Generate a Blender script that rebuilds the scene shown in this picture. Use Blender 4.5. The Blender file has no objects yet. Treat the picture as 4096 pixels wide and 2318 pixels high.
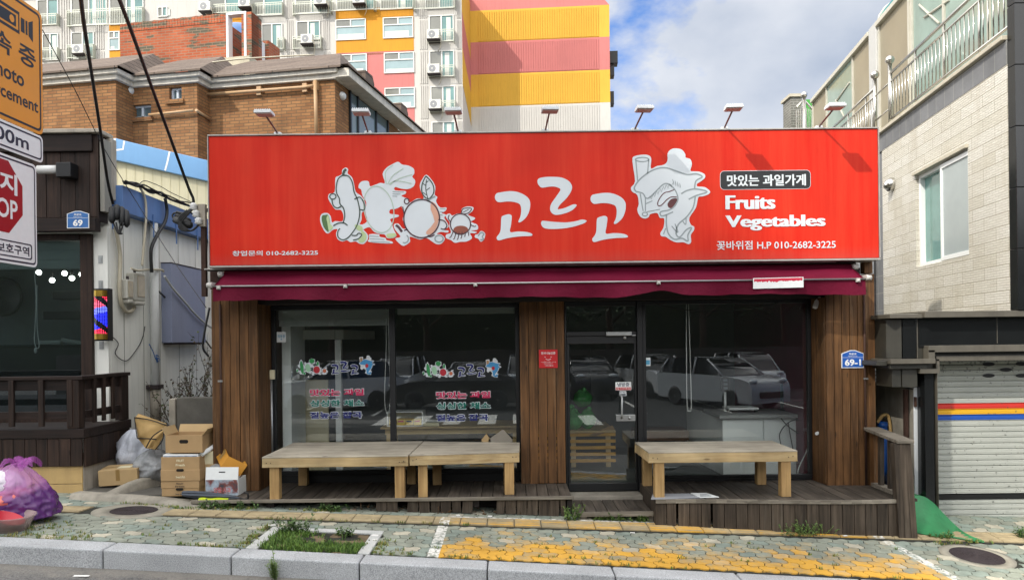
import bpy,math,random
from mathutils import Vector,Matrix,noise as mnoise
R=random.Random(11)
SC=bpy.context.scene
COL=SC.collection
# ---------------------------------------------------------------- camera
FPX,PCX,PCY,ROLL,HC=3060.0,2048.0,1359.0,0.0116,1.96
CAM=Vector((0,0,HC))
cd=bpy.data.cameras.new("camera")
cam=bpy.data.objects.new("camera",cd)
COL.objects.link(cam)
rx=Vector((1,0,-ROLL)).normalized()
upc=Vector((ROLL,0,1)).normalized()
fw=Vector((0,1,0))
cam.matrix_world=Matrix.Translation(CAM) @ Matrix((rx,upc,-fw)).transposed().to_4x4()
cd.sensor_width=36.0
cd.lens=36.0*FPX/4096.0
cd.shift_y=(PCY-1159.0)/4096.0
cd.clip_start=0.05
cd.clip_end=3000
SC.camera=cam
# ---------------------------------------------------------------- world, sun, exposure
SUN_TO=Vector((1.0,1.0,-1.2)).normalized()          # the way the light travels
SUN_EL=math.asin(-SUN_TO.z)
SUN_AZ=math.atan2(-SUN_TO.x,-SUN_TO.y)                 # azimuth of the sun, clockwise from +Y
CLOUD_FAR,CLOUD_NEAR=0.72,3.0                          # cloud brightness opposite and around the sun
W=bpy.data.worlds.new("World")
SC.world=W
W.use_nodes=True
nt=W.node_tree
nt.nodes.clear()
def N(tree,typ,**kw):
    n=tree.nodes.new(typ)
    for k,v in kw.items():
        if k.startswith("i_"):
            key=k[2:]
            key=int(key) if key.isdigit() else key.replace("_"," ")
            n.inputs[key].default_value=v
        else:
            setattr(n,k,v)
    return n
out=N(nt,"ShaderNodeOutputWorld")
bg=N(nt,"ShaderNodeBackground",i_Strength=0.15)
sky=N(nt,"ShaderNodeTexSky",sky_type='NISHITA',sun_disc=False)
sky.sun_elevation=SUN_EL
sky.sun_rotation=SUN_AZ
sky.air_density=1.0
sky.dust_density=0.6
tc=N(nt,"ShaderNodeTexCoord")
sep=N(nt,"ShaderNodeSeparateXYZ")
nt.links.new(tc.outputs["Generated"],sep.inputs[0])
cmb=N(nt,"ShaderNodeMapping");cmb.inputs["Scale"].default_value=(1,1,1.5);cmb.inputs["Location"].default_value=(0.68,0,0.4)
nt.links.new(tc.outputs["Generated"],cmb.inputs[0])
n1=N(nt,"ShaderNodeTexNoise",i_Scale=3.2,i_Detail=9.0,i_Roughness=0.55,i_Distortion=0.15)
nt.links.new(cmb.outputs[0],n1.inputs["Vector"])
ramp=N(nt,"ShaderNodeValToRGB")
ramp.color_ramp.elements[0].position=0.42;ramp.color_ramp.elements[0].color=(0,0,0,1)
ramp.color_ramp.elements[1].position=0.52;ramp.color_ramp.elements[1].color=(1,1,1,1)
nt.links.new(n1.outputs["Fac"],ramp.inputs[0])
n2=N(nt,"ShaderNodeTexNoise",i_Scale=5.0,i_Detail=7.0)
nt.links.new(cmb.outputs[0],n2.inputs["Vector"])
cr2=N(nt,"ShaderNodeValToRGB")
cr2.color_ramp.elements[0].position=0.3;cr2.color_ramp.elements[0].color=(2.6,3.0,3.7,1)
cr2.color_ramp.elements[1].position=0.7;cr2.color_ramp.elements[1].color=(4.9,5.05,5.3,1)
nt.links.new(n2.outputs["Fac"],cr2.inputs[0])
cmul=N(nt,"ShaderNodeMath",operation='MULTIPLY',i_1=0.95)
nt.links.new(ramp.outputs[0],cmul.inputs[0])
# the cloud deck glows on the sun's side of the sky
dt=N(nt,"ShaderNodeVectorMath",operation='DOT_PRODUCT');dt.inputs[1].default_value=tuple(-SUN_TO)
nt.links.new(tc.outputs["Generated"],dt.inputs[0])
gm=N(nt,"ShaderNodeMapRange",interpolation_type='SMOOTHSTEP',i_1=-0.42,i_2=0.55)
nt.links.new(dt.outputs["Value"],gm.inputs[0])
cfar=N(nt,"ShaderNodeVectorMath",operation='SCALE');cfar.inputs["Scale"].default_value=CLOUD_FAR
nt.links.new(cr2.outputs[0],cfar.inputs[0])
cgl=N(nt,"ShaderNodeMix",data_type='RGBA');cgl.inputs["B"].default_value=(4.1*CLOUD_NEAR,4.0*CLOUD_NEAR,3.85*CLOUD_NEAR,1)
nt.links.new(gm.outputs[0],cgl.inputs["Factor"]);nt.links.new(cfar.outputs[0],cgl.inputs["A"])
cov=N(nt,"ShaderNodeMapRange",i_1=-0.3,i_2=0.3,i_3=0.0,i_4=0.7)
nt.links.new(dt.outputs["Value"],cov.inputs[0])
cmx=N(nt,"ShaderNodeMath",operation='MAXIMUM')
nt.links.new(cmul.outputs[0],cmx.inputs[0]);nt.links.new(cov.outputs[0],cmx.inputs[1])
mx=N(nt,"ShaderNodeMix",data_type='RGBA')
nt.links.new(cmx.outputs[0],mx.inputs["Factor"])
blu=N(nt,"ShaderNodeMix",data_type='RGBA',blend_type='MULTIPLY',i_Factor=1.0)   # a deep, rain-washed blue
blu.inputs["B"].default_value=(0.30,0.53,0.86,1)
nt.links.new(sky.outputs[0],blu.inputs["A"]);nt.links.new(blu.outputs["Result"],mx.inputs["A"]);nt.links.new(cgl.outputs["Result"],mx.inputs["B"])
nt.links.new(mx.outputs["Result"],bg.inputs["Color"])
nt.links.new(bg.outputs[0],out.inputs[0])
sl=bpy.data.lights.new("sun",'SUN')
sl.energy=2.5
sl.angle=math.radians(0.9)
sl.color=(1.0,0.94,0.84)
so=bpy.data.objects.new("sun",sl)
COL.objects.link(so)
so.rotation_euler=SUN_TO.to_track_quat('-Z','Y').to_euler()
so.location=(-30,-30,40)
SC.view_settings.view_transform='Standard'
SC.view_settings.look='None'
SC.view_settings.exposure=0.7
SC.view_settings.gamma=1.0
SC.render.engine='CYCLES'
SC.cycles.max_bounces=7
SC.cycles.transparent_max_bounces=10
SC.cycles.use_denoising=True
SC.cycles.caustics_reflective=False
SC.cycles.caustics_refractive=False
# ---------------------------------------------------------------- geometry helpers
UP=Vector((0,0,1))
def ray(px,py):
    u=px-PCX;v=py-PCY
    return Vector((u-v*ROLL,FPX,-(v+u*ROLL)))
def at(px,py,Y):
    d=ray(px,py)
    return CAM+d*(Y/FPX)
def zm(ox,oy,s):
    return lambda x,y:(ox+x/s,oy+y/s)
class Fr:
    """A vertical plane: origin, horizontal direction e1 (left to right as seen), outward normal n."""
    def __init__(s,x,y,ex=1.0,ey=0.0):
        s.o=Vector((x,y,0));s.e=Vector((ex,ey,0)).normalized();s.n=s.e.cross(UP)
    def uv(s,px,py):
        d=ray(px,py)
        t=(s.o-CAM).dot(s.n)/d.dot(s.n)
        p=CAM+d*t
        return ((p-s.o).dot(s.e),p.z)
    def p(s,a,z,d=0.0):
        q=s.o+s.e*a+s.n*d
        return Vector((q.x,q.y,z))
    def shift(s,d,a=0.0):
        q=s.o+s.n*d+s.e*a
        return Fr(q.x,q.y,s.e.x,s.e.y)
WF=Fr(0,0)
class MB:
    def __init__(s):
        s.v=[];s.f=[];s.m=[];s.uv=[];s.sm=[]
    def face(s,idx,uv=None,m=0,sm=False):
        s.f.append(tuple(idx));s.uv.append(uv);s.m.append(m);s.sm.append(sm)
    def poly3(s,pts,uv=None,m=0,sm=False):
        b=len(s.v);s.v+= [Vector(p) for p in pts]
        s.face(range(b,b+len(pts)),uv,m,sm)
    def hexa(s,P,m=0,uvs=None):
        """P: 8 points, bottom ring 0-3 (counter-clockwise seen from above), top ring 4-7."""
        b=len(s.v);s.v+= [Vector(p) for p in P]
        for k,q in enumerate(((3,2,1,0),(4,5,6,7),(0,1,5,4),(1,2,6,5),(2,3,7,6),(3,0,4,7))):
            s.face([b+i for i in q],uvs[k] if uvs else None,m)
        return s
    def fbox(s,F,a0,a1,z0,z1,d0,d1,m=0):
        """box in a facade frame; d grows outward"""
        if a1 <a0:a0,a1=a1,a0
        if z1 <z0:z0,z1=z1,z0
        if d1 <d0:d0,d1=d1,d0
        P=[F.p(a0,z0,d1),F.p(a1,z0,d1),F.p(a1,z0,d0),F.p(a0,z0,d0),
             F.p(a0,z1,d1),F.p(a1,z1,d1),F.p(a1,z1,d0),F.p(a0,z1,d0)]
        fr=((a0,z0),(a1,z0),(a1,z1),(a0,z1))
        uvs=[[(a0,d0),(a1,d0),(a1,d1),(a0,d1)],[(a0,d1),(a1,d1),(a1,d0),(a0,d0)],
               fr,[(a1+d1,z0),(a1+d0,z0),(a1+d0,z1),(a1+d1,z1)],
               [(a1,z0),(a0,z0),(a0,z1),(a1,z1)],[(a0+d0,z0),(a0+d1,z0),(a0+d1,z1),(a0+d0,z1)]]
        return s.hexa(P,m,uvs)
    def box(s,x0,x1,y0,y1,z0,z1,m=0):
        return s.fbox(WF,x0,x1,z0,z1,-max(y0,y1),-min(y0,y1),m)
    def obox(s,M,sx,sy,sz,m=0):
        """box sx*sy*sz centred on M in x,y and standing on M in z"""
        P=[M @ Vector((x*sx/2,y*sy/2,z*sz)) for z in (0,1) for x,y in ((-1,-1),(1,-1),(1,1),(-1,1))]
        return s.hexa(P,m)
    def poly(s,F,pts,d0,d1,m=0,sides=True):
        """outline (a,z) extruded from d0 to d1 (front)"""
        ar=sum(pts[i][0]*pts[(i+1) % len(pts)][1]-pts[(i+1) % len(pts)][0]*pts[i][1] for i in range(len(pts)))
        if ar <0:pts=pts[::-1]
        n=len(pts);b=len(s.v)
        s.v+= [F.p(a,z,d1) for a,z in pts]+[F.p(a,z,d0) for a,z in pts]
        s.face(range(b,b+n),[tuple(p) for p in pts],m)
        s.face(range(b+2*n-1,b+n-1,-1),[tuple(p) for p in pts[::-1]],m)
        if sides:
            for i in range(n):
                j=(i+1) % n
                s.face((b+i,b+n+i,b+n+j,b+j),None,m)
        return s
    def tube(s,pts,r,seg=8,m=0,closed=False):
        pts=[Vector(p) for p in pts]
        n=len(pts);b=len(s.v)
        rs=r if isinstance(r,(list,tuple)) else [r]*n
        ref=None
        for i in range(n):
            t=(pts[min(i+1,n-1)]-pts[max(i-1,0)])
            t=t.normalized() if t.length >1e-9 else Vector((0,0,1))
            if ref is None:
                ref=Vector((0,0,1)) if abs(t.z) <0.9 else Vector((1,0,0))
            x=(ref-t*ref.dot(t))
            x=x.normalized() if x.length >1e-6 else t.orthogonal().normalized()
            ref=x;y=t.cross(x)
            for k in range(seg):
                a=2*math.pi*k/seg
                s.v.append(pts[i]+(x*math.cos(a)+y*math.sin(a))*rs[i])
        for i in range(n-1):
            for k in range(seg):
                k2=(k+1) % seg
                s.face((b+i*seg+k,b+i*seg+k2,b+(i+1)*seg+k2,b+(i+1)*seg+k),None,m,True)
        s.face([b+k for k in range(seg)][::-1],None,m)
        s.face([b+(n-1)*seg+k for k in range(seg)],None,m)
        return s
    def lathe(s,prof,M,seg=24,m=0,sm=True):
        b=len(s.v);n=len(prof)
        for r,z in prof:
            for k in range(seg):
                a=2*math.pi*k/seg
                s.v.append(M @ Vector((r*math.cos(a),r*math.sin(a),z)))
        for i in range(n-1):
            for k in range(seg):
                k2=(k+1) % seg
                s.face((b+i*seg+k,b+i*seg+k2,b+(i+1)*seg+k2,b+(i+1)*seg+k),None,m,sm)
        if prof[0][0] >1e-5:s.face([b+k for k in range(seg)][::-1],None,m)
        if prof[-1][0] >1e-5:s.face([b+(n-1)*seg+k for k in range(seg)],None,m)
        return s
    def grid(s,fn,nu,nv,m=0,sm=True,wrap=False,uvf=None):
        b=len(s.v)
        cu=nu if wrap else nu+1
        for j in range(nv+1):
            for i in range(cu):
                s.v.append(Vector(fn(i/nu,j/nv)))
        for j in range(nv):
            for i in range(nu):
                i2=(i+1) % cu
                uv=None
                if uvf:uv=[uvf(i/nu,j/nv),uvf((i+1)/nu,j/nv),uvf((i+1)/nu,(j+1)/nv),uvf(i/nu,(j+1)/nv)]
                s.face((b+j*cu+i,b+j*cu+i2,b+(j+1)*cu+i2,b+(j+1)*cu+i),uv,m,sm)
        return s
    def ball(s,c,r,seg=14,m=0,sq=(1,1,1)):
        c=Vector(c)
        prof=[(math.sin(math.pi*k/(seg // 2)),-math.cos(math.pi*k/(seg // 2))) for k in range(seg // 2+1)]
        M=Matrix.Translation(c) @ Matrix.Diagonal((r*sq[0],r*sq[1],r*sq[2],1))
        return s.lathe([(max(a,1e-4),z) for a,z in prof],M,seg,m)
    def blade(s,p,h,w,lean,yaw,m=0):
        p=Vector(p);d=Vector((math.cos(yaw),math.sin(yaw),0));q=Vector((-d.y,d.x,0))
        mid=p+d*lean*0.35+UP*h*0.6;tip=p+d*lean+UP*h
        b=len(s.v)
        s.v+= [p-q*w,p+q*w,mid+q*w*0.8,mid-q*w*0.8,tip]
        s.face((b,b+1,b+2,b+3),None,m);s.face((b+3,b+2,b+4),None,m)
    def leaf(s,p,L,w,d,nrm,m=0):
        p=Vector(p);d=Vector(d).normalized();q=d.cross(Vector(nrm))
        q=q.normalized() if q.length >1e-5 else d.orthogonal()
        b=len(s.v)
        s.v+= [p,p+d*L*0.45+q*w,p+d*L,p+d*L*0.45-q*w]
        s.face((b,b+1,b+2,b+3),None,m)
    def build(s,name,mats,parent=None,label=None,bevel=0.0,bseg=2,subsurf=0,kind=None,cat=None,group=None):
        off=Vector(parent["_w"]) if parent is not None else Vector((0,0,0))
        me=bpy.data.meshes.new(name)
        me.from_pydata([tuple(v-off) for v in s.v],[],s.f)
        if not isinstance(mats,(list,tuple)):mats=[mats]
        for mt in mats:me.materials.append(mt)
        ul=me.uv_layers.new(name="UVMap")
        for pi,p in enumerate(me.polygons):
            p.material_index=min(s.m[pi],len(mats)-1)
            p.use_smooth=s.sm[pi]
            uv=s.uv[pi]
            if uv is None:
                n=p.normal
                for li,vi in zip(p.loop_indices,p.vertices):
                    w=s.v[vi]
                    ul.data[li].uv=(w.x,w.y) if abs(n.z) >0.7 else ((w.y,w.z) if abs(n.x) >abs(n.y) else (w.x,w.z))
            else:
                for k,li in enumerate(p.loop_indices):ul.data[li].uv=uv[k]
        o=bpy.data.objects.new(name,me)
        COL.objects.link(o)
        if parent is not None:o.parent=parent
        o["_w"]=tuple(off)
        if bevel:
            md=o.modifiers.new("bevel",'BEVEL');md.width=bevel;md.segments=bseg;md.limit_method='ANGLE';md.angle_limit=math.radians(40)
        if subsurf:
            md=o.modifiers.new("subsurf",'SUBSURF');md.levels=subsurf;md.render_levels=subsurf
        tag(o,label,cat,group,kind)
        return o
def tag(o,label=None,cat=None,group=None,kind=None):
    if label:o["label"]=label
    if cat:o["category"]=cat
    if group:o["group"]=group
    if kind:o["kind"]=kind
    return o
def thing(name,label,cat,loc,group=None):
    o=bpy.data.objects.new(name,None)
    o.empty_display_size=0.1
    COL.objects.link(o)
    o.location=loc
    o["_w"]=tuple(loc)
    return tag(o,label,cat,group)
KIDS={}
def children(o):
    return [c for c in bpy.data.objects if c.parent== o]
def copy_tree(o,parent=None):
    c=o.copy();COL.objects.link(c)
    if parent is not None:c.parent=parent
    for ch in children(o):copy_tree(ch,c)
    return c
def clone(o,loc,label,rz=None):
    c=copy_tree(o);c.location=loc
    if rz is not None:c.rotation_euler=(0,0,rz)
    c["label"]=label
    return c
def catmull(pts,n=6,closed=True):
    out=[];L=len(pts)
    rng=range(L) if closed else range(L-1)
    for i in rng:
        if closed:p0,p1,p2,p3=pts[i-1],pts[i],pts[(i+1) % L],pts[(i+2) % L]
        else:p0,p1,p2,p3=pts[max(i-1,0)],pts[i],pts[i+1],pts[min(i+2,L-1)]
        for k in range(n):
            t=k/n;t2=t*t;t3=t2*t
            out.append(tuple(0.5*(2*b+(c-a)*t+(2*a-5*b+4*c-d)*t2+(3*b-a-3*c+d)*t3)
                             for a,b,c,d in zip(p0,p1,p2,p3)))
    if not closed:out.append(tuple(pts[-1]))
    return out
def spline3(pts,n=6):
    return [Vector(p) for p in catmull([tuple(p) for p in pts],n,False)]
_txt={}
def text_mesh(body,bold):
    key=(body,bold)
    if key in _txt:return _txt[key]
    cu=bpy.data.curves.new("t",'FONT');cu.body=body;cu.size=1.0;cu.offset=bold;cu.resolution_u=3
    o=bpy.data.objects.new("t",cu);COL.objects.link(o)
    dg=bpy.context.evaluated_depsgraph_get()
    ev=o.evaluated_get(dg)
    me=bpy.data.meshes.new_from_object(ev)
    vs=[(v.co.x,v.co.y) for v in me.vertices];fs=[tuple(p.vertices) for p in me.polygons]
    bpy.data.objects.remove(o);bpy.data.curves.remove(cu);bpy.data.meshes.remove(me)
    _txt[key]=(vs,fs)
    return vs,fs
def text(mb,F,body,a0,z0,a1,z1,d,bold=0.0,m=0,slant=0.0,grow=0.0,fat=0.0):
    """fit the lettering's own box to the rectangle a0..a1, z0..z1 on frame F at depth d"""
    vs,fs=text_mesh(body,bold)
    if not vs:return
    if grow:
        base,_=text_mesh(body,bold-grow)
        x0=min(p[0] for p in base);x1=max(p[0] for p in base);y0=min(p[1] for p in base);y1=max(p[1] for p in base)
    else:
        x0=min(p[0] for p in vs);x1=max(p[0] for p in vs);y0=min(p[1] for p in vs);y1=max(p[1] for p in vs)
    for k,sh in enumerate((-fat,-fat/2,0,fat/2,fat) if fat else (0,)):
        b=len(mb.v)
        for x,y in vs:
            ty=(y-y0)/max(y1-y0,1e-6)
            mb.v.append(F.p(a0+(x+sh-x0+fat)/(x1-x0+2*fat)*(a1-a0)+slant*(ty-.5)*(z1-z0),z0+ty*(z1-z0),d+.0002*k))
        for f in fs:mb.face([b+i for i in f],None,m)
def rrect(a0,a1,z0,z1,r,n=5):
    out=[]
    for cx,cz,s in ((a1-r,z1-r,0),(a0+r,z1-r,90),(a0+r,z0+r,180),(a1-r,z0+r,270)):
        for k in range(n+1):
            t=math.radians(s+90*k/n)
            out.append((cx+r*math.cos(t),cz+r*math.sin(t)))
    return out
def stroke(mb,F,pts,w,d,m=0,taper=False):
    """a flat painted line on a frame"""
    n=len(pts);L=[];Rr=[]
    for i in range(n):
        a=Vector(pts[max(i-1,0)]);b=Vector(pts[min(i+1,n-1)])
        t=(b-a);t=t.normalized() if t.length >1e-9 else Vector((1,0))
        q=Vector((-t.y,t.x));p=Vector(pts[i])
        ww=w*(0.25+0.75*math.sin(math.pi*i/(n-1))) if taper else w
        L.append(p+q*ww/2);Rr.append(p-q*ww/2)
    b=len(mb.v)
    mb.v+= [F.p(p.x,p.y,d) for p in L]+[F.p(p.x,p.y,d) for p in Rr]
    for i in range(n-1):mb.face((b+n+i,b+n+i+1,b+i+1,b+i),None,m)
# ---------------------------------------------------------------- materials
def lin(h):
    if isinstance(h,str):
        v=[int(h[i:i+2],16)/255 for i in (0,2,4)]
        return tuple(c/12.92 if c <= 0.04045 else ((c+0.055)/1.055) ** 2.4 for c in v)
    return tuple(h)
def newmat(name):
    m=bpy.data.materials.new(name);m.use_nodes=True
    t=m.node_tree;b=t.nodes["Principled BSDF"]
    return m,t,b
def noise_col(t,c,var,scale,coord="Object",detail=5.0,stretch=(1,1,1),dark=None,rough=0.6):
    tcn=N(t,"ShaderNodeTexCoord");mp=N(t,"ShaderNodeMapping");mp.inputs["Scale"].default_value=stretch
    t.links.new(tcn.outputs[coord],mp.inputs[0])
    nz=N(t,"ShaderNodeTexNoise",i_Scale=scale,i_Detail=detail,i_Roughness=rough)
    t.links.new(mp.outputs[0],nz.inputs["Vector"])
    rp=N(t,"ShaderNodeValToRGB")
    rp.color_ramp.elements[0].position=0.28;rp.color_ramp.elements[1].position=0.72
    lo=dark or tuple(x*(1-var) for x in c);hi=tuple(min(1,x*(1+var)) for x in c)
    rp.color_ramp.elements[0].color=(*lo,1);rp.color_ramp.elements[1].color=(*hi,1)
    t.links.new(nz.outputs["Fac"],rp.inputs[0])
    return rp.outputs[0],mp,nz
def mixc(t,fac,a,b,blend='MIX'):
    m=N(t,"ShaderNodeMix",data_type='RGBA',blend_type=blend)
    for k,v in (("Factor",fac),("A",a),("B",b)):
        if isinstance(v,(int,float)):m.inputs[k].default_value=v
        elif isinstance(v,tuple):m.inputs[k].default_value=(*v,1)
        else:t.links.new(v,m.inputs[k])
    return m.outputs["Result"]
def mth(t,op,a,b=None,clamp=False):
    m=N(t,"ShaderNodeMath",operation=op,use_clamp=clamp)
    for k,v in ((0,a),(1,b)):
        if v is None:continue
        if isinstance(v,(int,float)):m.inputs[k].default_value=v
        else:t.links.new(v,m.inputs[k])
    return m.outputs[0]
def bump(t,b,h,strength=0.3,dist=0.01):
    bn=N(t,"ShaderNodeBump",i_Strength=strength,i_Distance=dist)
    t.links.new(h,bn.inputs["Height"]);t.links.new(bn.outputs[0],b.inputs["Normal"])
def mat(name,c,rough=0.6,var=0.12,scale=6.0,metal=0.0,bmp=0.0,bscale=60.0,spec=0.5,grime=0.0,stretch=(1,1,1),alpha=1.0,sss=0):
    c=lin(c);m,t,b=newmat(name)
    col,mp,nz=noise_col(t,c,var,scale,stretch=stretch)
    if grime:
        tcn=N(t,"ShaderNodeTexCoord");m2=N(t,"ShaderNodeMapping");m2.inputs["Scale"].default_value=(5,5,0.5)
        t.links.new(tcn.outputs["Object"],m2.inputs[0])
        g=N(t,"ShaderNodeTexNoise",i_Scale=1.6,i_Detail=7.0,i_Roughness=0.7);t.links.new(m2.outputs[0],g.inputs["Vector"])
        gr=N(t,"ShaderNodeMapRange",i_1=0.48,i_2=0.75,i_3=0.0,i_4=grime);t.links.new(g.outputs["Fac"],gr.inputs[0])
        col=mixc(t,gr.outputs[0],col,tuple(x*0.35 for x in c))
    t.links.new(col,b.inputs["Base Color"])
    b.inputs["Roughness"].default_value=rough;b.inputs["Metallic"].default_value=metal
    b.inputs["Specular IOR Level"].default_value=spec;b.inputs["Alpha"].default_value=alpha
    if bmp:
        nb=N(t,"ShaderNodeTexNoise",i_Scale=bscale,i_Detail=6.0)
        t.links.new(mp.outputs[0],nb.inputs["Vector"]);bump(t,b,nb.outputs["Fac"],bmp,0.01)
    return m
def wood(name,c1,c2,axis='z',rough=0.65,island=0.35,gs=1.0,wear=None,wearamt=0.0,spec=0.3):
    """planks: grain along one axis, every plank its own shade"""
    c1=lin(c1);c2=lin(c2);m,t,b=newmat(name)
    st={'x':(1.2,26,26),'y':(26,1.2,26),'z':(26,26,1.2)}[axis]
    tcn=N(t,"ShaderNodeTexCoord");geo=N(t,"ShaderNodeNewGeometry")
    off=N(t,"ShaderNodeVectorMath",operation='SCALE');off.inputs[0].default_value=(13.1,7.7,9.3)
    t.links.new(geo.outputs["Random Per Island"],off.inputs["Scale"])
    ad=N(t,"ShaderNodeVectorMath",operation='ADD');t.links.new(tcn.outputs["Object"],ad.inputs[0]);t.links.new(off.outputs[0],ad.inputs[1])
    mp=N(t,"ShaderNodeMapping");mp.inputs["Scale"].default_value=tuple(x*gs for x in st);t.links.new(ad.outputs[0],mp.inputs[0])
    nz=N(t,"ShaderNodeTexNoise",i_Scale=1.0,i_Detail=8.0,i_Roughness=0.65,i_Distortion=0.6);t.links.new(mp.outputs[0],nz.inputs["Vector"])
    rp=N(t,"ShaderNodeValToRGB")
    rp.color_ramp.elements[0].position=0.30;rp.color_ramp.elements[1].position=0.68
    rp.color_ramp.elements[0].color=(*c1,1);rp.color_ramp.elements[1].color=(*c2,1)
    t.links.new(nz.outputs["Fac"],rp.inputs[0])
    hv=N(t,"ShaderNodeHueSaturation");t.links.new(rp.outputs[0],hv.inputs["Color"])
    mr=N(t,"ShaderNodeMapRange",i_3=1-island,i_4=1+island);t.links.new(geo.outputs["Random Per Island"],mr.inputs[0])
    t.links.new(mr.outputs[0],hv.inputs["Value"])
    col=hv.outputs[0]
    # blotches and knots
    n3=N(t,"ShaderNodeTexNoise",i_Scale=2.3,i_Detail=4.0);t.links.new(ad.outputs[0],n3.inputs["Vector"])
    k3=N(t,"ShaderNodeMapRange",i_1=0.35,i_2=0.7,i_3=0.72,i_4=1.18);t.links.new(n3.outputs["Fac"],k3.inputs[0])
    hv2=N(t,"ShaderNodeHueSaturation");t.links.new(col,hv2.inputs["Color"]);t.links.new(k3.outputs[0],hv2.inputs["Value"]);col=hv2.outputs[0]
    km=N(t,"ShaderNodeMapping");km.inputs["Scale"].default_value={'x':(2.2,7,7),'y':(7,2.2,7),'z':(7,7,2.2)}[axis];t.links.new(ad.outputs[0],km.inputs[0])
    vo=N(t,"ShaderNodeTexVoronoi",i_Scale=1.0);t.links.new(km.outputs[0],vo.inputs["Vector"])
    kr=N(t,"ShaderNodeMapRange",i_1=0.05,i_2=0.11,i_3=0.75,i_4=0.0);t.links.new(vo.outputs["Distance"],kr.inputs[0])
    col=mixc(t,kr.outputs[0],col,tuple(x*0.3 for x in c1))
    if wear:
        wv=lin(wear);wn=N(t,"ShaderNodeTexNoise",i_Scale=0.55,i_Detail=9.0,i_Roughness=0.75);t.links.new(mp.outputs[0],wn.inputs["Vector"])
        wr=N(t,"ShaderNodeMapRange",i_1=0.56,i_2=0.72,i_3=0.0,i_4=wearamt);t.links.new(wn.outputs["Fac"],wr.inputs[0])
        col=mixc(t,wr.outputs[0],col,wv)
    t.links.new(col,b.inputs["Base Color"])
    b.inputs["Roughness"].default_value=rough;b.inputs["Specular IOR Level"].default_value=spec
    bump(t,b,nz.outputs["Fac"],0.35,0.004)
    return m
def brickmat(name,c1,c2,mortar,bw,bh,ms=0.012,rough=0.85,island=0.0,stain=None,stainamt=0.0,bstr=0.5,off=0.5,sec=None):
    m,t,b=newmat(name)
    uvn=N(t,"ShaderNodeTexCoord")
    bk=N(t,"ShaderNodeTexBrick",i_Scale=1.0,i_Mortar_Size=ms,i_Mortar_Smooth=0.15,i_Bias=-0.1,i_Brick_Width=bw,i_Row_Height=bh)
    bk.offset=off
    bk.inputs["Color1"].default_value=(*lin(c1),1);bk.inputs["Color2"].default_value=(*lin(c2),1);bk.inputs["Mortar"].default_value=(*lin(mortar),1)
    t.links.new(uvn.outputs["UV"],bk.inputs["Vector"])
    col=bk.outputs["Color"]
    if sec:# a second brick colour in scattered courses
        mp=N(t,"ShaderNodeMapping");mp.inputs["Scale"].default_value=(0.9,3.2,1);t.links.new(uvn.outputs["UV"],mp.inputs[0])
        sn=N(t,"ShaderNodeTexNoise",i_Scale=1.3,i_Detail=3.0);t.links.new(mp.outputs[0],sn.inputs["Vector"])
        sr=N(t,"ShaderNodeMapRange",i_1=0.57,i_2=0.6,i_3=0.0,i_4=1.0);t.links.new(sn.outputs["Fac"],sr.inputs[0])
        notm=mth(t,'SUBTRACT',1.0,bk.outputs["Fac"])
        col=mixc(t,mth(t,'MULTIPLY',sr.outputs[0],notm),col,lin(sec))
    nz=N(t,"ShaderNodeTexNoise",i_Scale=1.1,i_Detail=6.0,i_Roughness=0.65);t.links.new(uvn.outputs["UV"],nz.inputs["Vector"])
    mr=N(t,"ShaderNodeMapRange",i_1=0.3,i_2=0.72,i_3=0.74,i_4=1.2);t.links.new(nz.outputs["Fac"],mr.inputs[0])
    hv=N(t,"ShaderNodeHueSaturation");t.links.new(col,hv.inputs["Color"]);t.links.new(mr.outputs[0],hv.inputs["Value"]);col=hv.outputs[0]
    if stain:
        mp2=N(t,"ShaderNodeMapping");mp2.inputs["Scale"].default_value=(2.4,0.35,1);t.links.new(uvn.outputs["UV"],mp2.inputs[0])
        s2=N(t,"ShaderNodeTexNoise",i_Scale=1.5,i_Detail=6.0,i_Roughness=0.7);t.links.new(mp2.outputs[0],s2.inputs["Vector"])
        r2=N(t,"ShaderNodeMapRange",i_1=0.52,i_2=0.75,i_3=0.0,i_4=stainamt);t.links.new(s2.outputs["Fac"],r2.inputs[0])
        col=mixc(t,r2.outputs[0],col,lin(stain))
    t.links.new(col,b.inputs["Base Color"]);b.inputs["Roughness"].default_value=rough;b.inputs["Specular IOR Level"].default_value=0.25
    inv=mth(t,'SUBTRACT',1.0,bk.outputs["Fac"])
    fn=N(t,"ShaderNodeTexNoise",i_Scale=40.0,i_Detail=3.0);t.links.new(uvn.outputs["UV"],fn.inputs["Vector"])
    bump(t,b,mth(t,'ADD',inv,mth(t,'MULTIPLY',fn.outputs["Fac"],0.35)),bstr,0.012)
    return m
def emit(name,c,s):
    m,t,b=newmat(name);b.inputs["Base Color"].default_value=(*lin(c),1)
    b.inputs["Emission Color"].default_value=(*lin(c),1);b.inputs["Emission Strength"].default_value=s
    return m
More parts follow.
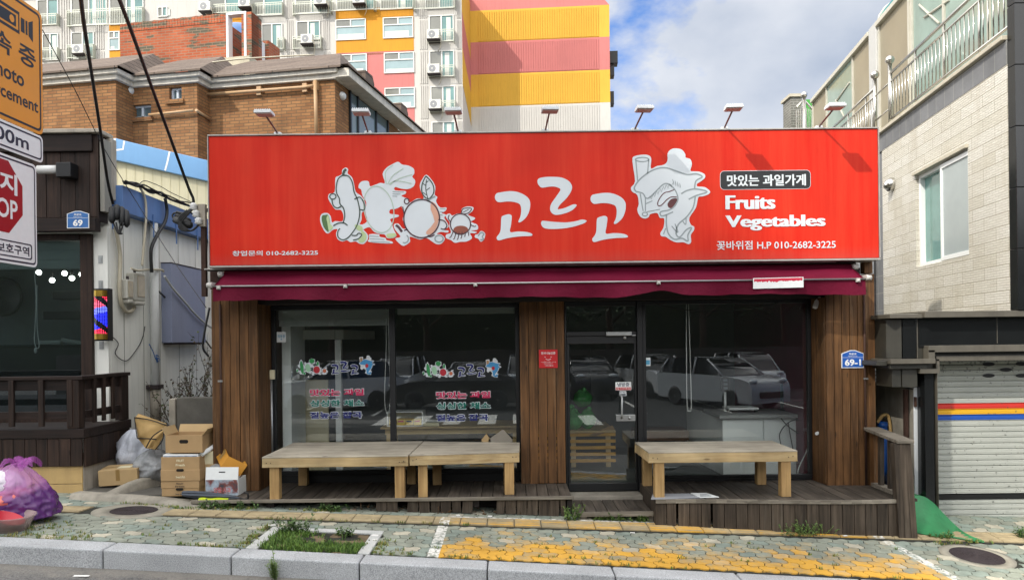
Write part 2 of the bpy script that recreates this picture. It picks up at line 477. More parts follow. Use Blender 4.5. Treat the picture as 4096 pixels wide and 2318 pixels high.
def glass(name,tint,refl=0.1,rough=0.0,edge=0.3,dirt=0.004):
    """window glass: see-through with a mirror coat that grows towards grazing angles"""
    m=bpy.data.materials.new(name);m.use_nodes=True;t=m.node_tree;t.nodes.clear()
    o=N(t,"ShaderNodeOutputMaterial");tr=N(t,"ShaderNodeBsdfTransparent");gl=N(t,"ShaderNodeBsdfGlossy",i_Roughness=rough)
    tr.inputs[0].default_value=(*lin(tint),1);gl.inputs[0].default_value=(0.93,0.97,1.0,1)
    lw=N(t,"ShaderNodeLayerWeight",i_Blend=edge)
    fac=mth(t,'MULTIPLY_ADD',lw.outputs["Fresnel"],0.55);t.nodes[-1].inputs[2].default_value=refl
    tcn=N(t,"ShaderNodeTexCoord");nz=N(t,"ShaderNodeTexNoise",i_Scale=0.9,i_Detail=2.0);t.links.new(tcn.outputs["Object"],nz.inputs["Vector"])
    bn=N(t,"ShaderNodeBump",i_Strength=0.03,i_Distance=0.03);t.links.new(nz.outputs["Fac"],bn.inputs["Height"]);t.links.new(bn.outputs[0],gl.inputs["Normal"])
    mx=N(t,"ShaderNodeMixShader");t.links.new(fac,mx.inputs[0]);t.links.new(tr.outputs[0],mx.inputs[1]);t.links.new(gl.outputs[0],mx.inputs[2])
    df=N(t,"ShaderNodeBsdfDiffuse");df.inputs[0].default_value=(0.5,0.52,0.5,1)
    mx2=N(t,"ShaderNodeMixShader",i_0=dirt);t.links.new(mx.outputs[0],mx2.inputs[1]);t.links.new(df.outputs[0],mx2.inputs[2])
    t.links.new(mx2.outputs[0],o.inputs[0])
    return m
# ================================================================= the ground
def gk(X):X=max(-11,min(11,X));return-0.128-0.061*X
def gd(X):X=max(-11,min(11,X));return-0.080-0.0403*X
def g(X,Y):
    t=max(0.0,min(1.35,(Y-6.95)/1.8))
    return gk(X)*(1-t)+gd(X)*t
def sstep(t):t=max(0,min(1,t));return t*t*(3-2*t)
def groad(X,Y):
    a=sstep((Y+3)/8.0)
    return (gk(X)-0.17)*a+(-0.40)*(1-a)
def asphalt(nm,c):
    m,t,b=newmat(nm)
    col,mp,nz=noise_col(t,lin(c),0.28,1.4)
    tcn=N(t,"ShaderNodeTexCoord")
    v=N(t,"ShaderNodeTexVoronoi",i_Scale=95.0);t.links.new(tcn.outputs["Object"],v.inputs["Vector"])
    sp=N(t,"ShaderNodeMapRange",i_1=0.0,i_2=1.0,i_3=0.45,i_4=1.65);t.links.new(v.outputs["Color"],sp.inputs[0])
    hv=N(t,"ShaderNodeHueSaturation");t.links.new(col,hv.inputs["Color"]);t.links.new(sp.outputs[0],hv.inputs["Value"])
    # dust and grit gathered along the kerb
    geo=N(t,"ShaderNodeNewGeometry");sp2=N(t,"ShaderNodeSeparateXYZ");t.links.new(geo.outputs["Position"],sp2.inputs[0])
    gy_=N(t,"ShaderNodeMapRange",i_1=6.3,i_2=6.95,i_3=-.25,i_4=.35);t.links.new(sp2.outputs["Y"],gy_.inputs[0])
    gn_=N(t,"ShaderNodeTexNoise",i_Scale=5.0,i_Detail=7.0,i_Roughness=.7);t.links.new(geo.outputs["Position"],gn_.inputs["Vector"])
    gf_=N(t,"ShaderNodeMapRange",i_1=.55,i_2=.8,i_3=0,i_4=.5);t.links.new(mth(t,'ADD',gn_.outputs["Fac"],gy_.outputs[0]),gf_.inputs[0])
    t.links.new(mixc(t,gf_.outputs[0],hv.outputs[0],lin("89847a")),b.inputs["Base Color"]);b.inputs["Roughness"].default_value=0.9
    bump(t,b,v.outputs["Distance"],0.6,0.012)
    return m
M_road=asphalt("asphalt","5f5e5c");M_park=asphalt("shade_dark_asphalt","232425")  # car park copy: darker tone stands for shaded ground reflected in the glass
mb=MB()
xs=[-60,-30,-16,-11,-9,-7,-5,-3,-1,1,3,5,7,9,11,16,30,60]
ys=[-70,-40,-20,-12,-8,-6,-4,-2,0,2,4,5,6,6.9495]
mb.grid(lambda u,v:(xs[round(u*17)],ys[round(v*13)],groad(xs[round(u*17)],ys[round(v*13)])),17,13,sm=True)
mb.build("road",M_road,kind="structure")
mb=MB()
mb.poly3([(-40,-15.4,-0.399),(40,-15.4,-0.399),(40,-4.4,-0.399),(-40,-4.4,-0.399)]);mb.grid(lambda u,v:(-12+24*u,-4.4+8*v,groad(-12+24*u,-4.4+8*v)+.004),24,16)
mb.build("car_park",M_park,kind="structure")
# white bay lines of the car park across the road
M_line=mat("white_road_paint","c8c8c2",0.8,0.25,8)
mb=MB()
for X in (-12.6,-9.9,-7.2,-4.5,4.2,6.9,9.6,12.3):
    mb.poly3([(X-.06,-9.6,-0.394),(X+.06,-9.6,-0.394),(X+.06,-4.6,-0.394),(X-.06,-4.6,-0.394)])
for k in range(7):
    X=-4+k*1.0
    mb.grid(lambda u,v:(X+.5*u,-4.2+2.7*v,groad(X+.5*u,-4.2+2.7*v)+.009),1,10)
mb.build("road_markings",M_line,kind="structure")
# kerb stones
def granite(name,c,v=0.3):
    m,t,b=newmat(name)
    col,mp,nz=noise_col(t,lin(c),0.16,2.2)
    tcn=N(t,"ShaderNodeTexCoord")
    n2_=N(t,"ShaderNodeTexNoise",i_Scale=120.0,i_Detail=4.0);t.links.new(tcn.outputs["Object"],n2_.inputs["Vector"])
    sp=N(t,"ShaderNodeMapRange",i_1=0.3,i_2=0.7,i_3=1-v,i_4=1+v);t.links.new(n2_.outputs["Fac"],sp.inputs[0])
    hv=N(t,"ShaderNodeHueSaturation");t.links.new(col,hv.inputs["Color"]);t.links.new(sp.outputs[0],hv.inputs["Value"])
    # dark dirt under the lip and at random
    n3=N(t,"ShaderNodeTexNoise",i_Scale=1.7,i_Detail=8.0,i_Roughness=0.75);t.links.new(tcn.outputs["Object"],n3.inputs["Vector"])
    mr=N(t,"ShaderNodeMapRange",i_1=0.56,i_2=0.74,i_3=0.0,i_4=0.55);t.links.new(n3.outputs["Fac"],mr.inputs[0])
    c2=mixc(t,mr.outputs[0],hv.outputs[0],tuple(x*0.4 for x in lin(c)))
    t.links.new(c2,b.inputs["Base Color"]);b.inputs["Roughness"].default_value=0.82
    bump(t,b,n2_.outputs["Fac"],0.25,0.004)
    return m
M_kerb=granite("granite_kerb","a3a6a8",.42)
mb=MB()
edges=[-11.9+1.165*k for k in range(22)]
off=-4.0-edges[[abs(e+4.0) for e in edges].index(min(abs(e+4.0) for e in edges))]
for k in range(21):
    a=edges[k]+0.005;c=edges[k+1]-0.005
    j=R.uniform(-.006,.006)
    P=[]
    for z,o in ((-0.4,0),(0,0)):
        for X,Y in ((a,6.95+j),(c,6.95+j),(c,7.22),(a,7.22)):
            P.append((X,Y,gk(X)+z))
    mb.hexa(P)
mb.build("kerb",M_kerb,bevel=0.018,bseg=3,kind="structure")
# pavement: interlocking pavers, one little island each
def pavemat(name,c,var):
    m,t,b=newmat(name)
    geo=N(t,"ShaderNodeNewGeometry");tcn=N(t,"ShaderNodeTexCoord")
    col,mp,nz=noise_col(t,lin(c),0.22,9.0,detail=8)
    hv=N(t,"ShaderNodeHueSaturation");t.links.new(col,hv.inputs["Color"])
    mr=N(t,"ShaderNodeMapRange",i_3=1-var,i_4=1+var);t.links.new(geo.outputs["Random Per Island"],mr.inputs[0]);t.links.new(mr.outputs[0],hv.inputs["Value"])
    # worn yellow and white paint, where the bay is marked out
    sp=N(t,"ShaderNodeSeparateXYZ");t.links.new(geo.outputs["Position"],sp.inputs[0])
    X,Y=sp.outputs["X"],sp.outputs["Y"]
    pn=N(t,"ShaderNodeTexNoise",i_Scale=2.1,i_Detail=7.0,i_Roughness=0.72);t.links.new(geo.outputs["Position"],pn.inputs["Vector"])
    pf=N(t,"ShaderNodeTexNoise",i_Scale=24.0,i_Detail=4.0);t.links.new(geo.outputs["Position"],pf.inputs["Vector"])
    inx=mth(t,'MULTIPLY',mth(t,'GREATER_THAN',X,-0.72),mth(t,'LESS_THAN',mth(t,'ADD',X,mth(t,'MULTIPLY',Y,0.145)),5.2))
    iny=mth(t,'LESS_THAN',Y,8.76)
    ins=mth(t,'MULTIPLY',inx,iny)
    # thick near the kerb, worn off towards the shop
    cov=mth(t,'ADD',mth(t,'ADD',pn.outputs["Fac"],mth(t,'MULTIPLY',mth(t,'SUBTRACT',pf.outputs["Fac"],0.5),0.28)),
              mth(t,'MULTIPLY',mth(t,'SUBTRACT',7.75,Y),0.5))
    isl=mth(t,'MULTIPLY',mth(t,'SUBTRACT',geo.outputs["Random Per Island"],0.5),0.34)
    cov=mth(t,'ADD',cov,isl)
    tact=mth(t,'MULTIPLY',mth(t,'GREATER_THAN',Y,8.43),0.40)
    cov=mth(t,'ADD',cov,tact)
    fac=N(t,"ShaderNodeMapRange",i_1=0.36,i_2=0.72);t.links.new(cov,fac.inputs[0])
    fy=mth(t,'MULTIPLY',mth(t,'MULTIPLY',fac.outputs[0],ins),0.93)
    c1=mixc(t,fy,hv.outputs[0],lin("cf9c2e"))
    def band(v,lo,hi):return mth(t,'MULTIPLY',mth(t,'GREATER_THAN',v,lo),mth(t,'LESS_THAN',v,hi))
    w1=mth(t,'MULTIPLY',band(X,-0.83,-0.72),iny)
    w2=mth(t,'MULTIPLY',band(Y,8.735,8.785),inx)
    w3=mth(t,'MULTIPLY',band(mth(t,'ADD',X,mth(t,'MULTIPLY',Y,0.145)),5.2,5.31),iny)
    wsum=mth(t,'ADD',mth(t,'ADD',w1,w2),w3,True)
    wn=N(t,"ShaderNodeMapRange",i_1=0.43,i_2=0.54);t.links.new(mth(t,'ADD',mth(t,'MULTIPLY',pn.outputs["Fac"],0.55),mth(t,'MULTIPLY',pf.outputs["Fac"],0.45)),wn.inputs[0])
    c2=mixc(t,mth(t,'MULTIPLY',wsum,wn.outputs[0]),c1,lin("dad9d2"))
    dn=N(t,"ShaderNodeTexNoise",i_Scale=1.3,i_Detail=8.0,i_Roughness=0.72);t.links.new(geo.outputs["Position"],dn.inputs["Vector"])
    dr=N(t,"ShaderNodeMapRange",i_1=0.35,i_2=0.68,i_3=0.82,i_4=1.2);t.links.new(dn.outputs["Fac"],dr.inputs[0])
    hd=N(t,"ShaderNodeHueSaturation");t.links.new(c2,hd.inputs["Color"]);t.links.new(dr.outputs[0],hd.inputs["Value"]);c2=hd.outputs[0]
    t.links.new(c2,b.inputs["Base Color"]);b.inputs["Roughness"].default_value=0.88
    gn=N(t,"ShaderNodeTexNoise",i_Scale=120.0,i_Detail=3.0);t.links.new(tcn.outputs["Object"],gn.inputs["Vector"])
    bump(t,b,gn.outputs["Fac"],0.35,0.004)
    return m
M_pave=[pavemat("green_grey_paver","868b7e",0.09),pavemat("cream_paver","aea997",0.08),pavemat("beige_guide_tile","9f9070",0.1),pavemat("grey_green_paver","7f8a80",0.1)]
PW,PH=0.168,0.138
def warp(x,y):return (x+0.013*math.sin(2*math.pi*y/PH)*(1 if int(math.floor(x/PW*2+.5)) % 2 else-1),
                        y+0.016*math.sin(2*math.pi*(x/PW)))
PIT=(-2.56,-1.36,7.22,8.06)
mb=MB()
def manhole_near(x,y):
    return math.hypot(x+4.27,y-8.6) <0.33 or math.hypot(x-4.81,y-7.96) <0.35
for j in range(-1,19):
    y0=7.24+j*PH
    for i in range(-56,56):
        x0=(i+0.5*(j % 2))*PW
        if y0+PH <7.25 or y0 >9.75:continue
        cx,cy=x0+PW/2,y0+PH/2
        if 8.39 <cy <8.81:continue
        if PIT[0] <cx <PIT[1] and cy <PIT[3]:continue
        if manhole_near(cx,cy):continue
        pts=[]
        for k in range(5):pts.append((x0+PW*k/5,y0))
        for k in range(4):pts.append((x0+PW,y0+PH*k/4))
        for k in range(5):pts.append((x0+PW*(1-k/5),y0+PH))
        for k in range(4):pts.append((x0,y0+PH*(1-k/4)))
        w=[warp(*p) for p in pts]
        sx=math.sin(2*math.pi*(j % 2)*.5)
        mxx=sum(p[0] for p in w)/len(w);myy=sum(p[1] for p in w)/len(w)
        tx,ty,tz=R.uniform(-.008,.008),R.uniform(-.008,.008),R.uniform(-.0018,.0018)
        top=[]
        for (x,y) in w:
            dxx,dyy=x-mxx,y-myy
            k=1-0.0058/max(0.05,math.hypot(dxx,dyy))
            x,y=mxx+dxx*k,max(7.223,myy+dyy*k)
            if myy <8.5:y=min(y,8.432)
            else:y=max(y,8.758)
            top.append((x,y,g(x,y)+tz+tx*dxx+ty*dyy))
        b=len(mb.v);n=len(top)
        mt=1 if ((i*2+j*5) % 9== 0 and R.random() <.85) else (3 if R.random() <.3 else 0)
        mb.v+= [Vector(p) for p in top]+[Vector((p[0],p[1],p[2]-0.018)) for p in top]
        mb.face(range(b,b+n),None,mt)
        for q in range(n):mb.face((b+q,b+n+q,b+n+(q+1) % n,b+(q+1) % n),None,mt)
# guide tiles with ridges
for i in range(-31,31):
    x0=i*0.3+0.004;x1=x0+0.292
    if abs(x0+.146+4.27) <.4:continue
    def TZ(x,y,h):return (x,y,g(x,y)+h)
    mb.hexa([TZ(x0,8.44,-.02),TZ(x1,8.44,-.02),TZ(x1,8.75,-.02),TZ(x0,8.75,-.02),
             TZ(x0,8.44,0.001),TZ(x1,8.44,0.001),TZ(x1,8.75,0.001),TZ(x0,8.75,0.001)],2)
    for k in range(4):
        yy=8.468+k*0.072
        mb.hexa([TZ(x0+.01,yy,0),TZ(x1-.01,yy,0),TZ(x1-.01,yy+.036,0),TZ(x0+.01,yy+.036,0),
                 TZ(x0+.012,yy+.006,.006),TZ(x1-.012,yy+.006,.006),TZ(x1-.012,yy+.03,.006),TZ(x0+.012,yy+.03,.006)],2)
mb.build("pavement",M_pave,kind="structure")
M_joint=mat("joint_sand","26271f",0.95,0.4,5)
mb=MB()
gx=[-11+k*0.5 for k in range(45)];gy=[7.2+k*0.2 for k in range(15)]
mb.grid(lambda u,v:(gx[round(u*44)],gy[round(v*14)],g(gx[round(u*44)],gy[round(v*14)])-0.011),44,14,sm=True)
mb.build("pavement_bed",M_joint,kind="structure")
# soil under the buildings and the yard between them, as far as the horizon
M_soil=mat("bare_ground","6d6a62",0.95,0.25,1.5,bmp=0.3)
mb=MB()
fx=[-900,-60,-16,-11,-7,-5,-3,0,3,5,7,11,16,60,900];fy=[9.9,12,16,24,60,120,1500]
mb.grid(lambda u,v:(fx[round(u*14)],fy[round(v*6)],g(fx[round(u*14)],9.4)-0.06),14,6,sm=True)
mb.build("ground",M_soil,kind="structure")
M_far=mat("far_ground","5b5a56",0.95,0.2,0.3)
mb=MB()
mb.poly3([(-1500,-1500,-1.3),(1500,-1500,-1.3),(1500,1500,-1.3),(-1500,1500,-1.3)])
mb.build("terrain",M_far,kind="structure")
# concrete lip and slab at the mouth of the alley
M_conc=mat("rough_concrete","8f8a7e",0.9,0.3,4.0,bmp=0.5,bscale=25,grime=0.5)
M_conc2=mat("wet_concrete","57554f",0.85,0.3,3.0,bmp=0.4,bscale=25)
mb=MB()
mb.grid(lambda u,v:(-5.36+u*1.9,9.35+v*5.2,0.135+0.10*v-.03*u+.004*math.sin(9*u+4*v)),8,12)
mb.build("alley_floor",M_conc2,kind="structure")
mb=MB()
def ridge(pts,w,h):
    pts=spline3(pts,5)
    def fn(u,v):
        i=min(len(pts)-1,int(round(u*(len(pts)-1))))
        p=pts[i];q=pts[min(i+1,len(pts)-1)]-pts[max(i-1,0)]
        q.z=0;q.normalize();s_=Vector((-q.y,q.x,0))
        a=(v-.5)*2
        return p+s_*a*w*(1+.15*math.sin(11*u))+UP*(h*(1-abs(a) ** 5)-0.02+.008*mnoise.noise((p.x*6,p.y*6,a)))
    mb.grid(fn,len(pts)-1,8)
ridge([(-5.3,9.27,.12),(-4.9,9.19,.11),(-4.4,9.10,.09),(-3.9,9.0,.06),(-3.45,8.93,.02)],0.13,0.085)
ridge([(-5.0,9.16,-.01),(-4.8,9.6,.12),(-4.6,10.1,.15),(-4.45,10.8,.17)],0.09,0.14)
mb.build("alley_kerb",M_conc,kind="structure")
# tree pit
M_edge=granite("granite_edging","b6b8b5",.22)
mb=MB()
def slab(x0,x1,y0,y1,h):
    mb.hexa([(x0,y0,g(x0,y0)-.1),(x1,y0,g(x1,y0)-.1),(x1,y1,g(x1,y1)-.1),(x0,y1,g(x0,y1)-.1),
             (x0,y0,g(x0,y0)+h),(x1,y0,g(x1,y0)+h),(x1,y1,g(x1,y1)+h),(x0,y1,g(x0,y1)+h)])
slab(-2.54,-2.43,7.225,8.05,.006);slab(-1.48,-1.37,7.225,7.93,.006);slab(-2.425,-1.37,7.94,8.05,.005)
mb.build("tree_pit_edging",M_edge,bevel=.006,kind="structure")
M_dirt=mat("dry_soil","6a5b45",0.95,0.35,9,bmp=0.7,bscale=30)
mb=MB()
mb.grid(lambda u,v:(-2.44+u*.97,7.222+v*.72,g(-2.44+u*.97,7.222+v*.72)-.012+.012*mnoise.noise((u*7,v*6,1))),16,12)
mb.build("pit_soil",M_dirt,kind="structure")
M_grass=[mat("grass_green","44631f",0.7,0.3,14),mat("grass_pale","62802f",0.7,0.3,14),mat("grass_dry","877f44",0.8,0.2,14)]
def tufts(mb,spots,h,n,mats=(0,0,1,2)):
    for (x,y,z,r) in spots:
        for k in range(n):
            a=R.uniform(0,6.28);q=r*math.sqrt(R.random())
            mb.blade((x+q*math.cos(a),y+q*math.sin(a),z),h*R.uniform(.4,1.2),R.uniform(.0022,.0042),h*R.uniform(.2,.9),R.uniform(0,6.28),R.choice(mats))
mb=MB();sp=[]
for k in range(620):
    x,y=R.uniform(-2.43,-1.47),7.23+.70*R.random()
    bare=(x >-2.1) and (7.52 <y) and R.random() <.93
    if bare:continue
    if y >7.5 and x <-2.05 and R.random() <.3:continue
    sp.append((x,y,g(x,y)-.012,.03))
tufts(mb,sp,.055,9,(0,0,0,1,1))
mb.build("grass",M_grass,kind="stuff",label="short green grass in the tree pit by the kerb")
mb=MB();sp=[]
def seam(x0,y0,x1,y1,n,sc=.03):
    for k in range(n):
        t=R.random();x=x0+(x1-x0)*t+R.gauss(0,sc);y=max(7.23,y0+(y1-y0)*t+R.gauss(0,sc))
        sp.append((x,y,g(x,y)-.004,.02))
seam(-2.6,7.25,-2.6,8.1,60);seam(-3.2,7.25,-2.55,7.25,26,.02);seam(-1.3,7.25,-1.3,7.7,34,.03)
seam(-4.9,7.3,-4.1,7.35,60,.06);seam(-4.9,7.9,-4.55,7.5,40,.09);seam(-1.2,7.25,-.9,7.3,12)
seam(-3.9,8.82,-3.0,8.84,90,.05);seam(-2.6,8.86,-2.0,8.86,30,.03);seam(-4.6,8.98,-3.9,8.86,30,.03)
seam(-.72,7.25,1.2,7.25,26,.02);seam(-3,8.43,-.5,8.42,30,.01);seam(4.55,8.3,5.2,8.42,34,.03)
for k in range(60):
    X=R.uniform(-5,4.5);Y=7.24+PH*R.randint(0,6);seam(X,Y,X+.1,Y,2,.01)
tufts(mb,sp,.032,7,(0,1,2,2))
mb.build("joint_weeds",M_grass,kind="stuff",label="sparse low weeds growing in the pavement joints")
# manholes
M_iron=mat("cast_iron","332c2e",0.7,0.25,20,bmp=0.5,bscale=70,spec=.3)
for (x,y,r,lb) in ((-4.27,8.6,.245,"round iron manhole cover in the pavement in front of the cardboard boxes"),
                      (4.81,7.96,.25,"round iron manhole cover in the pavement in front of the roller shutter")):
    z=g(x,y)
    th=thing("manhole_cover",lb,"manhole cover",(x,y,z),"manhole covers in the pavement")
    sx_,sy_=(-.0403*.9-.005),(g(x,y+.1)-g(x,y-.1))/.2
    Mx=Matrix.Translation((x,y,z)) @ Matrix(((1,0,0,0),(0,1,0,0),(-.047,sy_,1,0),(0,0,0,1)))
    mb=MB();kf=1.75 if x <0 else 1.4;mb.lathe([(r*kf,-.03),(r*kf,.001),(r*1.02,.003),(r*1.02,-.03)],Mx,40);mb.build("surround",mat("manhole_mortar","8d897c",.9,.2,6,bmp=.3),th)
    mb=MB();prof=[(r,-.03),(r,.004)]
    rr=r
    while rr >.03:prof+= [(rr-.008,.004),(rr-.010,.0),(rr-.018,.0),(rr-.020,.004)];rr -= .026
    prof.append((1e-4,.004));mb.lathe(prof,Mx,40,sm=False)
    mb.build("lid",M_iron,th)
# ================================================================= the shop
M_clad=wood("stained_cladding","3c2814","7a5634",'z',island=0.2,wear="967d60",wearamt=0.65)
M_black=mat("black_metal","0d0f11",0.45,0.2,8)
M_dark=mat("dark_timber","1d1511",0.7,0.3,8)
M_wallg=mat("grey_render","8a8880",0.9,0.15,2,grime=0.4)
M_alu=mat("brushed_aluminium","a9abaa",0.38,0.1,20,metal=0.85)
M_glass=glass("shop_glass","fbfdfc",refl=0.062)
M_white=mat("white_plastic","d9dad8",0.45,0.06,10)
M_floor_in=mat("interior_floor","4c5553",0.5,0.15,3)
M_in=mat("interior_wall","5b5f60",0.85,0.12,2)
M_inw=mat("interior_white_wall","d5d8d3",0.8,0.08,2)
M_maroon=mat("maroon_paint","5c1330",0.7,0.12,3)
ZD=0.14                                     # deck level
GL,GR=9.95,9.75                           # glass planes, left and right
shop=thing("shop_building","single storey fruit shop clad in brown timber with large dark windows","shop",(0.3,9.7,ZD))
mb=MB()
mb.box(-3.70,-3.52,10.0,14.4,-0.6,4.36);mb.box(4.10,4.34,9.62,14.4,-0.6,4.30)
mb.box(-3.515,4.095,14.2,14.4,-0.6,4.30)
mb.box(-3.515,4.095,9.85,10.1,2.76,4.30)
mb.build("wall",M_wallg,shop)
mb=MB();mb.box(-3.70,4.34,9.62,14.4,4.365,4.42);mb.build("roof",M_wallg,shop)
mb=MB();mb.box(-3.515,4.095,10.105,14.195,2.70,2.757);mb.build("ceiling",M_in,shop)
mb=MB();mb.box(-3.515,4.095,9.9,14.195,-0.05,0.08);mb.build("floor",M_floor_in,shop)
mb=MB();mb.box(-3.51,4.09,13.3,13.4,0.082,2.69);mb.build("interior_wall",M_in,shop)
mb=MB();mb.box(3.86,4.02,9.95,13.29,0.082,2.69);mb.build("side_panel",M_maroon,shop)
# header beam under the awning
mb=MB();mb.box(-3.45,4.09,9.60,9.84,2.44,2.755);mb.build("header_beam",M_dark,shop,bevel=.006)
def planks(mb,x0,x1,n,y,th,z0,z1,gap=.006,jit=.003):
    w=(x1-x0)/n
    for k in range(n):
        j=R.uniform(-jit,jit)
        mb.box(x0+k*w+gap/2,x0+(k+1)*w-gap/2,y+j,y+th,z0+R.uniform(0,.006),z1)
# left pillar
mb=MB();planks(mb,-3.70,-3.13,5,9.42,.03,ZD,2.62)
for k in range(4):
    mb.box(-3.16,-3.128,9.455+k*.14,9.59+k*.14,ZD,2.44)
mb.build("timber_cladding",M_clad,shop,bevel=.003)
mb=MB();planks(mb,0.095,0.665,5,9.68,.03,ZD,2.44)
mb.build("timber_cladding",M_clad,shop,bevel=.003)
mb=MB();planks(mb,3.85,4.335,5,9.38,.03,ZD-.02,2.62)
# the splayed inner face beside the window
n_=2
for k in range(2):
    t0,t1=k/2+.01,(k+1)/2-.01
    A=Vector((3.835,9.40,0));Bq=Vector((3.80,9.72,0))
    p0,p1=A.lerp(Bq,t0),A.lerp(Bq,t1)
    mb.hexa([(p0.x,p0.y,ZD),(p0.x+.03,p0.y,ZD),(p1.x+.03,p1.y,ZD),(p1.x,p1.y,ZD),(p0.x,p0.y,2.44),(p0.x+.03,p0.y,2.44),(p1.x+.03,p1.y,2.44),(p1.x,p1.y,2.44)])
mb.build("timber_cladding",M_clad,shop,bevel=.003)
mb=MB();mb.box(4.345,4.46,9.40,9.55,-.35,2.72);mb.box(4.35,4.45,9.42,9.54,2.73,2.95);mb.build("corner_post",M_clad,shop,bevel=.004)
# sills and kick boards below the glass
mb=MB();mb.box(-3.12,.09,GL-.02,GL+.1,0.02,0.24);mb.box(0.82+.83,3.80,GR-.02,GR+.08,0.02,0.165);mb.build("sill",M_black,shop,bevel=.004)
def window(parent,x0,x1,z0,z1,y,fr=.05,dep=.07,mulls=(),mullw=.06,mat_f=M_black,g=M_glass):
    w=MB()
    w.box(x0,x1,y-dep/2,y+dep/2,z1-fr,z1);w.box(x0,x1,y-dep/2,y+dep/2,z0,z0+fr)
    w.box(x0,x0+fr,y-dep/2,y+dep/2,z0+fr,z1-fr);w.box(x1-fr,x1,y-dep/2,y+dep/2,z0+fr,z1-fr)
    for mxx in mulls:w.box(mxx-mullw/2,mxx+mullw/2,y-dep/2,y+dep/2,z0+fr,z1-fr)
    f=w.build("window",mat_f,parent,bevel=.004)
    xs_=[x0+fr]+sorted(mulls)+[x1-fr]
    for i in range(len(xs_)-1):
        a=xs_[i]+(mullw/2 if i else 0);c=xs_[i+1]-(mullw/2 if i <len(xs_)-2 else 0)
        p=MB();p.box(a,c,y-.004,y+.004,z0+fr,z1-fr);p.build("pane",g,f)
    return f
window(shop,-3.122,.092,.245,2.435,GL,mulls=(-1.555,),mullw=.075)
window(shop,1.655,3.80,.17,2.435,GR,fr=.045)
# door
DX0,DX1=.672,1.60
mb=MB()
mb.box(.668,.69,9.70,9.80,.02,2.435);mb.box(1.585,1.65,9.68,9.80,.02,2.435);mb.box(.692,1.583,9.71,9.79,2.375,2.435);mb.box(.692,1.583,9.71,9.79,2.0,2.055)
dfr=mb.build("door_frame",M_black,shop,bevel=.004)
mb=MB();mb.box(.692,1.583,9.746,9.752,2.056,2.374);mb.build("pane",M_glass,dfr)
mb=MB();mb.box(.695,1.58,9.725,9.775,.03,.13);mb.box(.695,1.58,9.725,9.775,1.90,1.995);mb.box(.695,.725,9.725,9.775,.131,1.899);mb.box(1.552,1.58,9.725,9.775,.131,1.899)
door=mb.build("door",M_black,shop,bevel=.004)
mb=MB();mb.box(.726,1.551,9.746,9.754,.131,1.899);mb.build("pane",M_glass,door)
Hd=WF
q=zm(2000,1100,1.456)
p=at(*q(733,830),9.70)
mb=MB();mb.box(p.x-.125,p.x+.12,9.69,9.724,p.z-.04,p.z+.04)
mb.tube([(p.x-.06,9.66,p.z),(p.x-.06,9.63,p.z+.02),(p.x-.055,9.63,p.z+.25),(p.x-.055,9.66,p.z+.29),(p.x-.05,9.72,p.z+.29)],.013,8)
mb.ball((p.x+.045,9.685,p.z+.002),.022,10)
mb.build("handle",M_alu,door,bevel=.004)
pa,pb=at(*q(618,341),9.68),at(*q(790,341),9.68)
mb=MB();mb.box(pa.x,pb.x-.05,9.66,9.72,pa.z-.025,pa.z+.025);mb.box(pb.x-.05,pb.x,9.65,9.67,pa.z-.03,pa.z-.015);mb.build("door_closer",M_alu,door,bevel=.004)
mb=MB();c=at(*q(727,363),9.715);mb.lathe([(.022,0),(.022,.01),(.004,.012)],Matrix.Translation(c) @ Matrix.Rotation(math.pi/2,4,'X'),16);mb.build("lock",M_alu,door)
# stickers on the glass and plates on the timber
M_stick=mat("white_sticker","dfe3e2",0.5,0.04,20);M_red=mat("red_sticker","c2161d",0.5,0.06,20)
M_ink=mat("dark_ink","1c2a45",0.6,0.05,20);M_blueink=mat("blue_sticker","4f9cc0",0.5,0.05,20);M_plw=mat("sign_white","e9ebea",0.4,0.03,20)
def fuv(F,zf,x,y):return F.uv(*zf(x,y))
FG=Fr(0,9.722);FW=Fr(0,GR-.006)
def sticker(name,label,F,zf,x0,y0,x1,y1,m,th_=.003,r=.006,base=0.0):
    a0,zt=fuv(F,zf,x0,y0);a1,zb=fuv(F,zf,x1,y1)
    t=thing(name,label,"sticker",F.p((a0+a1)/2,zb,base))
    s=MB();s.poly(F,rrect(a0,a1,zb,zt,r,3),base,base+th_);s.build("sheet",m,t)
    return t,a0,a1,zb,zt
t,a0,a1,zb,zt=sticker("door_sticker","white and red air conditioning notice stuck on the door glass",FG,q,673,622,766,669,M_stick,base=-.022)
s=MB();h=zt-zb;s.poly(FG,rrect(a0+.004,a1-.004,zb+.004,zb+h*.36,.004,2),-.0185,-.0175,0);s.build("band",M_red,t)
s=MB();text(s,FG,"냉방중",a0+.025,zb+h*.47,a1-.025,zb+h*.93,-.0175,.02);s.build("lettering",M_ink,t)
s=MB();text(s,FG,"문을 꼭 닫아주세요",a0+.01,zb+h*.10,a1-.01,zb+h*.3,-.0165,.01);s.build("lettering",M_stick,t)
t,a0,a1,zb,zt=sticker("door_sticker","small black and white notice below the air conditioning notice",FG,q,698,674,737,702,M_stick,base=-.022)
s=MB();h=zt-zb;s.poly(FG,rrect(a0+.006,a1-.006,zb+.006,zb+h*.42,.003,2),-.0185,-.0175);text(s,FG,"당기세요",a0+.006,zb+h*.52,a1-.006,zb+h*.92,-.0175,.02);s.build("lettering",M_ink,t)
t,a0,a1,zb,zt=sticker("window_sticker","pale blue square sticker on the right-hand shop window",FW,q,828,480,876,527,M_stick)
s=MB();h=zt-zb;s.poly(FW,[(a0+.03,zb+.015),(a1-.006,zb+.015),(a1-.006,zt-.03),(a0+.03,zt-.03)],.003,.004);s.build("print",M_blueink,t)
ql=zm(800,1100,1.456);FL=Fr(0,GL-.006)
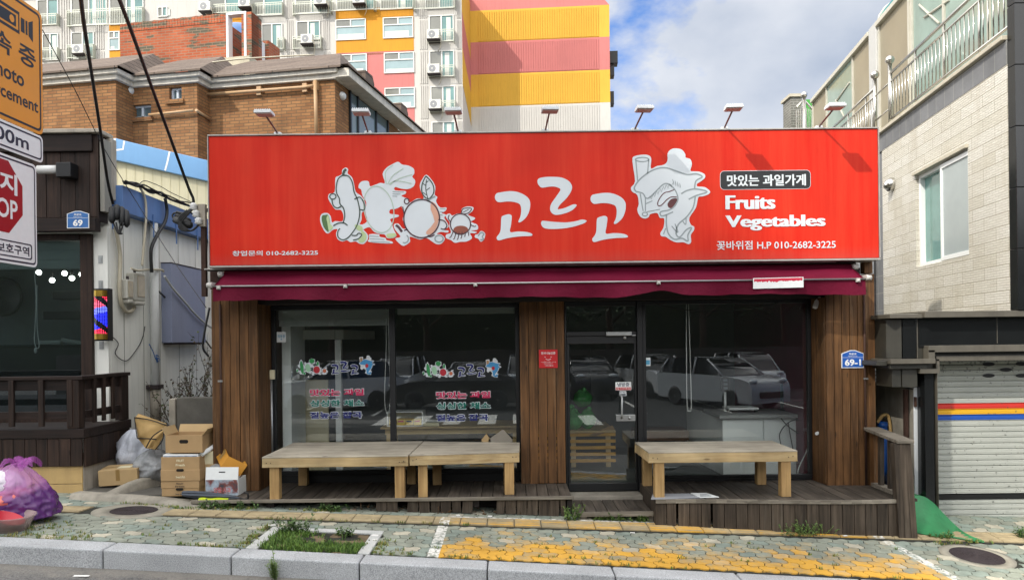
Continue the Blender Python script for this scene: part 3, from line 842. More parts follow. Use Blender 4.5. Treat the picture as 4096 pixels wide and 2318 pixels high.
t,a0,a1,zb,zt=sticker("window_sticker","white security notice in the top left of the left shop window",FL,ql,447,330,501,390,M_stick)
s=MB();h=zt-zb;text(s,FL,"작동중",a0+.012,zb+h*.42,a1-.012,zb+h*.72,.0045,.015);s.poly(FL,[(a0+.05,zb+.03),(a1-.05,zb+.03),(a1-.05,zb+.045),(a0+.05,zb+.045)],.003,.004);s.build("lettering",M_blueink,t)
FP=Fr(0,9.676)
a0,zt=fuv(FP,q,226,433);a1,zb=fuv(FP,q,336,539)
t=thing("certificate_plate","small red square plate with a smile on the middle timber pillar","plate",FP.p((a0+a1)/2,zb))
s=MB();s.poly(FP,rrect(a0,a1,zb,zt,.008,3),0.002,.010);s.build("sheet",M_red,t)
s=MB();h=zt-zb;w=a1-a0
text(s,FP,"천사나눔인증",a0+w*.12,zb+h*.74,a1-w*.12,zb+h*.88,.0115,.02)
stroke(s,FP,[(a0+w*(.36+.28*k/8),zb+h*(.50-.05*math.sin(math.pi*k/8))) for k in range(9)],.006,.0115)
for e in (.33,.65):s.poly(FP,[(a0+w*e+.006*math.cos(k),zb+h*.60+.006*math.sin(k)) for k in (0,1,2,3,4,5,6)],.010,.0115)
text(s,FP,"이웃사랑을 실천하는 착한가게",a0+w*.1,zb+h*.30,a1-w*.1,zb+h*.35,.0115,.0)
text(s,FP,"나눔으로 함께합니다",a0+w*.26,zb+h*.22,a1-w*.26,zb+h*.27,.0115,.0)
text(s,FP,"사회복지협의회",a0+w*.3,zb+h*.10,a1-w*.24,zb+h*.16,.0115,.01)
s.build("lettering",M_plw,t)
# house number plates
M_pblue=mat("plate_blue","1c57ad",0.35,0.06,10)
def number_plate(F,zf,x0,x1,ytop,ysh,ybot,big,label,d=0.0,blue=M_pblue):
    a0,zb=fuv(F,zf,x0,ybot);a1,_=fuv(F,zf,x1,ybot);_,zt=fuv(F,zf,(x0+x1)/2,ytop);_,zs=fuv(F,zf,x0,ysh)
    t=thing("house_number_plate",label,"number plate",F.p((a0+a1)/2,zb,d),"house number plates")
    w=a1-a0;h=zt-zb;mid=(a0+a1)/2
    def outl(k):
        return [(a0+k,zb+k),(a1-k,zb+k),(a1-k,zs-k*.4),(mid+w*.12,zt-k),(mid,zt-k*.9),(mid-w*.12,zt-k),(a0+k,zs-k*.4)]
    s=MB();s.poly(F,outl(0),d+.002,d+.012);s.build("border",M_plw,t)
    s=MB();s.poly(F,outl(w*.035),d+.0125,d+.0145);s.build("face",blue,t)
    s=MB();text(s,F,"화문로",mid-w*.17,zb+h*.73,mid+w*.17,zb+h*.85,d+.0165,.02)
    text(s,F,"Hwamun-ro",mid-w*.2,zb+h*.645,mid+w*.2,zb+h*.69,d+.0165,.01)
    s.poly(F,[(a0+w*.04,zb+h*.585),(a1-w*.04,zb+h*.585),(a1-w*.04,zb+h*.60),(a0+w*.04,zb+h*.60)],d+.0145,d+.0165)
    bw=.36 if len(big) >2 else .22
    text(s,F,big,mid-w*bw,zb+h*.12,mid+w*bw,zb+h*.5,d+.0165,.035)
    s.build("lettering",M_plw,t)
    return t
FR=Fr(0,9.377)
number_plate(FR,q,1987,2117,436,456,540,"69-1","blue house number plate reading 69-1 on the right-hand timber pillar")
# ---------------------------------------------------------------- the sign
F_S=Fr(0,9.20)
SX0,SX1,SZ0,SZ1=-3.63,4.435,2.885,4.455
def signred():
    m,t,b=newmat("red_vinyl")
    tcn=N(t,"ShaderNodeTexCoord");mp=N(t,"ShaderNodeMapping");mp.inputs["Scale"].default_value=(4.5,1,0.2);t.links.new(tcn.outputs["Object"],mp.inputs[0])
    n_=N(t,"ShaderNodeTexNoise",i_Scale=1.4,i_Detail=9.0,i_Roughness=0.75);t.links.new(mp.outputs[0],n_.inputs["Vector"])
    rp=N(t,"ShaderNodeValToRGB");rp.color_ramp.elements[0].position=.35;rp.color_ramp.elements[1].position=.78
    rp.color_ramp.elements[0].color=(*lin("ca1f0c"),1);rp.color_ramp.elements[1].color=(*lin("d63d23"),1);t.links.new(n_.outputs["Fac"],rp.inputs[0])
    n2_=N(t,"ShaderNodeTexNoise",i_Scale=1.1,i_Detail=3.0);t.links.new(tcn.outputs["Object"],n2_.inputs["Vector"])
    mr=N(t,"ShaderNodeMapRange",i_1=.35,i_2=.7,i_3=.9,i_4=1.08);t.links.new(n2_.outputs["Fac"],mr.inputs[0])
    hv=N(t,"ShaderNodeHueSaturation");t.links.new(rp.outputs[0],hv.inputs["Color"]);t.links.new(mr.outputs[0],hv.inputs["Value"])
    # grime along the lower edge of the panel
    sp=N(t,"ShaderNodeSeparateXYZ");geo=N(t,"ShaderNodeNewGeometry");t.links.new(geo.outputs["Position"],sp.inputs[0])
    gz=N(t,"ShaderNodeMapRange",i_1=SZ0+.16,i_2=SZ0+.02,i_3=0.0,i_4=0.35);t.links.new(sp.outputs["Z"],gz.inputs[0])
    c=mixc(t,mth(t,'MULTIPLY',gz.outputs[0],n_.outputs["Fac"]),hv.outputs[0],lin("7a5f5c"))
    t.links.new(c,b.inputs["Base Color"]);b.inputs["Roughness"].default_value=.5;b.inputs["Specular IOR Level"].default_value=.2
    wv=N(t,"ShaderNodeTexNoise",i_Scale=.8,i_Detail=2.0);t.links.new(tcn.outputs["Object"],wv.inputs["Vector"]);bump(t,b,wv.outputs["Fac"],.15,.05)
    return m
M_signred=signred()
M_trim=mat("sign_trim","a5a29c",0.5,0.2,9,metal=.2)
M_signwhite=mat("faded_white_vinyl","cfd6da",0.5,0.04,3)
M_gline=mat("grey_print","8f999b",0.5,0.05,20);M_dgline=mat("dark_green_print","3c4a41",0.5,0.05,20);M_pgline=mat("pale_green_print","adbfae",0.5,0.05,20)
M_brown=mat("brown_print","4a2d33",0.5,0.05,20);M_peach=mat("peach_print","cf9c84",0.5,0.08,6);M_rust=mat("rust_print","8a4632",0.5,0.1,10)
M_lgreen=mat("light_green_print","b3c794",0.5,0.08,6);M_shoe=mat("green_print","4a6b3c",0.5,0.1,6);M_dred=mat("dark_red_print","5a2a2c",0.5,0.15,9)
M_signblack=mat("black_vinyl","15181b",0.4,0.1,6)
sign=thing("shop_sign","long red shop sign with white lettering and vegetable drawings above the awning","shop sign",(0.4,9.3,SZ0))
s=MB();s.box(SX0+.012,SX1-.012,9.20,9.52,SZ0+.012,SZ1-.012);s.build("panel",M_signred,sign)
s=MB();w=.024
s.box(SX0,SX1,9.185,9.53,SZ1-.006,SZ1+.010);s.box(SX0,SX1,9.185,9.53,SZ0-.015,SZ0+.006)
s.box(SX0-.004,SX0+.006,9.186,9.53,SZ0+.0115,SZ1-.0115);s.box(SX1-.006,SX1+.004,9.186,9.53,SZ0+.0115,SZ1-.0115)
s.build("frame",M_trim,sign,bevel=.003)
def lay(mb,pts,zf,d,m=0,n=4,smooth=True,F=F_S,base=None):
    pp=[F.uv(*zf(*p)) for p in pts]
    if smooth:pp=catmull(pp,n)
    mb.poly(F,pp,d-.0012 if base is None else base,d,m)
z1=zm(1940,680,4.288)
GO1=[(240,553),(185,515),(170,460),(190,410),(240,388),(420,363),(560,378),(680,430),(755,500),(776,580),(765,680),(720,790),(650,865),(595,897),(572,880),(605,800),(620,700),(612,620),(580,575),(480,545),(370,540)]
GO2=[(395,758),(440,768),(460,800),(446,940),(433,1060),(560,1053),(700,1060),(780,1080),(813,1108),(780,1130),(600,1138),(400,1165),(250,1205),(208,1190),(203,1145),(245,1090),(270,1010),(280,820),(320,780)]
REU=[(905,230),(900,180),(925,145),(1000,125),(1140,117),(1310,130),(1430,185),(1490,270),(1478,360),(1400,480),(1290,590),(1250,655),(1260,673),(1350,655),(1440,620),(1510,590),(1560,592),(1568,615),(1500,685),(1380,740),(1230,770),(1150,740),(1115,670),(1135,580),(1210,470),(1290,350),(1270,310),(1200,287),(1110,285),(980,303),(930,270)]
EU=[(1000,870),(1200,890),(1400,897),(1560,875),(1660,848),(1730,862),(1740,880),(1680,920),(1500,975),(1300,1005),(1100,1010),(1000,985),(960,920),(970,885)]
def big_letters(mb,zf,F,d,m=0,base=None):
    for P in (GO1,GO2,REU,EU):lay(mb,P,zf,d,m,F=F,base=base)
    for P in (GO1,GO2):lay(mb,[(x+1638,y+28) for x,y in P],zf,d,m,F=F,base=base)
s=MB();big_letters(s,z1,F_S,.004);s.build("lettering",M_signwhite,sign)
z2=zm(2300,480,1.979)
a0,zt=F_S.uv(*z2(1150,400));a1,zb=F_S.uv(*z2(1862,540));zmid=(F_S.uv(*z2(1150,550))[1]+zb)/2
s=MB();s.poly(F_S,rrect(a0-.005,a1+.005,zmid-.005,zt-.005+.0,.05,5),.001,.0022);s.build("label_border",M_signwhite,sign)
s=MB();s.poly(F_S,rrect(a0,a1,zmid,zt-.01,.045,5),.0022,.0036);s.build("label_panel",M_signblack,sign)
s=MB()
def sgn(body,x0,yb,x1,yt,bold,d=.0052,fat=0.0):
    c0=F_S.uv(*z2(x0,yb));c1=F_S.uv(*z2(x1,yt));ym=(F_S.uv(*z2(x1,yb))[1]+c0[1])/2;yt_=(F_S.uv(*z2(x0,yt))[1]+c1[1])/2
    text(s,F_S,body,c0[0],ym,c1[0],yt_,d,bold,fat=fat)
sgn("맛있는 과일가게",1202,522,1826,432,.018,.0052,.012)
sgn("Fruits",1190,706,1585,596,.01,.0052,.04);sgn("Vegetables",1190,872,1982,752,.01,.0052,.04)
sgn("꽃바위점 H.P 010-2682-3225",1122,1022,2062,952,.012)
zs_=zm(800,540,1.608)
c0=F_S.uv(*zs_(210,778));c1=F_S.uv(*zs_(760,738))
text(s,F_S,"창업문의 010-2682-3225",c0[0],c0[1],c1[0],c1[1],.0052,.02)
s.build("lettering",M_signwhite,sign)
# vegetables and the fish: plain white cut-outs with line drawing
zv=zm(1260,620,3.676)
CUC=[(450,185),(490,210),(480,270),(540,320),(570,400),(600,540),(680,600),(730,680),(750,760),(745,820),(690,845),(685,950),(640,1060),(700,1090),(770,1160),(780,1230),(720,1305),(650,1300),(600,1270),(520,1280),(470,1250),(400,1270),(330,1230),(310,1150),(330,1090),(260,1100),(200,1150),(150,1130),(90,1020),(75,920),(110,860),(190,855),(235,910),(250,990),(300,970),(400,975),(420,900),(385,810),(300,800),(240,720),(195,640),(210,570),(290,540),(300,340),(350,310),(395,280),(400,220)]
RAD=[(1220,100),(1280,140),(1370,155),(1450,200),(1460,270),(1430,320),(1475,380),(1450,460),(1370,500),(1270,495),(1180,470),(1180,520),(1330,530),(1330,570),(1270,600),(1330,640),(1280,740),(1190,790),(1110,800),(1100,860),(1225,880),(1220,910),(1110,940),(1130,1000),(1160,1100),(1200,1180),(1150,1220),(1060,1220),(1030,1170),(960,1160),(870,1130),(800,1060),(700,1100),(650,1120),(590,1060),(600,1010),(700,1020),(770,960),(740,840),(755,700),(700,600),(680,510),(640,480),(660,410),(720,380),(790,390),(810,460),(880,440),(960,410),(1030,410),(995,280),(1050,190),(1130,140)]
APP=[(1635,290),(1720,370),(1770,470),(1760,580),(1800,620),(1780,680),(1840,770),(1930,770),(1920,820),(1860,850),(1930,880),(1900,920),(1950,1000),(1960,1060),(1890,1100),(1960,1110),(1950,1140),(1850,1130),(1790,1160),(1860,1170),(1910,1230),(1860,1300),(1790,1310),(1720,1270),(1640,1220),(1540,1240),(1400,1200),(1400,1270),(1340,1320),(1280,1330),(1180,1230),(1260,1200),(1180,1100),(1160,1020),(1230,1010),(1290,1080),(1340,1070),(1290,950),(1310,870),(1270,740),(1290,650),(1350,630),(1390,700),(1500,640),(1600,640),(1560,540),(1540,450),(1570,370)]
BER=[(2150,850),(2160,790),(2240,755),(2330,770),(2310,830),(2250,880),(2350,920),(2340,950),(2290,980),(2380,1020),(2400,1070),(2380,1100),(2290,1110),(2380,1130),(2350,1150),(2280,1150),(2310,1220),(2230,1270),(2140,1275),(2060,1290),(2000,1250),(1930,1220),(1930,1170),(2000,1140),(1970,1050),(1980,990),(1930,920),(1930,880),(1980,860),(2020,890),(2090,860)]
PUF=[(2440,1115),(2500,1150),(2490,1230),(2440,1275),(2400,1230),(2350,1210),(2360,1170),(2400,1160)]
DSH=[(800,1165),(940,1165),(950,1200),(1040,1220),(1050,1250),(1130,1270),(1130,1300),(900,1290),(780,1270),(800,1230)]
FIS=[(250,165),(330,180),(355,230),(350,355),(430,320),(530,300),(575,240),(575,150),(620,95),(690,80),(770,100),(815,160),(820,205),(880,225),(905,290),(885,370),(900,390),(1000,395),(1075,430),(1080,480),(1020,530),(975,560),(980,595),(1080,605),(1150,660),(1130,700),(1050,730),(990,745),(960,880),(870,1020),(890,1110),(935,1140),(930,1190),(890,1250),(895,1340),(860,1375),(790,1350),(690,1350),(600,1310),(550,1275),(490,1265),(480,1220),(520,1150),(530,1030),(470,1020),(435,955),(340,970),(320,1010),(260,1030),(200,995),(165,910),(185,830),(165,710),(100,670),(80,610),(135,525),(100,260),(120,190)]
zf_=zm(2500,570,3.385)
for k,P in enumerate((CUC,RAD,APP,BER,PUF,DSH,FIS)):
    s=MB();lay(s,P,zf_ if P is FIS else zv,.0026+.0004*k,n=3);s.build(("cucumber_drawing","radish_drawing","apple_drawing","berry_drawing","puff_drawing","dash_drawing","fish_drawing")[k],M_signwhite,sign)
def ell(cx,cy,rx_,ry_,rot=0,a0=0,a1=360,n=28):
    out=[]
    for k in range(n+1):
        t=math.radians(a0+(a1-a0)*k/n);x=rx_*math.cos(t);y=ry_*math.sin(t);r_=math.radians(rot)
        out.append((cx+x*math.cos(r_)-y*math.sin(r_),cy+x*math.sin(r_)+y*math.cos(r_)))
    return out
def ln(mb,zf,pts,w,m,d=.007,smooth=True,F=F_S,taper=False):
    pp=[F.uv(*zf(*p)) for p in pts]
    if smooth and len(pp) >2:pp=catmull(pp,4,False)
    stroke(mb,F,pp,w,d,m,taper)
s=MB();LM=[M_dgline,M_pgline,M_brown,M_gline,M_peach,M_rust,M_lgreen,M_shoe,M_dred]
W1=.014
lay(s,[(150,880),(195,880),(215,940),(225,1020),(205,1110),(190,1130),(130,1060),(100,950),(110,890)],zv,.0062,7,n=3)
lay(s,[(195,885),(210,930),(225,1010),(262,1050),(250,1090),(205,1110),(185,1000),(170,930)],zv,.0064,6,n=3)
lay(s,[(690,1110),(750,1160),(755,1230),(710,1285),(650,1280),(640,1220),(690,1200),(680,1150)],zv,.0062,6,n=3)
lay(s,[(600,1020),(690,1050),(700,1110),(640,1110),(590,1060)],zv,.0064,6,n=3)
lay(s,[(1060,1160),(1180,1150),(1190,1190),(1130,1215),(1065,1210)],zv,.0064,6,n=3)
ln(s,zv,[(410,300),(345,350),(315,460),(320,560),(360,640),(370,720),(420,780),(440,900),(415,1000)],W1,0)
ln(s,zv,[(410,300),(490,310),(550,400),(575,540),(620,640),(655,780),(655,900),(620,1030),(560,1130),(480,1220),(400,1245),(340,1200),(340,1120),(370,1080)],W1,0)
ln(s,zv,[(415,295),(430,240),(460,210)],.03,0);ln(s,zv,[(270,1040),(350,1000),(430,1000),(480,1035)],W1,0);ln(s,zv,[(540,1180),(610,1180),(640,1150),(690,1170),(640,1230),(560,1250)],W1,0)
ln(s,zv,[(580,650),(660,620),(710,680),(735,760),(720,810),(660,800)],W1,0);ln(s,zv,[(250,650),(270,740),(330,780),(390,750)],W1,0);ln(s,zv,ell(265,610,45,40),W1,0)
ln(s,zv,ell(940,800,215,345,-12),W1*.8,1)
for a in ((1050,430,1040,250,1150,150),(1070,430,1150,300,1300,200),(1090,430,1200,380,1420,420),(1100,440,1230,350,1430,290)):ln(s,zv,[a[0:2],a[2:4],a[4:6]],W1*.7,1)
for k in range(3):ln(s,zv,[(1140,540+32*k),(1310-50*k,545+32*k)],.008,3);ln(s,zv,[(1840,790+45*k),(1920-20*k,795+45*k)],.008,3);ln(s,zv,[(800+10*k,1190+40*k),(940+80*k,1200+42*k)],.008,3)
lay(s,ell(1690,930,130,240,8,-95,95,14)+[(1640,1120),(1760,980),(1700,800)],zv,.0062,4,n=2)
ln(s,zv,ell(1570,935,262,280),.017,2)
ln(s,zv,[(1630,310),(1580,420),(1570,520),(1600,600),(1670,645),(1740,570),(1745,470),(1700,380),(1630,310)],W1,0);ln(s,zv,[(1640,360),(1630,500),(1660,640)],.01,0)
for a in ((1632,410,1670,380),(1628,450,1590,420),(1640,520,1690,480),(1640,590,1590,550)):ln(s,zv,[a[0:2],a[2:4]],.009,0)
ln(s,zv,[(1660,680),(1700,640),(1770,610)],.022,3);ln(s,zv,[(1310,1110),(1360,1090)],W1,2);ln(s,zv,[(1190,1030),(1230,1060),(1280,1130)],.03,2)
ln(s,zv,[(1815,950),(1900,970),(1940,1040),(1900,1090),(1850,1080)],W1,2);ln(s,zv,[(1660,1180),(1700,1200),(1760,1170)],W1,2);ln(s,zv,[(1290,760),(1310,860)],W1,2);ln(s,zv,ell(1350,680,35,40),W1,2)
lay(s,ell(2145,1100,110,62,0,0,360,16),zv,.0062,5,n=2);ln(s,zv,ell(2140,1015,148,150),W1,2)
ln(s,zv,[(2150,860),(2180,790),(2300,785),(2260,850),(2180,870)],W1*.8,2);ln(s,zv,[(2165,850),(2260,800)],.008,2)
for k in range(6):ln(s,zv,[(2030+45*k,1130),(2000+52*k,1200+25*math.sin(k)),(1975+56*k,1215+30*math.sin(k*.9))],.011,2)
ln(s,zv,[(2280,1020),(2340,1050),(2370,1040)],.011,2);ln(s,zv,[(2000,990),(1960,930),(1975,880)],.011,2)
ln(s,zv,[(2400,1190),(2440,1140),(2485,1160),(2460,1200),(2480,1240),(2430,1245)],.016,3);ln(s,zv,ell(1320,1230,55,60,0,-60,120),.014,3)
ln(s,zv,ell(1825,1230,60,50),.016,3)
s.build("vegetable_outlines",LM+[M_signwhite],sign)
s=MB();G1=.017
ln(s,zf_,[(150,665),(125,610),(200,500),(330,400),(450,350),(560,345),(700,390),(840,435),(960,425),(1045,465),(960,520),(940,620)],G1,3)
ln(s,zf_,[(760,695),(840,650),(960,630),(1110,668),(960,720),(860,770)],G1,3);ln(s,zf_,[(950,735),(920,880),(830,1010),(720,1110),(690,1230),(740,1280),(830,1180),(900,1155),(850,1250),(850,1335),(770,1295),(670,1310),(590,1240),(560,1120),(560,980)],G1,3)
ln(s,zf_,[(150,665),(240,690),(280,750),(330,745),(420,660),(520,565),(600,570),(680,650),(715,770),(660,870),(590,915),(490,935),(475,970),(510,995),(650,940)],G1*.9,3)
for k in range(4):ln(s,zf_,[(640+33*k,495+18*k),(655+30*k,540+18*k),(660+28*k,580+12*k)],.011,3,taper=True)
ln(s,zf_,[(145,240),(170,520)],.013,3);ln(s,zf_,[(320,230),(305,420)],.013,3);ln(s,zf_,ell(232,232,90,28),.013,3);ln(s,zf_,[(205,690),(230,850),(245,930)],.013,3);ln(s,zf_,[(275,750),(275,930)],.013,3);ln(s,zf_,ell(268,970,35,25),.013,3)
ln(s,zf_,[(280,830),(370,790)],.011,3);ln(s,zf_,[(290,940),(470,905)],.011,3);ln(s,zf_,[(630,1130),(690,1200),(715,1210),(675,1100)],.012,3);ln(s,zf_,[(520,1240),(550,1160)],.012,3);ln(s,zf_,[(780,1065),(820,1110),(825,1020)],.012,3)
lay(s,[(620,770),(690,755),(712,790),(690,850),(640,890),(590,880),(575,830)],zf_,.0064,8,n=3)
lay(s,[(660,645),(620,655),(540,690),(470,770),(440,850),(480,855),(540,800),(600,760),(680,735),(700,720),(690,670)],zf_,.0068,0+9,n=3)
ln(s,zf_,[(665,640),(600,665),(520,690),(450,790),(445,850),(490,850),(560,780),(620,740),(700,740)],.012,8,d=.0075)
for k in range(7):
    x,y=350+45*k,735-33*k+(k >4)*(k-4)*16
    ln(s,zf_,[(x-16,y-12),(x+6,y+34),(x+22,y-20)],.008,3,smooth=False)
s.build("fish_outlines",LM+[M_signwhite],sign)
# lamps along the top of the sign
M_lamp=mat("lamp_white","d4d8da",0.4,0.08,9);M_arm=mat("lamp_arm","6d4a45",0.5,0.2,9)
heads=[(1062,518,1110,558),(1437,524,1472,556),(1812,518,1832,554),(2190,512,2182,550),(2567,503,2540,543),(2946,497,2898,534),(3340,484,3276,529)]
words_=["leftmost of the seven sign floodlights, in front of the brown brick wall","second sign floodlight from the left, before the brick house glazing","third sign floodlight from the left, before the apartment balconies","middle one of the seven sign floodlights, before the striped gable wall",
          "fifth sign floodlight from the left, just beside the gable wall edge","sixth sign floodlight from the left, against open sky","rightmost sign floodlight, in front of the steel balcony railing"]
lamp0=None
for k,(hx,hy,bx,by) in enumerate(heads):
    b=at(bx,by,9.23);b.z=SZ1+.012
    if lamp0 is None:
        lamp0=thing("sign_floodlight",words_[0],"floodlight",b,"floodlights along the top of the sign")
        L=.42
        s=MB();s.box(b.x-.04,b.x+.04,9.215,9.30,b.z-.001,b.z+.03);s.build("bracket",M_lamp,lamp0,bevel=.004)
        s=MB();s.tube([b+UP*.02,b+Vector((0,-.2,.06)),b+Vector((0,-L,.10))],.011,8);s.build("arm",M_arm,lamp0)
        hc=b+Vector((0,-L-.06,.10))
        s=MB();s.box(hc.x-.095,hc.x+.095,hc.y-.085,hc.y+.085,hc.z,hc.z+.03)
        for i in range(9):s.box(hc.x-.09+i*.0205,hc.x-.081+i*.0205,hc.y-.075,hc.y+.075,hc.z+.03,hc.z+.046)
        s.build("housing",M_lamp,lamp0,bevel=.003)
        s=MB();s.box(hc.x-.085,hc.x+.085,hc.y-.07,hc.y+.07,hc.z-.008,hc.z-.0005);s.build("lens",M_trim,lamp0)
    else:
        clone(lamp0,b,words_[k],R.uniform(-.09,.09))
# ---------------------------------------------------------------- awning
def canopymat():
    m,t,b=newmat("maroon_canvas")
    col,mp,nz=noise_col(t,lin("5e0b27"),.2,1.6)
    t.links.new(col,b.inputs["Base Color"]);b.inputs["Roughness"].default_value=.7;b.inputs["Specular IOR Level"].default_value=.15
    n_=N(t,"ShaderNodeTexNoise",i_Scale=9.0,i_Detail=5.0,i_Distortion=.8);t.links.new(mp.outputs[0],n_.inputs["Vector"]);bump(t,b,n_.outputs["Fac"],.35,.03)
    return m
M_canvas=canopymat()
aw=thing("awning","half rolled maroon canvas awning with a steel front bar under the red sign","awning",(.35,9.1,2.45))
YB,YF=9.33,8.98
ax0,ax1=-3.50,4.15
s=MB()
def top(u,v):
    x=ax0+(ax1-ax0)*u;y=YB+(YF-YB)*v
    sag=-.022*math.sin(math.pi*v)*(.6+.4*math.sin(u*31)+.5*math.sin(u*12+1))
    return (x+.03*(v-.5)*0,y,2.80+(2.625-2.80)*v+sag+.007*math.sin(u*53+4*v))
s.grid(top,120,8)
s.build("canopy",M_canvas,aw)
s=MB()
def val(u,v):
    x=ax0+(ax1-ax0)*u
    lift=.075*math.exp(-((u-.683)/.035) ** 2)+.012*math.sin(u*17)
    drop=(.178-lift)*v
    return (x,YF-.012-.022*v*math.sin(u*44+2*math.sin(u*9))*(1+.4*math.sin(u*91))-.03*v*math.exp(-((u-.68)/.04) ** 2),2.63-drop+.004*v*math.sin(u*120))
s.grid(val,200,8);s.build("valance",M_canvas,aw)
for e,x in ((0,ax0),(1,ax1)):
    s=MB();s.poly3([(x,YB,2.80),(x,YF-.01,2.625),(x,YF-.01,2.47),(x,YB-.1,2.60)]);s.build("end_flap",M_canvas,aw)
s=MB();s.tube([(ax0-.03,YF-.03,2.627),(ax1+.02,YF-.03,2.627)],.0105,10);s.build("front_bar",M_alu,aw)
M_clip=mat("grey_clip","b4b2ac",.5,.1,20)
for x in (-3.42,-1.94,-.42,1.72,4.05):
    s=MB();s.box(x-.02,x+.02,YF-.058,YF-.026,2.59,2.635);s.ball((x,YF-.055,2.605),.016,8);s.build("clip",M_clip,aw)
for x in (ax0-.03,ax1+.03):
    s=MB();s.tube([(x-.03,YF-.03,2.64),(x+.03,YF-.03,2.64)],.03,10);s.box(x-.012,x+.012,YF,9.36,2.62,2.68);s.tube([(x-.03,9.3,2.8),(x+.03,9.3,2.8)],.035,10);s.build("end_bracket",M_clip,aw)
s=MB();s.tube([(ax0,9.36,2.80),(ax1,9.36,2.80)],.045,14);s.build("roller",M_canvas,aw)
# the peeled white label on the valance
FV=Fr(0,YF-.052)
a0,zt=FV.uv(3012,1112);a1,zb=FV.uv(3214,1152)
s=MB();s.poly(FV,[(a0,zb),(a1,zb+.01),(a1,zt+.008),(a0,zt)],0,.002);lb=s.build("label",M_stick,aw)
M_lred=mat("label_red","c02440",.5,.05,20)
s=MB();top_=[(a0+.01,zt-.012),(a1-.01,zt-.003)];n_=40
pts=[(a0+.012+(a1-a0-.024)*k/n_,zt-.035-.022*R.random()*(1 if k <20 else .5)+.008*k/n_) for k in range(n_+1)]
s.poly(FV,[(a0+.012,zt-.01),(a1-.012,zt)]+pts[::-1],.002,.0032);s.build("print",M_lred,lb)
# rails and slats behind the awning under the sign
s=MB();s.box(-3.72,4.2,9.34,9.42,2.845,2.868);s.box(-3.62,4.3,9.43,9.60,2.63,2.80);s.build("mounting_rail",M_dark,aw)
s=MB();s.tube([(-3.73,9.30,2.862),(3.95,9.30,2.866)],.009,6);s.build("gutter_strip",M_trim,aw)
# security camera inside the corner of the right-hand window
p=at(3265,1200,9.55)
cam_t=thing("security_camera","small white security camera at the top right corner of the shop window","camera",p)
s=MB();s.tube([p+Vector((.06,.05,.02)),p+Vector((.0,0,0))],.012,8);s.ball(p+Vector((.055,.04,.02)),.025,10);s.build("mount",M_white,cam_t)
s=MB();s.obox(Matrix.Translation(p+Vector((-.03,-.03,-.10))) @ Matrix.Rotation(.4,4,'Y') @ Matrix.Rotation(-.3,4,'X'),.05,.055,.11);s.build("housing",M_white,cam_t,bevel=.01)
# ---------------------------------------------------------------- decks, step, railing
M_deck=wood("weathered_deck","2f2a25","5e564d",'y',island=.25,wear="7f776a",wearamt=.5)
M_skirt=wood("weathered_skirting","2b241d","5c5145",'z',island=.3,wear="7d7568",wearamt=.45)
M_cap=wood("weathered_cap","5d574d","968f82",'x',island=.15)
deckL=thing("timber_deck","low weathered timber deck with missing skirting boards in front of the left windows","deck",(-1.4,9.2,0))
s=MB();x=-3.55
while x <.66:
    w=.132
    y0=8.90
    s.box(x+.003,min(x+w,.68)-.003,y0+R.uniform(0,.008),9.95,ZD-.028+R.uniform(-.003,.003),ZD+R.uniform(-.004,.002));x+= w
s.build("floor_boards",M_deck,deckL,bevel=.003)
s=MB();s.box(-3.75,.70,8.872,8.899,ZD-.035,ZD+.004);s.build("edge_board",M_cap,deckL,bevel=.004)
s=MB();zr=zm(800,1900,1.715)
for (xa,xb) in ((845,905),(1207,1278),(1282,1352),(1425,1498),(1502,1572),(1582,1648),(1652,1720),(1727,1786),(1802,1872),(2036,2092),(2095,2166),(2170,2240),(2248,2318),(2322,2394),(2398,2466),(2470,2506)):
    A=at(*zr(xa,160),8.9).x;B=at(*zr(xb,160),8.9).x
    tl=R.uniform(-.012,.012);zb=g((A+B)/2,8.9)-.01+R.uniform(0,.02);dy_=R.uniform(0,.02)
    s.hexa([(A+tl,8.905+dy_,zb),(B+tl,8.905+dy_,zb),(B+tl,8.93+dy_,zb),(A+tl,8.93+dy_,zb),(A,8.905,ZD-.037),(B,8.905,ZD-.037),(B,8.93,ZD-.037),(A,8.93,ZD-.037)])
s.build("skirting",M_skirt,deckL,bevel=.002)
s=MB();s.box(-3.4,.66,9.25,9.33,-.3,ZD-.04);s.box(.62,.68,8.935,9.24,-.3,ZD-.04)
for x in (-2.9,-1.6,-.5,.4):s.box(x,x+.09,8.96,9.24,ZD-.13,ZD-.04)
s.build("joists",M_dark,deckL)
# litter below the deck
s=MB()
for k in range(70):
    x=R.choice([R.uniform(-1.9,-1.2),R.uniform(-.55,.1),R.uniform(-.9,-.7)]);y=R.uniform(8.86,9.1)
    s.leaf((x,y,g(x,y)+R.uniform(0,.03)),R.uniform(.03,.09),R.uniform(.008,.025),(R.uniform(-1,1),R.uniform(-1,1),R.uniform(0,.6)),(R.random(),R.random(),1))
M_litter=mat("dry_leaf_litter","6a5138",.85,.5,12)
s.build("leaf_litter",M_litter,kind="stuff",label="dry leaves and scraps caught under the left deck edge")
deckR=thing("timber_deck","raised weathered timber deck with complete skirting in front of the right-hand window","deck",(3.0,9.1,0))
def yfront(x):# the front bows out towards the right
    t=(x-1.62)/(4.36-1.62)
    return 8.62-.16*sstep(t*1.15)+(.05*max(0,t-.8)*3)
s=MB();x=1.62
while x <4.50:
    w=.138;x2=min(x+w,4.5);y0=yfront(x)+.03
    s.box(x+.003,x2-.003,y0,9.36 if x >3.75 else 9.74,ZD-.03+R.uniform(-.003,.003),ZD+R.uniform(-.004,.002));x+= w
s.build("floor_boards",M_deck,deckR,bevel=.003)
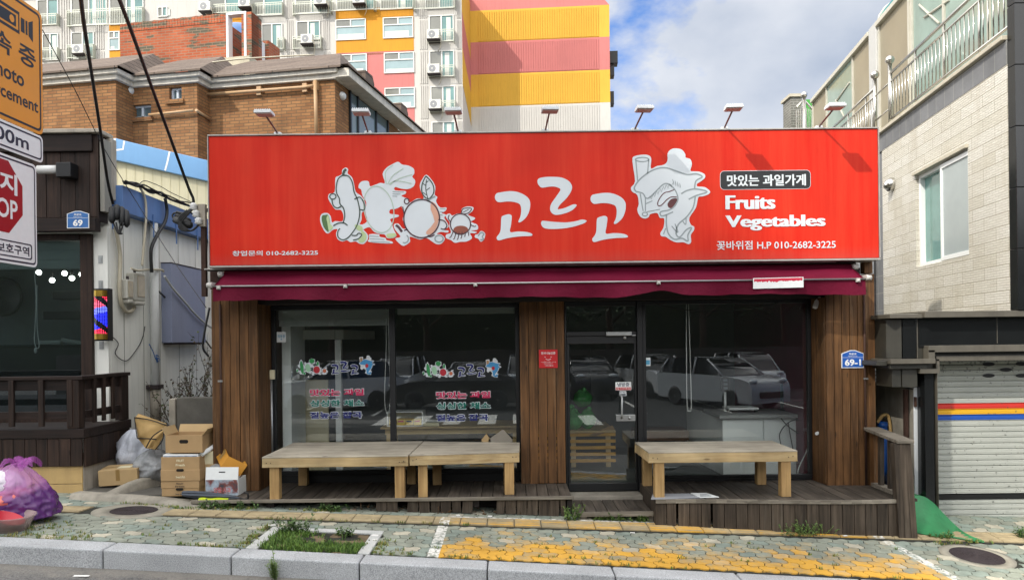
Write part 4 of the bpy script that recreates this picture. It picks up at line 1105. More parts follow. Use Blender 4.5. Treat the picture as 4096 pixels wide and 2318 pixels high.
def strip(mb,x0,x1,n,z0f,z1,th,yo=0.0):
    for k in range(n):
        xa=x0+(x1-x0)*k/n;xb=x0+(x1-x0)*(k+1)/n
        ya,yb=yfront(xa)+yo,yfront(xb)+yo
        mb.hexa([(xa,ya,z0f(xa,ya)),(xb,yb,z0f(xb,yb)),(xb,yb+th,z0f(xb,yb)),(xa,ya+th,z0f(xa,ya)),(xa,ya,z1),(xb,yb,z1),(xb,yb+th,z1),(xa,ya+th,z1)])
s=MB();strip(s,1.60,4.30,24,lambda x,y:ZD-.036,ZD+.004,.03,-.002)
s.build("edge_board",M_cap,deckR)
s=MB();xa=1.60;k=0
while xa <4.27:
    w=.128;xb=min(xa+w,4.28);
    gap=.028 if k in (1,4) else .007
    ya,yb=yfront(xa)+.016,yfront(xb)+.016;o=R.uniform(-.004,.004)
    zz=g(xa,ya)-.015
    s.hexa([(xa,ya+o,zz),(xb-gap,yb+o,zz-.004),(xb-gap,yb+.025,zz),(xa,ya+.025,zz),(xa,ya+o,ZD-.038),(xb-gap,yb+o,ZD-.038),(xb-gap,yb+.025,ZD-.038),(xa,ya+.025,ZD-.038)])
    xa=xb;k+= 1
s.build("skirting",M_skirt,deckR,bevel=.002)
s=MB();s.box(1.60,1.625,8.66,9.68,-.3,ZD-.002);s.box(1.64,4.2,8.95,9.0,-.5,ZD-.04);s.build("joists",M_skirt,deckR,bevel=.003)
# railing at the right end of the deck
s=MB()
def beam(mb,a,b,w,d):
    a,b=Vector(a),Vector(b);t=(b-a);L=t.length;t.normalize()
    x=t.orthogonal().normalized() if abs(t.z) >.9 else t.cross(UP).normalized()
    if abs(t.z) >.9:x=Vector((1,0,0))-t*t.x;x.normalize()
    y=t.cross(x)
    P=[]
    for q in (a,b):
        for i,j in ((-1,-1),(1,-1),(1,1),(-1,1)):P.append(q+x*i*w/2+y*j*d/2)
    mb.hexa([P[0],P[1],P[2],P[3],P[4],P[5],P[6],P[7]])
rl=thing("timber_railing","short weathered timber railing with balusters at the right end of the deck","railing",(4.36,8.9,0))
s=MB()
for k in range(3):
    o=k*.071
    beam(s,(4.29+o,8.50,-.40),(4.255+o-.012*k,8.53,.76),.066,.10)
s.build("corner_post",M_skirt,rl,bevel=.004)
s=MB();beam(s,(4.40,9.30,-.1),(4.40,9.30,.80),.09,.12);s.build("end_post",M_clad,rl,bevel=.004)
s=MB();beam(s,(4.385,9.36,.825),(4.34,8.46,.785),.19,.04);s.build("handrail",M_cap,rl,bevel=.006)
for yy in (9.10,8.87,8.68):
    s=MB();beam(s,(4.37,yy,.16),(4.375,yy,.795),.05,.06);s.build("baluster",M_skirt,rl,bevel=.003)
s=MB();s.box(4.32,4.44,8.6,9.25,.143,.19);s.build("bottom_rail",M_cap,rl,bevel=.004)
step=thing("timber_step","small sunken timber step on short legs in front of the glass door","step",(1.15,9.1,0))
s=MB();x=.70
while x <1.59:
    w=.128;s.box(x+.003,min(x+w,1.592)-.004,8.80+R.uniform(0,.012),9.46,-.05,-.025+R.uniform(-.004,.002));x+= w
s.build("floor_boards",M_deck,step,bevel=.003)
s=MB();s.box(.69,1.60,8.765,8.797,-.075,-.02);s.build("edge_board",M_cap,step,bevel=.004)
for x in (.76,1.16,1.53):
    s=MB();s.box(x,x+.075,8.80,8.86,g(x,8.8)-.02,-.0765);s.build("leg",M_cap,step,bevel=.003)
s=MB();s.box(.69,1.598,9.47,9.80,-.2,.018);s.build("sill_stone",M_conc,step,bevel=.008)
# ---------------------------------------------------------------- display benches
M_pine=wood("pale_pine","a58b60","cdb78c",'x',island=.10,rough=.6);M_pinez=wood("pale_pine_leg","93734a","bf9f6c",'z',island=.12,rough=.6)
M_ply=wood("grey_plywood","968e80","c2baa8",'x',island=.03,gs=.5,wear="b5ab97",wearamt=.4)
def bench(label,C,zf_,zb_,legs):
    """C: top corners front-left, front-right, back-right, back-left (x, y)"""
    fl,fr,br,bl=[Vector((x,y,0)) for x,y in C]
    t=thing("display_bench",label,"bench",((fl.x+br.x)/2,(fl.y+br.y)/2,ZD),"wooden display benches")
    def zz(v):return Vector((0,0,zf_+(zb_-zf_)*v))
    cen=(fl+fr+br+bl)/4
    def P(u,v,dz):
        a=fl.lerp(fr,u);b=bl.lerp(br,u);return a.lerp(b,v)+zz(v)+UP*dz
    s=MB();s.hexa([P(0,0,-.015),P(1,0,-.015),P(1,1,-.015),P(0,1,-.015),P(0,0,0),P(1,0,0),P(1,1,0),P(0,1,0)]);s.build("tabletop",M_ply,t,bevel=.003)
    s=MB();h=.125;th_=.035
    L=(fr-fl).length;D=(bl-fl).length;eu,ev=th_/L,th_/D
    def rail(u0,u1,v0,v1):s.hexa([P(u0,v0,-h),P(u1,v0,-h),P(u1,v1,-h),P(u0,v1,-h),P(u0,v0,-.016),P(u1,v0,-.016),P(u1,v1,-.016),P(u0,v1,-.016)])
    rail(0,1,.004,ev);rail(0,1,1-ev,.996);rail(.003,eu,ev+.002,1-ev-.002);rail(1-eu,.997,ev+.002,1-ev-.002)
    s.build("apron",M_pine,t,bevel=.003)
    for (u,v) in legs:
        s=MB();c=P(u,v,0);w=.055
        a=(fr-fl).normalized();bq=Vector((-a.y,a.x,0))
        top_=c.z-h-.001 if 0 else c.z-.017
        R8=[c+a*i*w+bq*j*w for i,j in ((-1,-1),(1,-1),(1,1),(-1,1))]
        s.hexa([(p.x,p.y,ZD) for p in R8]+[(p.x,p.y,top_) for p in R8]);s.build("leg",M_pinez,t,bevel=.004)
    # nail heads
    s=MB()
    for u in (.03,.06,.94,.97):
        c=P(u,0,-.05-.03*R.random());s.ball(c+Vector((0,.001,0)),.006,8)
    s.build("nails",M_iron,t)
    return t
def gx_(px,py,Y):p=at(px,py,Y);return (p.x,Y)
Y0=8.86
bench("long plywood topped bench left of the angled one, under the left window",[gx_(1047,1827,Y0),gx_(1632,1825,Y0),gx_(1691,1757,9.88),gx_(1176,1763,9.88)],.640,.672,[(.075,.08),(.935,.08),(.09,.92),(.92,.92)])
bench("shorter plywood bench set at an angle, against the middle timber pillar",[gx_(1638,1825,Y0),gx_(2077,1806,9.02),gx_(2079,1754,9.66),gx_(1695,1757,9.88)],.645,.668,[(.105,.1),(.90,.1),(.15,.88),(.88,.88)])
bench("plywood topped bench standing alone right of the glass door",[gx_(2594,1810,8.70),gx_(3190,1806,8.70),gx_(3088,1764,9.56),gx_(2538,1763,9.56)],.668,.668,[(.075,.08),(.925,.08),(.08,.92),(.90,.92)])
# ================================================================= left side: barber, alley, clutter
M_bwood=wood("charred_timber","17110f","3c2c24",'z',island=.3,wear="6a5648",wearamt=.35)
M_bwoodx=wood("charred_timber_rail","130e0d","30231e",'x',island=.25,wear="5c4a3c",wearamt=.3)
M_bwoody=wood("charred_timber_side","171311","38302a",'y',island=.25)
M_panel=mat("cream_wall_panel","ecede6",.55,.05,1.5,grime=.3)
M_trimb=mat("blue_fascia","5577ab",.5,.12,2,grime=.25)
M_conw=mat("stained_plaster","a7a093",.9,.25,2.5,bmp=.3,bscale=20,grime=.75)
M_tile=mat("ochre_wall_tile","b99c68",.6,.14,2.0,grime=.25)
M_shut=mat("grey_blind","9ba09c",.6,.06,3)
M_bglass=glass("barber_glass","dde6e7",refl=.13)
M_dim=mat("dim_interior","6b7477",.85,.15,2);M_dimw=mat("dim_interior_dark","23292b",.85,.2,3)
BX=-5.66
S=Fr(BX,10.8,0,1)          # the long side wall of the barber's building, facing the alley
zl=zm(0,700,1.82)
bar=thing("barber_shop","dark timber barber shop with cream side wall and blue fascia at the left edge","shop",(-7.6,10.8,.1))
s=MB()
s.fbox(S,0,6.2,0,3.84,-.2,0)
s.box(-12,BX-.205,10.62,10.8,3.515,3.9)
s.box(-12,-5.86,10.86,11.0,0,.86)
s.build("wall",M_panel,bar)
s=MB();s.box(-12,BX-.2,10.81,17,3.95,4.05);s.build("roof",M_wallg,bar)
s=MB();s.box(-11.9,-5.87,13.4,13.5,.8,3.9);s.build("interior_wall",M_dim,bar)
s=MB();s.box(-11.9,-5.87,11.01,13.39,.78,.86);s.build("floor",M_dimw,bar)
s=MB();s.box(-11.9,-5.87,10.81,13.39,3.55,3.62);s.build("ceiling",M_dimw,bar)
# panel seams and the pale corner strip
s=MB()
for a in (.36,.95,1.5,2.2,2.9):s.fbox(S,a,a+.012,.2,3.83,.0005,.003)
s.build("panel_seams",M_wallg,bar)
s=MB();s.box(BX-.20,BX-.005,10.74,10.796,.3,3.62);s.build("corner_strip",M_panel,bar)
s=MB()
for z in (1.35,1.9,2.35,2.75,3.1):s.box(BX-.13,BX-.07,10.73,10.739,z,z+.11);s.box(BX-.115,BX-.085,10.722,10.729,z+.02,z+.09)
s.build("hinge_plates",M_alu,bar)
# blue fascia with soffit
s=MB();s.fbox(S,.06,4.6,3.845,4.22,-.15,.16);s.build("fascia",M_trimb,bar,bevel=.006)
s=MB()
for a in (.05,.95,1.75,2.6):s.fbox(S,a,a+.03,3.6,3.95,.165 if a >.5 else .005,.175 if a >.5 else .015)
s.build("fascia_brackets",M_trimb,bar)
# upper box of dark boards
s=MB();x=-12.0
while x <-5.72:
    w=R.choice((.16,.18,.2));s.box(x+.003,min(x+w,-5.70)-.003,10.55+R.uniform(-.004,.004),10.58,3.72,4.86);x+= w
s.box(-5.697,-5.675,10.54,10.78,3.66,4.86)
s.build("timber_cladding",M_bwood,bar,bevel=.003)
s=MB();s.box(-12,-5.74,10.50,10.545,4.62,4.85);s.box(-12,-5.68,10.46,10.60,3.52,3.70);s.build("timber_beams",M_bwoodx,bar,bevel=.006)
s=MB();s.box(-12,-5.62,10.46,10.85,4.865,4.92);s.box(-12,-5.60,10.75,10.9,4.0,4.86);s.build("coping",M_conw,bar,bevel=.01)
s=MB();s.box(-5.66,-5.60,10.56,10.749,3.8,4.8);s.build("side_sheet",M_wallg,bar)
# shop window with blind
s=MB();s.box(-12,-6.02,10.66,10.74,3.43,3.51);s.box(-6.02,-5.86,10.68,10.76,.86,3.51);s.box(-12,-6.02,10.66,10.76,.86,.95);s.box(-6.09,-6.03,10.70,10.74,.95,1.35)
bw_=s.build("window",M_bwood,bar,bevel=.004)
s=MB();s.box(-12,-6.03,10.70,10.706,.96,3.42);s.build("pane",M_bglass,bw_)
s=MB()
for k in range(3):s.box(-12,-6.04,10.76,10.775,3.42-.13*(k+1)+.006,3.42-.13*k)
s.box(-12,-6.04,10.776,10.786,3.03,3.42);s.build("blind",M_shut,bw_)
# things seen inside
M_shelf=mat("dark_shelf","1a1d1e",.6,.2,6)
for (x0,y0,x1,y1,Y) in ((435,848,655,905,12.6),(368,995,655,1048,12.6)):
    a=at(*zl(x0,y0),Y);b=at(*zl(x1,y1),Y)
    t=thing("wall_shelf","upper dark wall shelf inside the barber window" if y0 <900 else "lower dark wall shelf inside the barber window","shelf",(a.x,Y,b.z))
    s=MB();s.box(a.x,b.x,Y-.2,Y+.1,b.z,a.z);s.build("board",M_shelf,t,bevel=.005)
    s=MB();s.box(a.x+.1,a.x+.14,Y+.1,Y+.8,b.z+.02,a.z-.02);s.box(b.x-.14,b.x-.1,Y+.1,Y+.8,b.z+.02,a.z-.02);s.build("bracket",M_shelf,t)
p=at(*zl(30,885),13.36)
t=thing("wall_clock","round dark wall clock inside the barber shop at the photo's left edge","clock",p)
s=MB();s.lathe([(.34,0),(.34,.03),(.29,.035),(.28,.02),(1e-4,.02)],Matrix.Translation(p) @ Matrix.Rotation(math.pi/2,4,'X'),30);s.build("case",M_shelf,t)
M_bulb=emit("lit_bulb","fff8ea",9.0);M_cordm=mat("black_cord","121314",.6,.1,20)
bl=None
bulbs=[(425,645,"largest lit bulb hanging high under the barber shop ceiling"),(182,668,"lit bulb half hidden behind the stop sign plate"),(283,708,"lit bulb just above the white blind cords"),(470,715,"lit bulb in the middle of the hanging cluster"),
         (524,750,"lit bulb just right of and below the middle one"),(595,722,"small lit bulb second from the window post"),(648,738,"lit bulb partly cut off by the window post"),(380,765,"lowest lit bulb of the hanging cluster")]
for x,y,lb in bulbs:
    p=at(*zl(x,y),12.2)
    if bl is None:
        bl=thing("pendant_bulb",lb,"lamp",p,"pendant bulbs in the barber shop")
        s=MB();s.ball(p,.042,14);s.build("bulb",M_bulb,bl)
        s=MB();s.tube([p+UP*.055,p+UP*.12],.02,8);s.tube([p+UP*.12,p+UP*.45],.004,6);s.build("cord",M_cordm,bl)
    else:clone(bl,p,lb)
p=at(*zl(370,1260),11.6)
t=thing("service_counter","black counter seen through the barber window below the blind cords","counter",(p.x,11.6,.86))
s=MB();s.box(-8.6,-6.5,11.5,12.1,.862,p.z+.03);s.build("body",M_shelf,t,bevel=.01)
s=MB();s.box(-8.65,-6.45,11.45,12.15,p.z+.031,p.z+.06);s.build("top",M_dimw,t,bevel=.005)
pz=p.z+.06
t=thing("card_terminal","beige telephone and card terminal on the barber counter","telephone",(p.x,11.6,pz))
s=MB();M_ph=Matrix.Translation((p.x,11.6,pz)) @ Matrix.Rotation(.4,4,'Z');s.obox(M_ph,.3,.2,.06);s.obox(M_ph @ Matrix.Translation((.28,0,0)) @ Matrix.Rotation(.2,4,'Y'),.3,.12,.07);s.build("body",M_shut,t,bevel=.012)
s=MB();s.obox(M_ph @ Matrix.Translation((.29,-.01,.071)) @ Matrix.Rotation(.2,4,'Y'),.2,.07,.005);s.build("screen",M_shelf,t)
t=thing("blind_cord","white looped blind cord hanging inside the barber window","cord",at(*zl(262,760),10.85))
s=MB();s.tube(spline3([at(*zl(x,y),10.85) for x,y in ((250,680),(262,900),(255,1100),(250,1200),(265,1255),(285,1240),(270,1100),(268,800))],4),.006,6);s.build("cord",M_white,t)
s=MB();s.ball(at(*zl(259,1275),10.85),.028,10,sq=(.7,.7,1.5));s.build("weight",M_white,t)
# barber pole panel
M_gold=mat("brass","a88a3a",.3,.15,20,metal=.9)
def ledmat():
    m,t,b=newmat("led_panel");uvn=N(t,"ShaderNodeTexCoord");sp=N(t,"ShaderNodeSeparateXYZ");t.links.new(uvn.outputs["UV"],sp.inputs[0])
    U,V=sp.outputs["X"],sp.outputs["Y"];pt=.019
    fu=mth(t,'SUBTRACT',mth(t,'FRACT',mth(t,'DIVIDE',U,pt)),.5);fv=mth(t,'SUBTRACT',mth(t,'FRACT',mth(t,'DIVIDE',V,pt)),.5)
    rr=mth(t,'ADD',mth(t,'MULTIPLY',fu,fu),mth(t,'MULTIPLY',fv,fv));dot=mth(t,'LESS_THAN',rr,.085)
    dg=mth(t,'FRACT',mth(t,'ADD',mth(t,'DIVIDE',mth(t,'ADD',V,mth(t,'MULTIPLY',U,1.1)),.36),.1));on=mth(t,'GREATER_THAN',dg,.22)
    rp=N(t,"ShaderNodeValToRGB");rp.color_ramp.interpolation='CONSTANT'
    e=rp.color_ramp.elements;e[0].position=0;e[0].color=(.9,.03,.08,1);e[1].position=.18;e[1].color=(.02,.03,1,1)
    for pos,c in ((.52,(.15,.2,1,1)),(.66,(.9,.1,.2,1)),(.8,(.7,.02,.06,1))):n_=e.new(pos);n_.color=c
    mr=N(t,"ShaderNodeMapRange",i_1=LED0,i_2=LED1);t.links.new(mth(t,'SUBTRACT',V,mth(t,'MULTIPLY',U,.3)),mr.inputs[0]);t.links.new(mr.outputs[0],rp.inputs[0])
    t.links.new(rp.outputs[0],b.inputs["Emission Color"]);t.links.new(mth(t,'MULTIPLY',mth(t,'MULTIPLY',dot,on),2.6),b.inputs["Emission Strength"])
    b.inputs["Base Color"].default_value=(.008,.008,.012,1);b.inputs["Roughness"].default_value=.25
    return m
FB=Fr(0,10.42)
a0,zt=FB.uv(362,1160);a1,zb=FB.uv(416,1356)
LED0,LED1=zb-a0*.3-.0,zt-a1*.3
M_led=ledmat()
t=thing("barber_light","flat barber pole light of red and blue diodes with brass caps","barber light",(a0,10.42,zb))
cx=(a0+a1)/2;rad=(a1-a0)/2
s=MB();s.fbox(FB,a0-.012,a1+.012,zb-.02,zt+.03,-.22,-.10);s.build("back_plate",M_black,t,bevel=.004)
def hcyl(mb,za,zb_,r,uvs=False):
    n_=14
    for k in range(n_):
        t0=math.pi*k/n_;t1=math.pi*(k+1)/n_
        def pt(tt,z):return (cx-r*math.cos(tt),10.52-r*math.sin(tt),z)
        mb.poly3([pt(t0,za),pt(t1,za),pt(t1,zb_),pt(t0,zb_)],[(a0+r*t0*.7,za),(a0+r*t1*.7,za),(a0+r*t1*.7,zb_),(a0+r*t0*.7,zb_)],0,True)
hh=zt-zb
s=MB();hcyl(s,zb+hh*.115,zt-hh*.12,rad*.95);s.build("led_tube",M_led,t)
for za,zb_ in ((zb,zb+hh*.115),(zt-hh*.12,zt-.0)):
    s=MB();hcyl(s,za,zb_,rad);s.poly3([(cx-rad*math.cos(math.pi*k/14),10.52-rad*math.sin(math.pi*k/14),zb_) for k in range(15)]);s.poly3([(cx-rad*math.cos(math.pi*k/14),10.52-rad*math.sin(math.pi*k/14),za) for k in range(15)]);s.build("cap",M_gold,t)
# number plate 69
M_pblue2=mat("plate_blue_faded","2f68a8",.4,.08,10)
number_plate(Fr(0,10.455),zl,492,652,262,283,389,"69","blue house number plate reading 69 on the barber shop beam",blue=M_pblue2)
# projecting lamp on the upper boards
p=at(194,678,10.42);pb=at(264,682,10.42)
t=thing("wall_lamp","white tube lamp in a black holder projecting over the barber shop front","lamp",pb)
s=MB();s.box(pb.x-.10,pb.x+.10,10.35,10.545,pb.z-.10,pb.z+.10);s.build("holder",M_black,t,bevel=.01)
s=MB();s.tube([(p.x-.14,10.42,p.z),(pb.x-.101,10.42,p.z)],.057,14);s.build("tube",M_white,t)
# ---------------------------------------------------------------- barber deck and fence
FY=9.54;FX=-5.37
dk=thing("raised_deck","raised dark timber deck on an ochre tiled base in front of the barber shop","deck",(-8,10,.1))
s=MB();s.box(-12,FX+.0,FY+.02,10.6,-.2,.47);s.build("base",M_conw,dk,bevel=.008)
s=MB()
x=FX-.003
while x >-12:
    s.box(x-.635,x-.004,FY+.0,FY+.019,.235,.462);s.box(x-.635,x-.004,FY+.0,FY+.019,.02,.228);x -= .64
s.build("wall_tiles",M_tile,dk,bevel=.003)
s=MB();x=FX+.01
while x >-12:
    w=.142;s.box(x-w+.003,x-.003,FY-.035+R.uniform(-.004,.004),FY-.005,.455,.80);x -= w
y=FY
while y <10.6:
    w=.14;s.box(FX+.005+R.uniform(-.003,.003),FX+.035,y+.003,min(y+w,10.66)-.003,.44,.80);y+= w
s.build("skirting",M_bwood,dk,bevel=.003)
s=MB();s.box(-12,FX+.045,FY-.05,FY+.09,.805,.92);s.box(FX-.05,FX+.045,FY+.092,10.68,.805,.92);s.build("edge_beam",M_bwoodx,dk,bevel=.006)
s=MB();s.box(-12,FX-.055,FY+.095,10.60,.80,.90);s.build("floor_boards",M_bwoodx,dk)
fn=thing("timber_fence","dark timber railing round the barber shop deck","fence",(-6.5,FY,.92))
zfz=zm(0,1420,2.511)
s=MB();s.box(-12,FX+.03,FY-.05,FY+.07,1.53,1.575);s.box(FX-.09,FX+.03,FY+.0705,10.70,1.53,1.575);s.build("handrail",M_bwoodx,fn,bevel=.006)
s=MB();s.box(-12,FX-.14,FY-.012,FY+.028,1.40,1.528);s.box(-12,FX-.14,FY-.012,FY+.028,1.04,1.135);s.box(FX-.05,FX-.01,FY+.1,10.55,1.40,1.528);s.box(FX-.05,FX-.01,FY+.1,10.55,1.04,1.135);s.build("rail",M_bwoodx,fn,bevel=.004)
s=MB();s.box(FX-.17,FX-.02,FY-.04,FY+.1,.925,1.528);s.build("post",M_bwood,fn,bevel=.005)
s=MB();s.box(FX-.08,FX+.02,10.48,10.66,.925,1.528);s.build("post",M_bwood,fn,bevel=.005)
for px in (48,167,282):
    x=at(px,1600,FY-.03).x
    s=MB();s.box(x-.032,x+.032,FY-.055,FY-.014,.955,1.53);s.build("baluster",M_bwood,fn,bevel=.005)
for x in (-6.9,-7.35,-7.8):
    s=MB();s.box(x-.032,x+.032,FY-.055,FY-.014,.955,1.53);s.build("baluster",M_bwood,fn,bevel=.005)
for y in (9.80,10.02,10.25):
    s=MB();s.box(FX-.005,FX+.03,y-.03,y+.03,.97,1.53);s.build("baluster",M_bwood,fn,bevel=.005)
# ---------------------------------------------------------------- on the side wall
M_meter=mat("meter_case","b9b8ae",.5,.08,8,grime=.25);M_mwin=mat("meter_window","a8997a",.15,.15,12)
def suv(x,y):return S.uv(*zl(x,y))
for (x0,y0,x1,y1,wx0,wy0,wx1,wy1,lb) in ((862,757,978,935,932,770,974,890,"smaller lower grey electricity meter on the cream wall"),(916,708,1062,950,1000,730,1058,890,"larger upper grey electricity meter beside the white downpipe")):
    big=x1 >1000;d=.13 if not big else .12;S2_=S.shift(d);fu=lambda x,y:S2_.uv(*zl(x,y))
    a0=suv(x0,y0)[0];zt=suv(x0,y0)[1];a1,zb=fu(x1,y1);aa=a0
    t=thing("electricity_meter",lb,"meter",S.p(a0,zb),"electricity meters on the cream wall")
    s=MB();s.fbox(S,aa,a1,zb+.06,zt,.001,d);s.fbox(S,aa+.03,a1-.03,zb,zb+.058,.02,d+.01);s.build("case",M_meter,t,bevel=.02)
    w0,wt=fu(wx0,wy0);w1,wb=fu(wx1,wy1);s=MB();s.fbox(S,max(w0,aa+.02),w1-.02,wb,wt,d+.001,d+.008);s.build("window",M_mwin,t,bevel=.01)
    s=MB();s.tube([S.p(aa+.1,zt-.01,.08),S.p(aa+.1,zt+.05,.08)],.02,8);s.build("cable_gland",M_iron,t)
a,z0=suv(1070,320);_,z1_=suv(1070,1700)
M_pvc=mat("white_pvc","c4c7c6",.45,.08,4,grime=.3)
t=thing("downpipe","white plastic downpipe on the cream side wall","pipe",S.p(a,.6))
s=MB();s.tube([S.p(a,3.84,.10),S.p(a,.74,.10)],.066,16);s.build("pipe",M_pvc,t)
s=MB();s.tube([S.p(a,1.28,.10),S.p(a,.76,.10)],.078,16);s.build("sleeve",M_conw,t)
s=MB();s.tube([S.p(a,.85,.1),S.p(a,.72,.12),S.p(a+.1,.64,.22)],.07,14);s.fbox(S,a-.10,a+.09,1.27,1.33,.0,.19);s.build("elbow",M_iron,t)
a0,zt=suv(1160,640);a1,zb=suv(1430,1215)
M_cab=mat("grey_blue_sheet","8b93ad",.5,.08,1.2,grime=.2)
t=thing("metal_cabinet","flat grey blue metal cabinet hung on the cream side wall","cabinet",S.p(a0,zb))
s=MB();zz_=S.uv(*zl(1190,645))[1];zb2=S.uv(*zl(1430,1218))[1]
s.fbox(S,a0+.05,a1,zb2,zz_,.001,.17);s.build("body",M_cab,t,bevel=.008)
s=MB();s.fbox(S,a0+.04,a1+.02,zz_+.001,zz_+.012,.001,.18);s.fbox(S,a0+.07,a1-.02,zb2-.03,zb2-.001,.02,.15);s.build("trim",M_iron,t)
# conduits and cables
M_cable=mat("black_cable","101214",.5,.15,10);M_cablew=mat("ivory_conduit","b7b09c",.6,.12,8)
def cable(name,label,pts,r,m,seg=8,n=6):
    pts=spline3(pts,n)
    c=sum(pts,Vector())/len(pts)
    t=MB();t.tube(pts,r,seg);o=t.build(name,m,None,label=label,cat="cable")
    return o
def wl(pts,d):return [S.p(*suv(x,y),d) for x,y in pts]
cable("conduit","ivory flexible conduit looping down beside the meters",wl([(815,380),(835,480),(850,600),(845,800),(855,920),(890,990),(930,990),(955,960)],.05),.028,M_cablew)
cable("conduit","thin ivory conduit coming down from the roof to the larger meter",wl([(925,90),(960,160),(972,260),(965,400),(950,560),(942,660)],.19),.018,M_cablew)
cable("cable","thick black cable bending down to the larger meter",wl([(1100,170),(1115,260),(1100,340),(1050,420),(1000,520),(993,600),(1000,710)],.22),.026,M_cable)
cable("conduit","short ivory conduit wrapping round the downpipe above the meters",wl([(865,680),(915,695),(985,690),(1090,690),(1108,705)],.18),.016,M_cablew)
cable("cable","white sleeved cable running down across the grey blue cabinet",wl([(1100,735),(1160,820),(1250,920),(1340,1020),(1430,1095),(1510,1140)],.21),.018,M_pvc)
cable("cable","black cable passing behind the grey blue cabinet",wl([(1100,820),(1180,895),(1300,1010),(1430,1150),(1515,1260)],.06),.014,M_cable)
cable("cable","thin black wire sagging at the foot of the cream wall",wl([(770,1150),(850,1220),(830,1300),(910,1350),(990,1260),(1030,1180),(1045,1100)],.02),.006,M_cable)
cable("cable","slack black cable hanging beside the left timber pillar",[at(838,1230,9.6),at(818,1330,9.6),at(812,1390,9.62),at(835,1425,9.65)],.014,M_cable)
cable("cable","blue cord tangled at the downpipe",wl([(1010,1230),(1040,1290),(1060,1340),(1085,1325),(1060,1310),(1075,1355),(1088,1340),(1062,1330),(1070,1365)],.16),.007,mat("blue_cord","30609c",.6,.1,20))
bun=[(800,55),(880,70),(930,85),(1010,115),(1080,140),(1150,170),(1290,215),(1410,250),(1500,240)]
for k in range(6):
    cable("cable",["thickest black cable lying along the blue fascia","black cable looping above the blue fascia","thin black wire along the top of the blue fascia","slack black wire over the blue fascia corner","black wire drooping at the far end of the blue fascia","fine black wire arching over the blue fascia"][k],
          wl([(x+R.uniform(-12,12),y+R.uniform(-14,16)-(40 if k== 5 and 900 <x <1200 else 0)) for x,y in bun],.19+.012*k),[.02,.014,.008,.01,.012,.006][k],M_cable)
# black splice clamps
t=thing("cable_splice","cluster of four black cable splices hanging under the blue fascia corner","cable joint",at(*zl(870,340),10.5))
for k,(x,y,l) in enumerate(((818,290,80),(850,270,75),(885,300,95),(915,315,85))):
    s=MB();a=at(*zl(x,y-l*.75),10.5+.04*k);b=at(*zl(x+(k-1)*4,y+l*.75),10.46+.04*k)
    s.tube([a,a.lerp(b,.1),a.lerp(b,.5),a.lerp(b,.85),b],[.015,.042,.048,.042,.015],10);s.build("splice",M_cable,t)
s=MB()
for k,x in enumerate((830,850,880,905)):s.tube(spline3([at(*zl(x-5,345),10.5),at(*zl(858+6*k,420),10.5),at(*zl(890-6*k,425),10.5)],5),.012,6)
s.build("tails",M_cable,t)
t=thing("cable_splice","pair of black cable splices hanging in front of the blue fascia near the sign","cable joint",at(*zl(1330,340),9.6))
for k,(x0,y0,x1,y1) in enumerate(((1262,318,1400,372),(1275,300,1385,345))):
    a,b=at(*zl(x0,y0),9.6+k*.05),at(*zl(x1,y1),9.55+k*.05)
    s=MB();s.tube([a,a.lerp(b,.08),a.lerp(b,.5),a.lerp(b,.92),b],[.015,.045,.055,.045,.015],10);s.build("splice",M_cable,t)
s=MB();s.tube(spline3([at(*zl(1262,318),9.6),at(*zl(1256,290),9.6),at(*zl(1280,275),9.6),at(*zl(1340,285),9.6)],5),.012,6);s.build("tails",M_cable,t)
# the two drop cables crossing the picture
cable("cable","left one of two thick black cables dropping from above to the barber corner",[at(318,-60,6.2),at(335,90,7.0),at(372,330,8.4),at(404,540,9.4),at(430,720,10.1),at(452,815,10.45)],.018,M_cable)
cable("cable","right one of two thick black cables dropping from above towards the sign corner",[at(455,-60,6.0),at(520,110,6.9),at(600,330,8.0),at(690,575,9.0),at(752,745,9.5),at(774,800,9.6),at(765,835,9.6),at(735,853,9.6),at(706,848,9.6)],.018,M_cable)
cable("cable","hair thin black wire slanting down from the traffic sign to the alley",[at(170,120,8),at(300,360,9),at(420,600,10),at(560,830,10.6),at(700,1050,10.2),at(825,1230,9.7)],.005,M_cable)
# utility bracket post beside the sign
px_=at(818,1000,9.62).x
M_rustp=mat("rusty_steel","3a241a",.8,.35,8,bmp=.3)
t=thing("cable_post","rusty steel post with insulators between the alley and the red sign","post",(px_,9.62,2.5))
s=MB();s.box(px_-.03,px_+.03,9.58,9.64,2.55,3.62);s.build("post",M_rustp,t,bevel=.004)
s=MB();s.box(px_-.045,px_+.045,9.54,9.60,3.42,3.70);s.build("bracket",M_conw,t,bevel=.004)
for k in range(3):
    s=MB();s.lathe([(.02,-.04),(.05,-.02),(.035,.0),(.05,.02),(.02,.05)],Matrix.Translation((px_-.09+.03*k,9.52,3.66-.09*k)),12);s.build("insulator",M_white,t)
s=MB()
for k in range(4):s.tube(spline3([Vector((px_-.16+.02*k,9.5,3.62)),Vector((px_-.26,9.48,3.50-.03*k)),Vector((px_-.12,9.5,3.36)),Vector((px_-.02,9.55,3.50)),Vector((px_-.14,9.5,3.60))],5),.011,6)
s.build("wire_coil",M_cable,t)
s=MB();s.box(-3.74,-3.64,9.50,9.60,2.63,3.0);s.build("arm",M_rustp,t)
# low concrete wall at the alley mouth
t=thing("concrete_wall","low mossy concrete wall end between the alley and the shop pillar","wall",(-3.95,10.2,0))
a=at(705,1590,10.15)
s=MB();s.box(a.x,-3.72,10.15,10.35,.0,a.z);s.build("wall",M_conc2,t,bevel=.01)
s=MB();s.box(a.x-.09,a.x-.003,10.12,10.36,.0,a.z-.01);s.build("end",M_conc,t,bevel=.012)
